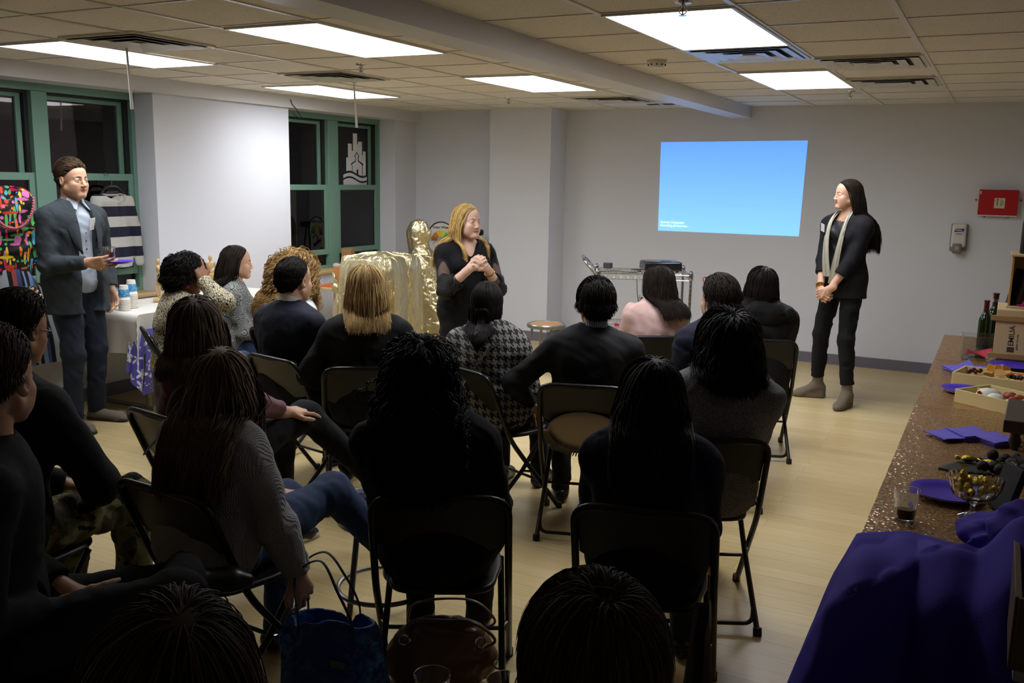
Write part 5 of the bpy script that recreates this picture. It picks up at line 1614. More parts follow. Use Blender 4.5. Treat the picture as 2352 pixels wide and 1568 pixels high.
def top(root, J, mt, name='top', w=1., d=1., b=.010, bust=0., belly=0., sleeve=1., sl=(.060, .050, .038), neck=.058, hem=None, wob=.0045, seed=0, v_=.0095, k=.07, vneck=0., front=None, extra=None, low=.0):
    pts = [J.pel, J.neck, *J.sh, *J.el, *J.wr]
    lo = np.min(pts, 0) - .26; hi = np.max(pts, 0) + .14
    hi[2] = max(J.neck[2] + .14, J.wr[0][2] + .08, J.wr[1][2] + .08, J.el[0][2] + .1, J.el[1][2] + .1)
    lo[2] = (hem if hem is not None else J.pel[2] - .11) - .03
    v = Vol(lo, hi, v_)
    torso(v, J, w, d, b, k, bust, belly, low)
    if hem is not None and hem < J.pel[2] - .12:
        v.cone(J.pel, vec(J.pel[0], J.pel[1], hem), .15 * w + b, .17 * w + b, .06, 'u', (J.R[:, 1], 1.35))
    for i in (0, 1):
        sv = sleeve[i] if isinstance(sleeve, (list, tuple)) else sleeve
        v.cone(J.sh[i], J.el[i], sl[0] * .92, sl[1], .035)
        if sv > .5:
            t_ = (sv - .5) * 2
            v.cone(J.el[i], J.el[i] * (1 - t_) + J.wr[i] * t_, sl[1], sl[1] + (sl[2] - sl[1]) * t_, .02)
    if extra: extra(v, 0)
    v.wobble(wob, 21, seed, stretch=(1, 1, 1.3)); v.wobble(wob * .5, 52, seed + 3)
    c = J.neck + J.up * .03
    v.cone(c - J.up * .005, c + J.up * .16 + J.R[:, 1] * .02, neck, neck + .01, .012, 's')
    if vneck: v.cone(J.neck + J.R @ vec(0, .09, .05), J.chest + J.R @ vec(0, .135, .13 - vneck), .07, .02, .01, 's')
    for i in (0, 1):
        sv = sleeve[i] if isinstance(sleeve, (list, tuple)) else sleeve
        if sv > .5:
            t_ = (sv - .5) * 2
            e = J.el[i] * (1 - t_) + J.wr[i] * t_
            dr = nrm(J.wr[i] - J.el[i])
            sl_, X, Y, Z = v.blk(e - .09, e + dr * .05 + .09)
            pl = (X - e[0]) * dr[0] + (Y - e[1]) * dr[1] + (Z - e[2]) * dr[2]
            ball = np.sqrt((X - e[0]) ** 2 + (Y - e[1]) ** 2 + (Z - e[2]) ** 2) - .075
            v.put(sl_, np.maximum(-pl, ball).astype(np.float32), .006, 's')
    if hem is not None: v.half((0, 0, hem), (0, 0, -1))
    if front: front(v)
    if extra: extra(v, 1)
    return v.obj(name, mt, root)

def collar(root, J, mt, r=.064, th=.013, h=.03, name='collar', open_=.9, tilt=-.25, lift=.02):
    b = MB()
    def f(u, v):
        a = -PI / 2 + (u - .5) * 2 * (PI - open_)
        a = (u - .5) * 2 * (PI - open_) - PI / 2
        q = r + .012 * (1 - v)
        p = vec(q * 1.02 * math.cos(a), q * .95 * math.sin(a), h * v + tilt * .10 * (math.sin(a) + 1))
        return J.neck + J.up * lift + J.R @ p
    b.sheet(f, 40, 6, th)
    return b.build(name, mt, root, sharp=1.5)

def legs(root, J, mt, name='trousers', r=(.092, .066, .05), wob=.004, seed=1, v_=.0105, cut=-.025, hipw=1.):
    pts = [J.pel, *J.hip, *J.knee, *J.ank]
    lo = np.min(pts, 0) - .20; hi = np.max(pts, 0) + .15
    lo[2] = min(a[2] for a in J.ank) - .03
    v = Vol(lo, hi, v_)
    v.ell(J.pel, (.165 * hipw, .122, .12), J.R, .05)
    for i in (0, 1):
        a = J.ank[i] + nrm(J.knee[i] - J.ank[i]) * (cut or 0)
        v.cone(J.hip[i], J.knee[i], r[0], r[1], .05)
        v.cone(J.knee[i], a, r[1], r[2], .03)
    v.wobble(wob, 24, seed); v.wobble(wob * .5, 60, seed + 2)
    if J.seated: v.half((0, 0, .450 if min(J.hip[0][2], J.hip[1][2]) > .48 else 0), (0, 0, -1)) if False else None
    for i in (0, 1):
        dr = nrm(J.knee[i] - J.ank[i]); e = J.ank[i] + dr * ((cut or 0) + .0)
        sl_, X, Y, Z = v.blk(e - .09, e + .09)
        pl = (X - e[0]) * dr[0] + (Y - e[1]) * dr[1] + (Z - e[2]) * dr[2]
        ball = np.sqrt((X - e[0]) ** 2 + (Y - e[1]) ** 2 + (Z - e[2]) ** 2) - .085
        v.put(sl_, np.maximum(pl, ball).astype(np.float32), .006, 's')
    return v.obj(name, mt, root)

def shoe(root, J, i, mt, f=(0, 1, 0), L=.25, heel=0., boot=0., name='shoe', sole=None, floor=None):
    a = J.ank[i]; f = nrm(f)
    z = a[2] - .085 if floor is None else floor
    v = Vol(np.minimum(a - .18, a - .18 + f * L * .8), np.maximum(a + .16, a + .16 + f * L * .85), .0065)
    side = nrm(np.cross(f, (0, 0, 1)))
    g = lambda y, zz: a + f * y + vec(0, 0, -a[2] + z + zz)
    v.cone(g(-.035, .04 + heel), g(.02, .05 + heel), .038, .040, .03)
    v.cone(g(.03, .045 + heel * .8), g(L - .115, .030), .040, .043, .03, 'u', (vec(0, 0, 1), 1.12))
    v.cone(g(L - .115, .030), g(L - .075, .022), .042, .030, .02, 'u', (vec(0, 0, 1), 1.25))
    sd = nrm(J.knee[i] - a)                       # the shaft follows the shin
    if boot: v.cone(g(-.008, .06 + heel), a + sd * boot, .042, .043, .03)
    else: v.cone(g(-.010, .05 + heel), a + sd * .03, .037, .038, .02)
    if heel: v.cone(g(-.042, .0), g(-.035, .05), .031, .036, .02); v.cone(g(-.03, .0), g(.06, .0), .030, .034, .02); v.cone(g(-.03, .03), g(.07, .015), .030, .03, .03)
    v.half((0, 0, z + .002), (0, 0, -1), .003)
    o = v.obj(name, mt, root)
    if sole:
        v = Vol(np.minimum(a - .16, a - .16 + f * L * .8), np.maximum(a + .14, a + .14 + f * L * .85), .0065)
        v.cone(g(-.035, .012), g(L - .085, .010), .042, .040, .02); v.half((0, 0, z + .002), (0, 0, -1), .003); v.half((0, 0, z + .024), (0, 0, 1), .003)
        v.obj('sole', sole, root)
    return o

# ---- hair: locks that run over the skull, then fall and rest on the shoulders
def hair_mat(c1, c2, rough=.42):
    def f(nt):
        at = nt.add('ShaderNodeAttribute', attribute_name='lock')
        return nt.ramp(at.outputs['Fac'], [(0., c1), (1., c2)])
    return mat('hair_%s_%s' % (c1, c2), c1, rough + .2, spec=.16, fn=f)
HAIR_N, HAIR_R = 2.3, .6                       # finer and more locks everywhere
HL = ((0, .45, .8, 1.15, 1.5, 1.8, 2.2, PI), (.72, .68, .55, .30, .02, -.42, -.85, -.95))
def hair(root, J, mt, L=.3, n=900, r=.0045, part=.0, comb='part', vol=.012, wave=(0, 30), curl=0., end=.0, seed=0, S=16, hl=0., jit=.12, name='hair', stiff=.55, cap=1.05, bald=None, face=True, tuck=0., top_=0., lenvar=.12, back=.0, tip=.35, loose=False, cl=.084, fr_=.035):
    rg = np.random.default_rng(seed + 11)
    h = J.hs
    n, r = int(n * HAIR_N), r * HAIR_R
    c0 = vec(0, -.014, .028); rad = vec(.0785, .1005, .0935)
    u = rg.normal(size=(n * 3, 3)); u /= np.linalg.norm(u, axis=1)[:, None]
    az = np.abs(np.arctan2(u[:, 0], u[:, 1])); el = np.arcsin(u[:, 2])
    keep = el > np.interp(az, *HL) + hl
    if bald is not None:
        keep &= (np.linalg.norm(u - nrm(bald[:3]), axis=1) > bald[3]) | (rg.random(len(u)) < .05)
    u = u[keep][:n]; N = len(u)
    az = np.abs(np.arctan2(u[:, 0], u[:, 1])); el = np.arcsin(u[:, 2])
    G = J.hR.T @ vec(0, 0, -1)                    # gravity in head space
    lay = rg.random(N)
    vl = vol * (.25 + .75 * lay) + top_ * np.maximum(0, u[:, 2]) * lay
    p = c0 + u * (rad + .001)
    if comb == 'part':
        dr = np.stack([np.where(u[:, 0] > part * 10, 1., -1.) * .9, -.35 + 0 * u[:, 0], -.25 + 0 * u[:, 0]], 1)
        bl = np.clip((az - 1.1) / .7, 0, 1)[:, None]
        dr = dr * (1 - bl) + bl * (np.stack([.5 * u[:, 0], -.25 + 0 * u[:, 0], -1. + 0 * u[:, 0]], 1))
    elif comb == 'back':
        dr = np.stack([.15 * u[:, 0], -1. + 0 * u[:, 0], .15 - 1.6 * np.clip((az - 1.2) / .8, 0, 1)], 1)
    elif comb == 'side':
        dr = np.stack([.8 + 0 * u[:, 0], -.3 + 0 * u[:, 0], .0 * u[:, 0] - .1], 1)
    elif comb == 'fwd':
        dr = np.stack([.2 * u[:, 0], .8 - 1.2 * (u[:, 1] < -.3), -.5 + 0 * u[:, 0]], 1)
    else:
        cr = vec(part * 8 + .12, -.30, .95)
        dr = u - cr
    dr = dr / np.maximum(1e-6, np.linalg.norm(dr, axis=1))[:, None] + rg.normal(size=(N, 3)) * jit
    nn_ = u / rad; nn_ /= np.linalg.norm(nn_, axis=1)[:, None]
    if comb == 'crown': dr += rg.normal(size=(N, 3)) * (.7 * np.exp(-((u - nrm(cr)) ** 2).sum(1) / .06))[:, None]
    dr -= nn_ * (dr * nn_).sum(1)[:, None]
    dr += nn_ * .06
    Ln = L * (1 + lenvar * (rg.random(N) - .6)) if np.isscalar(L) else L[0] + (L[1] - L[0]) * np.clip((u[:, 2] + .5) / 1.4, 0, 1) * (1 + lenvar * (rg.random(N) - .6))
    if end:                                       # blunt cut at a height below the head centre
        zz = (p @ -G)
        Ln = np.maximum(.05, (zz + end) * (1.08 + .25 * np.maximum(0, u[:, 2])) + rg.normal(size=N) * .012)
    ds = (Ln / (S - 1))[:, None]
    dr /= np.linalg.norm(dr, axis=1)[:, None]
    toL = lambda q: (J.hR.T @ (q - J.head)) / h
    col = [(c0, rad)]
    if face: col.append((vec(0, .030, -.04), vec(.058, .056, .085)))
    caps = [(toL(J.head + J.hR @ vec(0, -.02, -.04)), toL(J.neck), .062 / h), (toL(J.sh[0]), toL(J.sh[1]), cl / h),
            (toL(J.chest + J.R @ vec(-.06, -.02, .02)), toL(J.chest + J.R @ vec(.06, -.02, .02)), .162 / h)]
    path = [p.copy()]
    for i in range(S - 1):
        t = (i + 1) / (S - 1)
        g = stiff * min(1., .25 + 1.3 * t)
        dr = dr * (1 - g * .6) + G * g * .6
        if back: dr[:, 1] -= back * .1
        dr /= np.linalg.norm(dr, axis=1)[:, None]
        q = p + dr * ds
        for c, rr in col:
            R_ = rr + ((vl * min(1., .35 + 2.2 * t))[:, None] if c is c0 else .004 + .5 * vl[:, None])
            d = (q - c) / R_
            m_ = np.linalg.norm(d, axis=1)
            ins = m_ < 1
            if c is c0: ins |= ((q - c) @ -G > -.012) & (m_ < 1.6) & (not loose)
            q[ins] = (c + d / np.maximum(m_, 1e-6)[:, None] * R_)[ins]
        if face:                                  # keep the face clear
            f_ = (q[:, 1] > .035) & (np.abs(q[:, 0]) < .064) & (q[:, 2] < .045) & (q[:, 2] > -.13)
            q[f_, 0] = np.where(q[f_, 0] >= 0, 1, -1) * (.066 + .006 * lay[f_])
            f2 = (q[:, 1] > .062) & (q[:, 2] < .05)
            q[f2, 1] = .062
        for a, b, rr in caps:
            ba = b - a
            hh = np.clip(((q - a) @ ba) / (ba @ ba), 0, 1)[:, None]
            o_ = q - (a + ba * hh)
            m_ = np.linalg.norm(o_, axis=1)
            R_ = rr + .4 * vl
            ins = m_ < R_
            if rr > .07 / h:                      # shoulders and back: slide down behind (or before) them
                w2 = np.sqrt(np.maximum(0, R_ ** 2 - o_[:, 0] ** 2 - o_[:, 2] ** 2))
                yy = (a + ba * hh)[:, 1] + np.where(p[:, 1] < fr_, -1, 1) * w2
                st_ = np.clip(yy - q[:, 1], -ds[:, 0] * 1.1, ds[:, 0] * 1.1)
                q[ins, 1] = (q[:, 1] + st_)[ins]
            else:
                q[ins] = (a + ba * hh + o_ / np.maximum(m_, 1e-6)[:, None] * R_[:, None])[ins]
        lowp = (q @ -G) < -.07
        xm = .088 + 1.5 * vl
        q[lowp, 0] = np.clip(q[lowp, 0], -xm[lowp], xm[lowp])
        dn = q - p
        l_ = np.linalg.norm(dn, axis=1)[:, None]
        dr = dn / np.maximum(l_, 1e-6)
        p = q
        path.append(p.copy())
    A = np.stack(path, 1)                         # N,S,3
    T = np.gradient(A, axis=1); T /= np.maximum(1e-9, np.linalg.norm(T, axis=2))[..., None]
    ref = A - c0; ref /= np.maximum(1e-9, np.linalg.norm(ref, axis=2))[..., None]
    B = np.cross(T, ref); B /= np.maximum(1e-9, np.linalg.norm(B, axis=2))[..., None]
    Nn = np.cross(B, T)
    tt = np.linspace(0, 1, S)[None, :, None]
    sl = tt * Ln[:, None, None]
    if wave[0] or curl:
        ph = rg.uniform(0, 6.28, (N, 1, 1))
        grow = np.clip(tt * 2.2, 0, 1)
        fq = wave[1] * (1 + .25 * rg.normal(size=(N, 1, 1)))
        A = A + B * (wave[0] + curl) * grow * np.sin(fq * sl + ph) + Nn * curl * grow * np.cos(fq * sl + ph)
        T = np.gradient(A, axis=1); T /= np.maximum(1e-9, np.linalg.norm(T, axis=2))[..., None]
        B = np.cross(T, Nn); B /= np.maximum(1e-9, np.linalg.norm(B, axis=2))[..., None]
        Nn = np.cross(B, T)
    K = 3
    prof = (r / h) * (.75 + .35 * np.sin(PI * np.minimum(1, tt * 1.4))) * (1 - (1 - tip) * tt ** 3) * (.7 + .6 * rg.random((N, 1, 1)))
    an = np.arange(K) * 2 * PI / K
    V = (A[:, :, None, :] + prof[..., None] * (np.cos(an)[None, None, :, None] * B[:, :, None, :] * 1.35 + np.sin(an)[None, None, :, None] * Nn[:, :, None, :] * .75)).reshape(-1, 3)
    i0 = (np.arange(N) * S * K)[:, None, None] + (np.arange(S - 1) * K)[None, :, None]
    k0 = np.arange(K)[None, None, :]; k1 = (k0 + 1) % K
    Q = np.stack([i0 + k0, i0 + k1, i0 + K + k1, i0 + K + k0], -1).reshape(-1, 4)
    lk = np.repeat(rg.random(N), S * K)
    Vs, Qs, Ls = [V], [Q], [lk]
    if cap:
        na, ne = 48, 16
        off = len(V)
        cv = []
        for i in range(na):
            a = -PI + 2 * PI * i / na
            lo_ = float(np.interp(abs(a), *HL)) + hl
            for j in range(ne + 1):
                e_ = lo_ + (PI / 2 - lo_) * j / ne
                dv = vec(math.sin(a) * math.cos(e_), math.cos(a) * math.cos(e_), math.sin(e_))
                if bald is not None and np.linalg.norm(dv - nrm(bald[:3])) < bald[3]: dv = dv * .96
                cv.append(c0 + dv * (rad * (1 + (cap - 1) * min(1, .3 + j / 4))))
        cv = np.array(cv)
        cq = [(off + i * (ne + 1) + j, off + ((i + 1) % na) * (ne + 1) + j, off + ((i + 1) % na) * (ne + 1) + j + 1, off + i * (ne + 1) + j + 1) for i in range(na) for j in range(ne)]
        cq = [q[::-1] for q in cq]
        Vs.append(cv); Qs.append(np.array(cq)); Ls.append(np.full(len(cv), .3))
    V = np.concatenate(Vs) * h @ J.hR.T + J.head
    o = mk(name, V, np.concatenate(Qs), mt, root)
    at = o.data.attributes.new('lock', 'FLOAT', 'POINT')
    at.data.foreach_set('value', np.concatenate(Ls).astype(np.float32))
    return o

def at_head(J, x, y, z): return J.head + J.hR @ (vec(x, y, z) * J.hs)
def glasses(root, J, c='101012', name='glasses'):
    t = MB()
    for q in (-1, 1):
        t.tube([at_head(J, q * .033 + .025 * math.cos(a), .094 - .010 * abs(q * .033 + .025 * math.cos(a)) / .05, -.003 + .019 * math.sin(a)) for a in np.linspace(0, 2 * PI, 24)[:-1]], .0026, 6, closed=True)
        t.tube([at_head(J, q * .058, .085, .004), at_head(J, q * .078, .03, .006), at_head(J, q * .080, -.012, .004), at_head(J, q * .079, -.03, -.018)], .0026, 6)
    t.tube([at_head(J, -.009, .095, .002), at_head(J, .009, .095, .002)], .0026, 6)
    return t.build(name, mat('frame_' + c, c, .3), root)

def person(label, x, y, rz, z=0): return thing('person', label, 'person', (x, y, z), rz)
def cloth(name, c, rough=.85, bump=(160, .2), **kw): return mat(name, c, rough, bump=bump, spec=.3, **kw)

# patterned cloths
def f_houndstooth(nt):
    v = nt.xyz(nt.coord('Object', scale=(1, 1, 1)))
    U = nt.math('MULTIPLY', nt.math('ADD', v[0], nt.math('MULTIPLY', v[1], .7)), 8 / .042)
    W = nt.math('MULTIPLY', v[2], 8 / .042)
    fu, fw = nt.math('FLOOR', U), nt.math('FLOOR', W)
    wu = nt.math('LESS_THAN', nt.math('FLOORED_MODULO', fu, 8.), 4.)
    ww = nt.math('LESS_THAN', nt.math('FLOORED_MODULO', fw, 8.), 4.)
    tw = nt.math('LESS_THAN', nt.math('FLOORED_MODULO', nt.math('ADD', fu, fw), 4.), 2.)
    k = nt.math('ADD', nt.math('MULTIPLY', wu, tw), nt.math('MULTIPLY', ww, nt.math('SUBTRACT', 1., tw)))
    return nt.mix(k, (*lin('85837f')[:3], 1), (*lin('121212')[:3], 1))
def f_leaf(nt):
    v = nt.coord(scale=(1, 1, .75))
    d = nt.voro(v, 84, 'DISTANCE_TO_EDGE')['Distance']
    n = nt.noise(v, 70, 2)[0]
    k = nt.math('ADD', d, nt.math('MULTIPLY', n, .16))
    return nt.ramp(k, [(.15, '15130f'), (.19, 'cfc6a6')], 'LINEAR')
def f_fan(nt):
    v = nt.coord()
    p = nt.voro(v, 23, rand=.6)
    s = nt.math('FRACT', nt.math('MULTIPLY', p['Distance'], 5.2))
    n = nt.noise(v, 120, 2)[0]
    k = nt.math('ADD', s, nt.math('MULTIPLY', n, .3))
    return nt.ramp(k, [(.45, '24272a'), (.62, '8c8f8c')])
def f_camo(nt):
    v = nt.coord()
    n1, n2, n3 = (nt.noise(nt.coord(rot=(a, a * 2, 0)), s_, 3, .55, .6)[0] for a, s_ in ((0, 9), (1.3, 10), (2.1, 11)))
    c = nt.mix(nt.math('GREATER_THAN', n1, .52), (*lin('77764e')[:3], 1), (*lin('46502f')[:3], 1))
    c = nt.mix(nt.math('GREATER_THAN', n2, .57), c, (*lin('4c3826')[:3], 1))
    return nt.mix(nt.math('GREATER_THAN', n3, .60), c, (*lin('16150f')[:3], 1))
def f_knit(c1, c2, sc=190):
    def f(nt):
        v = nt.coord()
        n = nt.noise(v, 260, 2)[0]
        wv = nt.add('ShaderNodeTexWave', wave_type='BANDS', bands_direction='X')
        nt.link(v, wv.inputs[0]); wv.inputs['Scale'].default_value = sc / 3; wv.inputs['Distortion'].default_value = 1.2; wv.inputs['Detail Scale'].default_value = 3
        return nt.mix(n, (*lin(c1)[:3], 1), (*lin(c2)[:3], 1)), nt.math('ADD', wv.outputs['Fac'], n), .45
    return f
def f_tweed(nt):
    n = nt.noise(nt.coord(), 240, 3, .8)[0]
    return nt.ramp(n, [(.35, '3c3f42'), (.5, '686c6e'), (.68, 'a2a5a5')]), n, .6
def f_velvet(nt):
    n = nt.noise(nt.coord(scale=(1, 1, 2.5)), 14, 4)[0]
    return nt.mix(n, (*lin('4a0f1c')[:3], 1), (*lin('6d1a2a')[:3], 1))
m_blk = cloth('black_cloth', '131314')
m_blk2 = cloth('black_jersey', '0f0f11', .9, (300, .25))
m_navy = cloth('navy_suiting', '151a2a', .8, (400, .1))
m_navy2 = cloth('navy_knit', '141a2c', .9, (200, .3))
m_suit = cloth('black_suiting', '111114', .75, (400, .1))
m_jean = mat('blue_denim', '2f4468', .85, bump=(420, .3), var=(7, .25))
m_jeand = mat('dark_denim', '1a2234', .85, bump=(420, .3))
m_shoe = mat('black_shoe', '121212', .35)
H_BLACK = hair_mat('0e0b0a', '1c1613', .36)
H_DARK = hair_mat('18130f', '30251e', .4)
H_BROWN = hair_mat('48382a', '7c644a', .4)
H_MID = hair_mat('352a21', '62503c', .4)
H_BLOND = hair_mat('80623a', 'd8b880', .38)
H_GOLD = hair_mat('94723a', 'e4c580', .38)
H_FRIZZ = hair_mat('7a5c36', 'c8a671', .55)
SK_L, SK_T, SK_D = 'd3a78c', 'b88a68', '8a5c40'
# ---- seated audience
def on_chair(k, label, dx=0, dy=0, drz=0):
    x, y, rz, _ = CH[k]
    c, s = math.cos(rz), math.sin(rz)
    return person(label, x + dx * c - dy * s, y + dx * s + dy * c, rz + drz)
def seated(root, J, topm, legm, skin=SK_L, fem=True, tk=None, bk=None, lk=None, name='top', shoes=True):
    body(root, J, skin, fem, **(bk or {}))
    top(root, J, topm, **{'name': name, **(tk or {})})
    legs(root, J, legm, **(lk or {}))
    if shoes:
        for i in (0, 1): shoe(root, J, i, m_shoe)

# big black curls, middle front
p = on_chair('curly', 'person with big black curls and black jumper, seated nearest the camera in the middle')
J = sit(.89, lean=.02, side=-.14, shw=.185, hd=(.05, -.05, 0))
seated(p, J, m_blk2, m_blk, SK_T, tk=dict(name='jumper', w=1.12, b=.018, seed=1, sl=(.068, .058, .045)))
hair(p, J, H_BLACK, L=.34, n=1500, r=.0042, comb='crown', vol=.050, curl=.011, wave=(.004, 95), S=26, seed=1, stiff=.5, jit=.3, face=False, tip=.5, lenvar=.4)
# dark hair, navy top
p = on_chair('navy', 'person in a dark navy top with dark shoulder-length hair, right of the big curls')
J = sit(.83, lean=.10, side=-.02, shw=.175, hd=(.1, -.15, 0))
seated(p, J, m_navy2, m_jeand, SK_T, tk=dict(name='jumper', w=1.08, b=.016, seed=2))
hair(p, J, H_DARK, n=1500, r=.004, comb='crown', vol=.030, wave=(.006, 40), end=.23, seed=2, stiff=.5, jit=.22, face=False)
# grey tweed
p = on_chair('tweed', 'person with bushy black hair and grey tweed jumper, behind the plate on a chair')
J = sit(.885, lean=.04, side=.13, shw=.185, hd=(.0, -.12, 0))
seated(p, J, mat('grey_tweed', '45484a', .9, fn=f_tweed), m_blk, SK_T, tk=dict(name='jumper', w=1.15, b=.022, seed=3, sl=(.07, .06, .045)))
collar(p, J, mat('grey_tweed', '45484a'), .072, .016, .05, lift=.04)
hair(p, J, H_BLACK, L=(.17, .24), n=1400, r=.0042, comb='crown', vol=.056, curl=.004, wave=(.006, 45), seed=3, jit=.3, face=False, stiff=.45)
# grey knit with tote
p = on_chair('knit', 'person with long brown hair in a grey knit jumper, one hand above the blue tote')
J = sit(.825, lean=.10, side=.02, shw=.165, hd=(.42, -.10, .0), wr=[(-.02, .26, .62), (.275, .06, .455)], poles=[(-.6, -.5, -.3), (.7, -.7, .1)],
        knees=[(-.10, .38, .55), (.08, .44, .60)], ankles=[(-.08, .30, .085), (.26, .62, .30)])
seated(p, J, mat('grey_knit', '77777a', .95, fn=f_knit('8a8b8d', 'b8b8b6')), m_jean, SK_L, tk=dict(name='jumper', w=1.10, b=.020, seed=4, sl=(.066, .060, .046), wob=.006, v_=.0085, hem=.46),
       bk=dict(hands=[dict(d=(.6, .7, -.1), curl=.3), dict(d=(.12, .35, -1), n=(-1, .1, -.1), curl=.55, thumb=.6)]), shoes=False)
shoe(p, J, 0, m_shoe, boot=.06); shoe(p, J, 1, m_shoe, f=(.75, .6, -.15), boot=.07)
MB().tube([J.wr[1] + vec(.008 + .0105 * math.cos(a), .035, -.078 + .0105 * math.sin(a)) for a in np.linspace(0, 2 * PI, 14)[:-1]], .0022, 6, closed=True).build('ring', m_chrome, p)
hair(p, J, H_BROWN, n=1700, r=.0038, comb='crown', vol=.026, wave=(.009, 34), end=.28, seed=4, stiff=.5, jit=.16)
# burgundy velvet
p = on_chair('wine', 'person with brown bob in burgundy velvet, one hand resting on a crossed knee')
J = sit(.90, lean=.0, side=.04, shw=.165, hd=(.62, -.05, 0), wr=[(-.05, .22, .66), (.10, .36, .69)], poles=[(-.6, -.5, -.3), (.6, -.5, -.3)],
        knees=[(-.02, .40, .54), (.08, .47, .66)], ankles=[(-.04, .42, .085), (.36, .66, .34)])
seated(p, J, mat('burgundy_velvet', '5a1424', .6, sheen=.4, fn=f_velvet), m_blk, SK_L, tk=dict(name='velvet_top', w=1.06, b=.014, seed=5, sleeve=.85, wob=.006),
       bk=dict(hands=[dict(d=(.4, .8, -.2)), dict(d=(.15, 1, -.05), n=(-.3, 0, -1), curl=.25, thumb=.2)]), shoes=False)
shoe(p, J, 0, m_shoe, sole=mat('white_sole', 'b9b4aa', .6)); shoe(p, J, 1, m_shoe, f=(.6, .75, 0))
hair(p, J, H_MID, n=1400, r=.004, comb='crown', vol=.032, end=.16, seed=5, stiff=.6, jit=.12)
# the strap of a bag across the velvet back
MB().tube(spline([J.sh[1] + vec(.0, -.06, .055), J.chest + vec(.09, -.145, .03), J.waist + vec(.03, -.155, .03), J.pel + vec(-.10, -.16, .06)], 8), .02, 8, flat=.25).build('bag_strap', mat('grey_strap', '4b4a4a', .6), p)
# houndstooth
p = on_chair('check', 'person with a low black ponytail and a houndstooth jacket, back to the camera', 0, 0, .55)
J = sit(.865, lean=.04, side=-.12, shw=.170, hd=(.1, -.06, 0))
m_hound = mat('houndstooth', '555555', .85, fn=f_houndstooth)
seated(p, J, m_hound, m_blk, SK_T, tk=dict(name='jacket', w=1.12, b=.020, seed=6, sl=(.068, .058, .046), hem=.45))
hair(p, J, H_BLACK, L=.16, n=1300, r=.0038, comb='back', vol=.010, seed=6, jit=.05, stiff=.75, face=True, tip=.8)
v = Vol(J.head - .22, J.head + .12, .006)
a = at_head(J, 0, -.10, -.075)
v.cone(at_head(J, 0, -.085, -.04), a, .05, .024, .03); v.cone(a, a + vec(0, -.055, -.09), .021, .034, .02); v.cone(a + vec(0, -.055, -.09), a + vec(.012, -.045, -.20), .034, .008, .02)
v.wobble(.0025, 90, 2, stretch=(1, 1, .2))
v.obj('ponytail', H_BLACK, p)
MB().tube([a + vec(.025 * math.cos(q), .0, .025 * math.sin(q)) for q in np.linspace(0, 2 * PI, 20)[:-1]], .007, 8, closed=True).build('hair_tie', m_blk2, p)
b = MB()
pts_ = spline([J.sh[1] + vec(-.04, .0, .085), J.sh[1] + vec(-.055, -.075, .045), J.chest + vec(.05, -.150, .06), J.chest + vec(-.04, -.158, -.06), J.waist + vec(-.12, -.14, -.0), J.pel + vec(-.18, -.08, .02)], 12)
for i in range(0, len(pts_) - 1):
    q = pts_[i]; R_ = nrm(pts_[i + 1] - q)
    w_ = nrm(np.cross(R_, (0, 1, 0) if i % 2 else (.3, .4, 1)))
    b.tube([q + .007 * (math.cos(t_) * R_ * 1.4 + math.sin(t_) * w_) for t_ in np.linspace(0, 2 * PI, 9)[:-1]], .0022, 5, closed=True)
b.build('chain_strap', m_chrome, p)
MB().tube([at_head(J, -.08, .0, -.045) + vec(.003 * math.sin(t_), .012 * math.cos(t_), -.016 + .012 * math.sin(t_)) for t_ in np.linspace(0, 2 * PI, 14)[:-1]], .0015, 5, closed=True).build('earring', m_chrome, p)
# black-haired man
p = on_chair('blazer', 'man with short black hair in a black blazer, beside the houndstooth jacket', 0, .01, .15)
J = sit(.93, lean=.06, side=.04, shw=.19, hd=(.12, -.04, 0), wr=[(-.30, .14, .60), (.12, .25, .62)], poles=[(-1, -.3, -.3), (.6, -.5, -.4)], hs=1.0)
seated(p, J, m_suit, m_blk, SK_T, False, tk=dict(name='blazer', w=1.20, b=.022, seed=7, sl=(.070, .058, .046), k=.06, hem=.565))
collar(p, J, mat('blue_check_shirt', '6f7f95', .8, fn=lambda nt: nt.ramp(nt.math('FRACT', nt.math('MULTIPLY', nt.xyz(nt.coord())[0], 90.)), [(.3, '4f5f78'), (.6, '9aa6b4')])), .064, .008, .042, lift=.055)
collar(p, J, m_suit, .078, .014, .03, 'lapel_collar', lift=.035)
hair(p, J, H_BLACK, L=(.03, .085), n=1600, r=.0036, comb='fwd', vol=.018, seed=7, S=8, jit=.3, stiff=.35, face=False, top_=.012, hl=-.04)
glasses(p, J)
# pale pink blouse
p = on_chair('pink', 'person with dark hair in a pale pink blouse, in front of the wire cart', .02, 0)
J = sit(.85, lean=.03, side=.05, shw=.165, hd=(.55, -.05, 0))
seated(p, J, mat('pink_satin', 'd6b3ac', .55, bump=(12, .2)), m_blk, SK_T, tk=dict(name='blouse', w=1.05, b=.012, seed=8, wob=.007))
hair(p, J, H_DARK, n=1300, r=.0038, comb='part', part=-.02, vol=.026, wave=(.005, 40), end=.17, seed=8, stiff=.6, jit=.14)
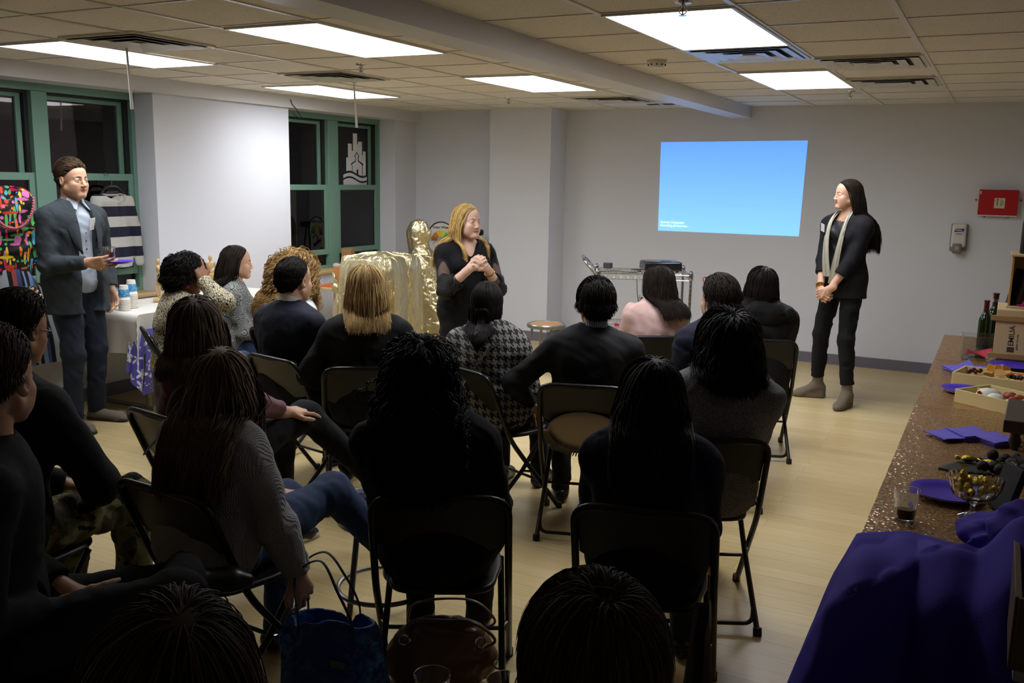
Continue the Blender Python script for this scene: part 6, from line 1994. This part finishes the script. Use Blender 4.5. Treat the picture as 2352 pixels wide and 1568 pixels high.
# silver hair clip
p = on_chair('clip', 'person with updo, silver hair clip and red glasses pushed up on the head')
J = sit(.90, lean=.08, shw=.175, hd=(.35, -.06, 0))
seated(p, J, m_navy, m_jeand, SK_L, tk=dict(name='jumper', w=1.15, b=.022, seed=9, sl=(.07, .06, .048)))
hair(p, J, H_DARK, L=.13, n=1400, r=.0036, comb='back', vol=.018, seed=9, jit=.25, stiff=.25, face=True, wave=(.006, 60), top_=.02)
v = Vol(J.head - .2, J.head + .2, .006)
v.ell(at_head(J, -.01, -.075, .055), (.062, .05, .05), None, .03); v.ell(at_head(J, .03, -.10, .02), (.05, .04, .055), None, .03); v.wobble(.006, 60, 3)
v.obj('hair_twist', H_DARK, p)
MB().tube([at_head(J, .0, -.128, .06), at_head(J, .05, -.112, .085)], .0035, 8).build('hair_clip', m_chrome, p)
b = MB()
for q in (-1, 1): b.tube([at_head(J, q * .033 + .026 * math.cos(t_), .055 + .012 * math.sin(t_), .108 + .018 * math.sin(t_)) for t_ in np.linspace(0, 2 * PI, 20)[:-1]], .003, 6, closed=True).tube([at_head(J, q * .058, .055, .105), at_head(J, q * .080, -.03, .065)], .003, 6)
b.tube([at_head(J, -.008, .06, .112), at_head(J, .008, .06, .112)], .003, 6).build('red_glasses', mat('red_frame', '8c1820', .3), p)
# black bob and coat
p = on_chair('coat', 'person with smooth black bob and black hooded coat, rightmost of the front row')
J = sit(.865, lean=.02, shw=.172, hd=(.1, -.04, 0))
seated(p, J, m_blk, m_blk, SK_L, tk=dict(name='coat', w=1.12, b=.024, seed=10, sl=(.072, .062, .05), hem=.30))
v = Vol(J.neck - .3, J.neck + .25, .008)
v.cone(J.sh[0] + vec(.03, -.05, .045), J.sh[1] + vec(-.03, -.05, .045), .065, .065, .03); v.ell(J.neck + vec(0, -.10, -.02), (.13, .075, .09), None, .04); v.wobble(.007, 40, 3)
v.cone(J.neck - vec(0, 0, .02), J.neck + vec(0, .02, .2), .066, .07, .01, 's')
v.obj('hood', m_blk, p)
hair(p, J, H_BLACK, n=1300, r=.0038, comb='crown', vol=.024, end=.125, seed=10, stiff=.62, jit=.07, face=True)
# balding man
p = on_chair('suit', 'balding man in a navy suit with white shirt collar, back to the camera', -.075, 0, .1)
J = sit(.985, lean=.04, shw=.19, hd=(.0, -.03, 0), hs=1.02)
seated(p, J, m_navy, m_navy, SK_L, False, tk=dict(name='suit_jacket', w=1.22, b=.022, seed=11, sl=(.072, .06, .046), k=.06))
collar(p, J, mat('white_shirt', 'd0d3d8', .7), .065, .008, .045, lift=.06)
collar(p, J, m_navy, .080, .014, .03, 'lapel_collar', lift=.038)
hair(p, J, H_BLACK, L=(.025, .05), n=1900, r=.0032, comb='back', vol=.008, seed=11, S=8, jit=.15, stiff=.35, face=False, bald=(0, -.50, .86, .36), hl=-.04)
# blonde bob
p = on_chair('blonde', 'person with straight blonde bob and black jacket, back to the camera', .0, 0, .05)
J = sit(.97, lean=.02, shw=.175, hd=(.03, -.04, 0), wr=[(-.22, .16, .60), (.10, .22, .62)], poles=[(-.7, -.5, -.4), (.5, -.6, -.4)])
seated(p, J, m_blk, m_blk, SK_L, tk=dict(name='jacket', w=1.14, b=.020, seed=12, sl=(.068, .058, .046)))
hair(p, J, H_BLOND, n=2200, r=.003, comb='part', part=0, vol=.028, end=.165, seed=12, stiff=.6, jit=.07, face=True, wave=(.003, 30))
# blonde frizz (half hidden by the balding man)
p = on_chair('frizz', 'person with big frizzy blonde hair, seated just in front of the balding man')
J = sit(.88, lean=.02, shw=.16, hd=(.05, 0, 0))
seated(p, J, mat('white_shirt', 'd0d3d8', .7), m_jeand, SK_L, tk=dict(name='blouse', seed=13))
hair(p, J, H_FRIZZ, L=.31, n=1700, r=.0035, comb='crown', vol=.085, curl=.016, wave=(.004, 85), S=28, seed=13, stiff=.5, jit=.35, face=True, tip=.5, lenvar=.4)
# curly dark hair, glasses, leaf print blouse
p = on_chair('blouse', 'person in a cream and black leaf-print blouse with curly dark hair, hand to ear')
J = sit(.89, lean=.10, shw=.172, hd=(.10, -.08, 0), wr=[(-.05, .25, .62), (.118, .085, 1.095)], poles=[(-.6, -.5, -.3), (.75, .1, -1)])
seated(p, J, mat('leaf_print', '8c8468', .8, fn=f_leaf), m_jean, SK_D, tk=dict(name='blouse', w=1.14, b=.018, seed=14, sl=(.068, .060, .044), bust=.01, belly=.02),
       bk=dict(hands=[dict(), dict(d=(-.25, -.10, .55), n=(-1, -.2, .1), curls=[.25, .75, .95, 1.0], thumb=.3)], lips='8a4a48'))
hair(p, J, H_BLACK, L=(.06, .12), n=1500, r=.0038, comb='crown', vol=.040, curl=.009, wave=(.004, 110), S=16, seed=14, stiff=.3, jit=.5, face=True, tip=.5)
glasses(p, J)
MB().ball(at_head(J, .085, -.01, -.055), .011, 10).build('earring', mat('pink_bead', 'd83a88', .3), p)
# long dark hair, grey fan print
p = on_chair('fan', 'person with long dark hair in a grey patterned top, face in profile')
J = sit(.92, lean=.04, shw=.165, hd=(.0, -.04, 0))
seated(p, J, mat('fan_print', '55585a', .85, fn=f_fan), m_jean, SK_L, tk=dict(name='top', w=1.05, b=.012, seed=15, vneck=.14, bust=.012), bk=dict(fine=True, eyes=True))
hair(p, J, H_DARK, n=1500, r=.0036, comb='part', part=0, vol=.018, end=.36, seed=15, stiff=.65, jit=.08)
# man in camouflage trousers
p = on_chair('camo', 'man with glasses in a black jacket and camouflage trousers, at the left edge')
J = sit(1.06, lean=.22, shw=.20, hd=(.0, -.22, 0), wr=[(-.03, .27, .60), (.15, .30, .61)], poles=[(-.6, -.5, -.3), (.8, -.6, -.1)], knees=[(-.16, .40, .53), (.19, .38, .535)], ankles=[(-.14, .36, .085), (.16, .40, .085)])
seated(p, J, m_blk, mat('camouflage', '5c5a3c', .9, fn=f_camo), SK_T, False, tk=dict(name='jacket', w=1.2, b=.026, seed=16, sl=(.075, .066, .05)), lk=dict(r=(.10, .078, .066), wob=.007), bk=dict(hands=[dict(), dict(d=(-.35, .9, -.1), n=(-.2, 0, -1), curl=.2)]))
hair(p, J, H_DARK, L=(.03, .08), n=1500, r=.0034, comb='back', vol=.018, seed=16, S=8, jit=.25, stiff=.3, face=False, top_=.012, hl=-.04)
glasses(p, J)
# man in black, left edge
p = on_chair('left', 'man with cropped hair in a black jumper, nearest the camera at the left edge')
J = sit(1.05, lean=.04, shw=.205, hd=(.98, -.06, .0), wr=[(-.04, .13, .585), (.10, .09, .61)], poles=[(-.6, -.5, -.3), (.6, -.7, -.2)], knees=[(-.10, .40, .53), (.27, .36, .65)], ankles=[(-.10, .36, .085), (-.04, .42, .60)], hs=1.06)
seated(p, J, m_blk2, cloth('charcoal_twill', '22252b'), SK_L, False, tk=dict(name='jumper', w=1.2, b=.02, seed=17, sl=(.072, .060, .044), sleeve=.88, v_=.0085, wob=.003), lk=dict(r=(.098, .075, .055)),
       bk=dict(hands=[dict(d=(.5, .8, -.1), n=(.1, -.2, -1), curl=.3), dict(d=(.05, 1, .15), n=(-.9, 0, -.4), curl=.22, thumb=-.2, spread=.05)], hv=.0036))
hair(p, J, H_MID, L=(.012, .055), n=2200, r=.0026, comb='back', vol=.010, seed=17, S=8, jit=.2, stiff=.25, face=False, top_=.016, hl=-.04)
# the two heads at the bottom edge
p = on_chair('headl', 'person whose smooth brown-haired crown shows at the bottom left of the photo')
J = sit(.92, lean=.02, side=.03, shw=.17, hd=(.1, -.06, 0))
seated(p, J, m_blk2, m_blk, SK_L, tk=dict(name='jumper', seed=18, w=1.08))
hair(p, J, H_MID, n=5600, r=.0017, comb='crown', part=.02, vol=.030, end=.26, seed=18, stiff=.6, jit=.14, S=20, face=False, wave=(.002, 40))
p = on_chair('headm', 'person whose thick brown-haired head shows at the bottom middle of the photo')
J = sit(.865, lean=.02, shw=.185, hd=(.1, -.06, 0))
seated(p, J, m_blk2, m_blk, SK_L, False, tk=dict(name='jumper', seed=19, w=1.15))
hair(p, J, H_MID, L=(.07, .13), n=6000, r=.0017, comb='crown', vol=.018, seed=19, S=14, jit=.25, stiff=.4, face=False, top_=.014, wave=(.003, 40))

# ---- the three standing people and the hand at the left edge
def tube_edge(root, name, pts, r, mt, flat=.4, ups=None):
    return MB().tube(spline(pts, 8), r, 8, flat=flat, ups=ups).build(name, mt, root)
# man in the grey blazer
m_blaz = cloth('charcoal_blazer', '363d42', .9, (260, .35))
m_oxf = cloth('pale_blue_shirt', 'a7b2bf', .8, (300, .15))
p = person('standing man in a grey blazer and pale shirt holding a cup and purple plate', -5.58, 4.305, -1.55)
J = stand(1.072, hd=(.05, -.02, .0), shw=.205, wr=[(-.245, .05, .93), (.11, .26, 1.155)], poles=[(-.6, -.8, 0), (.55, -.8, -.5)], feet=[(-.13, -.03), (.13, .05)], hs=1.05)
J.el[0] = J.el[0]
body(p, J, 'c59a7e', False, True, [dict(d=(0, .3, -1), n=(.9, .2, 0), curl=.5), dict(d=(-.55, .85, .02), n=(-.75, -.55, .35), curls=[.42, .50, .55, .60], thumb=.9, s=1.05)], lips='a8685c', brow='3a2818', eyes=True, hv=.003, iris='39434a')
top(p, J, m_oxf, 'shirt', w=1.06, d=1., b=.008, sleeve=.6, sl=(.05, .042, .036), neck=.060, seed=31, wob=.003, hem=.93)
def fr(v):
    v.cone(J.neck + J.R @ vec(.0, .12, .05), J.chest + J.R @ vec(.0, .16, -.02), .060, .062, .012, 's', (J.R[:, 1], .55))
    v.cone(J.chest + J.R @ vec(.0, .16, -.02), J.pel + J.R @ vec(.0, .17, -.14), .062, .085, .012, 's', (J.R[:, 1], .55))
top(p, J, m_blaz, 'blazer', w=1.26, d=1.12, b=.024, sleeve=.97, sl=(.072, .062, .048), neck=.070, hem=.80, seed=32, wob=.004, k=.06, v_=.008, front=fr)
for q in (-1, 1):
    def f_lap(u, v, q=q):
        a = J.neck + J.R @ vec(q * .062, .02, .045); m1 = J.chest + J.R @ vec(q * .060, .148, .06); e = J.waist + J.R @ vec(q * .068, .150, .02)
        c_ = (1 - u) ** 2 * a + 2 * u * (1 - u) * (m1 + J.R @ vec(0, .0, .05)) + u * u * e
        wd = .075 * math.sin(PI * min(1, u * 1.02)) ** .6 * (.55 if .30 < u < .36 else 1)
        return c_ + J.R @ vec(q * wd * v, -.42 * wd * v + .006 + .010 * math.sin(PI * v), .010 * v)
    MB().sheet(f_lap, 40, 6, .006 * q).build('lapel', m_blaz, p, sharp=1.5)
collar(p, J, m_oxf, .064, .007, .045, 'shirt_collar', open_=.35, lift=.05, tilt=-.25)
collar(p, J, m_blaz, .076, .012, .04, 'blazer_collar', open_=.9, lift=.035)
for q in (-1, 1):
    P_ = lambda x, y, z: J.neck + J.R @ vec(q * x, y, z)
    MB().sheet(lambda u, v: (1 - v) * ((1 - u) * P_(.058, .030, .070) + u * P_(.012, .078, .040)) + v * ((1 - u) * P_(.078, .040, .035) + u * P_(.050, .112, -.012)), 8, 6, .005 * q).build('collar_point', m_oxf, p, sharp=1.5)
b = MB()
for i in range(6): b.ball(J.neck + (J.waist - J.neck) * (.16 + .17 * i) + J.R @ vec(0, .112 + .010 * (1 < i < 5) - .03 * (i == 0), 0), .0055, 8)
b.build('shirt_buttons', mat('dark_button', '22242a', .4), p)
MB().box((0, 0, 0), (.062, .003, .080), J.R @ rotm(z=.25, x=-.15, y=.12)).build('name_badge', mat('white_label', 'd4d6d8', .6), p).location = J.chest + J.R @ vec(-.040, .140, .03)
legs(p, J, m_jeand, 'trousers', (.098, .072, .056), seed=33, wob=.005)
m_sue = mat('taupe_suede', '6b6358', .9)
for i in (0, 1): shoe(p, J, i, m_sue, f=((-.25, 1, 0), (.15, 1, 0))[i], L=.29, sole=mat('dark_sole', '2a2622', .7))
hair(p, J, H_MID, L=(.012, .075), n=2200, r=.0026, comb='back', vol=.006, seed=31, S=9, jit=.12, stiff=.12, face=False, top_=.022, hl=-.20, cap=1.03)
HAND_M = p.matrix_basis.copy()
pm = Matrix.Translation((-5.58, 4.305, 0)) @ Matrix.Rotation(-1.55, 4, 'Z')
w_ = J.wr[1] + nrm((-.55, .85, .02)) * .11 + vec(-.045, -.01, .028)
clear_cup('clear cup with amber drink in the hand of the man in the blazer', tuple(pm @ Vector(w_ + vec(0, 0, -.022))), fill=.06, fm=mat('amber_drink', '8a5a1c', .05, trans=.7))
plate('purple plate in the hand of the man in the blazer, under the cup', tuple(pm @ Vector(w_ + vec(-.045, .05, -.040))), r=.085)

# blonde speaker
m_sheer = mat('sheer_black', '171515', .8)
m_lace = mat('black_lace', '121112', .7, bump=(120, 1.))
p = person('standing blonde woman in black with sheer sleeves, hands clasped, before the gold drapes', -3.20, 5.50, 4.02)
J = stand(.925, hd=(.42, .02, -.04), shw=.165, wr=[(-.060, .245, 1.165), (.060, .25, 1.170)], poles=[(-.6, -.35, -.9), (.6, -.35, -.9)], feet=[(-.10, 0), (.10, .02)], hs=.98)
body(p, J, 'd8b09a', True, True, [dict(d=(.62, .35, .70), n=(.7, -.7, 0), curl=.95, s=.92, thumb=.5, spread=.03), dict(d=(-.62, .35, .70), n=(-.7, -.7, 0), curl=1.0, s=.92, thumb=.5, spread=.03)], lips='b8605c', brow='8a6a48', eyes=True, hv=.0028, iris='4c4236', arm=1.05)
top(p, J, m_blk2, 'tunic', w=1.04, d=1.05, b=.012, bust=.030, belly=.035, sleeve=0, sl=(.05, .03, .03), neck=.078, hem=.70, seed=41, vneck=.10, v_=.0085)
v = Vol(np.min([*J.sh, *J.el, *J.wr], 0) - .12, np.max([*J.sh, *J.el, *J.wr], 0) + .12, .008)
for i in (0, 1):
    mid = J.el[i] * .62 + J.wr[i] * .38
    v.cone(J.sh[i], J.el[i], .052, .051, .02); v.cone(J.el[i], mid, .051, .044, .02)
v.wobble(.003, 40, 3)
def f_sheer(nt):
    b_ = nt.n['Principled BSDF']; out = nt.n['Material Output']
    tr = nt.add('ShaderNodeBsdfTransparent'); mx = nt.add('ShaderNodeMixShader'); mx.inputs[0].default_value = .62
    nt.link(tr.outputs[0], mx.inputs[1]); nt.link(b_.outputs[0], mx.inputs[2]); nt.link(mx.outputs[0], out.inputs[0])
    return None
v.obj('sheer_sleeves', mat('sheer_net', '1a1718', .8, fn=f_sheer), p)
for i in (0, 1):
    mid = J.el[i] * .60 + J.wr[i] * .40
    a0 = J.el[i] * .75 + J.sh[i] * .25
    v = Vol(np.minimum(a0, mid) - .12, np.maximum(a0, mid) + .12, .006)
    v.cone(a0, J.el[i], .053, .055, .02); v.cone(J.el[i], mid, .055, .054, .02); v.wobble(.005, 80, 3)
    v.cone(mid, mid + (J.wr[i] - J.el[i]) * .3, .045, .043, .01, 's')
    v.obj('lace_cuff', m_lace, p)
q = J.wr[0] * .8 + J.el[0] * .2
ax_ = nrm(J.wr[0] - J.el[0]); s1 = nrm(np.cross(ax_, (0, 0, 1))); s2 = np.cross(ax_, s1)
MB().tube([q + .033 * (math.cos(t_) * s1 + math.sin(t_) * s2) for t_ in np.linspace(0, 2 * PI, 20)[:-1]], .004, 6, closed=True).build('bracelet', mat('gold_metal', 'c8a050', .2, 1.), p)
legs(p, J, m_blk, 'trousers', (.098, .075, .07), seed=42, hipw=1.12)
for i in (0, 1): shoe(p, J, i, m_shoe)
hair(p, J, H_GOLD, n=1900, r=.0032, comb='part', part=-.025, vol=.016, wave=(.004, 34), end=.25, fr_=-.025, seed=41, stiff=.55, jit=.10, S=20)

# dark-haired woman by the wall
p = person('standing woman with long dark hair, black blazer and grey scarf by the back wall', -1.08, 7.82, 2.62)
J = stand(1.032, hd=(-.50, .0, 0), shw=.178, wr=[(-.045, .235, .905), (.035, .225, .90)], poles=[(-.8, -.6, .1), (.8, -.6, .1)], feet=[(-.16, .05), (.20, -.03)], hs=.98, lift=.045)
body(p, J, 'd2a68c', True, True, [dict(d=(.75, .35, -.45), n=(.35, -.9, 0), curl=.75, s=.96, spread=.02), dict(d=(-.75, .35, -.40), n=(-.35, -.9, -.2), curl=.95, s=.96, spread=.02)], lips='b8605a', brow='3a281e', eyes=True, hv=.003)
top(p, J, mat('black_silk', '0e0f16', .5), 'camisole', w=.98, d=.98, b=.004, sleeve=0, sl=(.03, .02, .02), neck=.098, hem=.90, seed=51, vneck=.0, bust=.012, v_=.008)
m_bblaz = cloth('black_blazer', '14151a', .8, (300, .15))
def fr2(v):
    v.cone(J.neck + J.R @ vec(0, .11, .06), J.chest + J.R @ vec(0, .16, -.02), .060, .055, .012, 's', (J.R[:, 1], .5))
    v.cone(J.chest + J.R @ vec(0, .16, -.02), J.pel + J.R @ vec(0, .18, -.1), .055, .04, .012, 's', (J.R[:, 1], .5))
top(p, J, m_bblaz, 'blazer', w=1.10, d=1.04, b=.016, sleeve=.74, sl=(.062, .056, .052), neck=.070, hem=.87, seed=52, wob=.004, k=.06, v_=.008, front=fr2, bust=.012)
for q in (-1, 1):
    def f_lap2(u, v, q=q):
        a = J.neck + J.R @ vec(q * .062, .02, .04); m1 = J.chest + J.R @ vec(q * .062, .150, .06); e = J.waist + J.R @ vec(q * .045, .150, -.02)
        c_ = (1 - u) ** 2 * a + 2 * u * (1 - u) * (m1 + J.R @ vec(0, 0, .05)) + u * u * e
        wd = .062 * math.sin(PI * min(1, u * 1.02)) ** .6
        return c_ + J.R @ vec(q * wd * v, -.42 * wd * v + .006 + .008 * math.sin(PI * v), .01 * v)
    MB().sheet(f_lap2, 40, 6, .005 * q).build('lapel', m_bblaz, p, sharp=1.5)
    def f_scarf(u, v, q=q):
        a = J.neck + J.R @ vec(q * .058, .03, .05); m1 = J.chest + J.R @ vec(q * .095, .185, .08); e = J.pel + J.R @ vec(q * .026 - .01, .175, .03 - .05 * (q < 0))
        c_ = (1 - u) ** 2 * a + 2 * u * (1 - u) * m1 + u * u * e
        return c_ + J.R @ vec((v - .5) * (.030 + .035 * u), .004 + .006 * math.sin(9 * v + 5 * u), 0)
    MB().sheet(f_scarf, 30, 10, .004).build('scarf', mat('silver_scarf', 'a3a090', .45, .25, bump=(60, .3)), p, sharp=1.5)
MB().box((0, 0, 0), (.075, .004, .060), J.R @ rotm(z=-.55, y=-.12, x=-.08)).build('name_badge', mat('white_label', 'd4d6d8', .6), p).location = J.chest + J.R @ vec(.112, .150, .05)
MB().ball(J.neck + J.R @ vec(0, .095, -.02), .006, 8).build('pendant', mat('gold_metal', 'c8a050', .2, 1.), p)
MB().tube(spline([J.neck + J.R @ vec(-.055, .03, .05), J.neck + J.R @ vec(-.03, .078, .0), J.neck + J.R @ vec(0, .092, -.018), J.neck + J.R @ vec(.03, .078, .0), J.neck + J.R @ vec(.055, .03, .05)], 6), .0012, 5).build('necklace', mat('gold_metal', 'c8a050', .2, 1.), p)
ax_ = nrm(J.wr[1] - J.el[1]); s1 = nrm(np.cross(ax_, (0, 0, 1))); s2 = np.cross(ax_, s1)
for k_ in range(3):
    q = J.wr[1] * (.96 - .045 * k_) + J.el[1] * (.04 + .045 * k_)
    MB().tube([q + (.031 + .001 * k_) * (math.cos(t_) * s1 + math.sin(t_) * s2) for t_ in np.linspace(0, 2 * PI, 20)[:-1]], .0045, 6, closed=True).build('bracelet', mat('gold_metal', 'c8a050', .2, 1.), p)
legs(p, J, cloth('black_trousers', '111316', .85), 'trousers', (.088, .062, .052), seed=53, cut=.055, wob=.004, v_=.0085)
m_boot = mat('taupe_suede_boot', '6a5f52', .9)
for i, f_ in ((0, (-.25, 1, 0)), (1, (.75, .75, 0))): shoe(p, J, i, m_boot, f=f_, L=.245, heel=.045, boot=.085, name='ankle_boot', floor=0)
hair(p, J, H_DARK, n=1900, r=.0032, comb='part', part=.02, vol=.014, wave=(.006, 24), end=.36, seed=51, stiff=.6, jit=.09, S=22, back=.25)

# only a hand with a cup and a black sleeve show of this one
p = person('person at the left edge of whom only a hand with a cup shows', -5.12, 3.08, -.70)
J = stand(.98, hd=(0, 0, 0), shw=.175, wr=[(-.22, .05, .86), (.12, .36, 1.06)], poles=[(-.6, -.8, 0), (.6, -.8, -.5)], hs=1.)
body(p, J, 'c99a7c', True, False, [dict(), dict(d=(-.1, 1, .02), n=(-.9, .1, .1), curls=[.45, .5, .55, .6], thumb=.8)], hv=.0035)
top(p, J, m_blk2, 'jumper', seed=61, hem=.80)
legs(p, J, m_blk, seed=62)
for i in (0, 1): shoe(p, J, i, m_shoe)
hair(p, J, H_DARK, n=900, comb='crown', vol=.02, end=.2, seed=61)
pm = Matrix.Translation((-5.12, 3.08, 0)) @ Matrix.Rotation(-.70, 4, 'Z')
clear_cup('clear cup with amber drink held by the hand at the left edge', tuple(pm @ Vector(J.wr[1] + vec(-.045, .095, -.045))), fill=.05, fm=mat('amber_drink', '8a5a1c', .05, trans=.7))
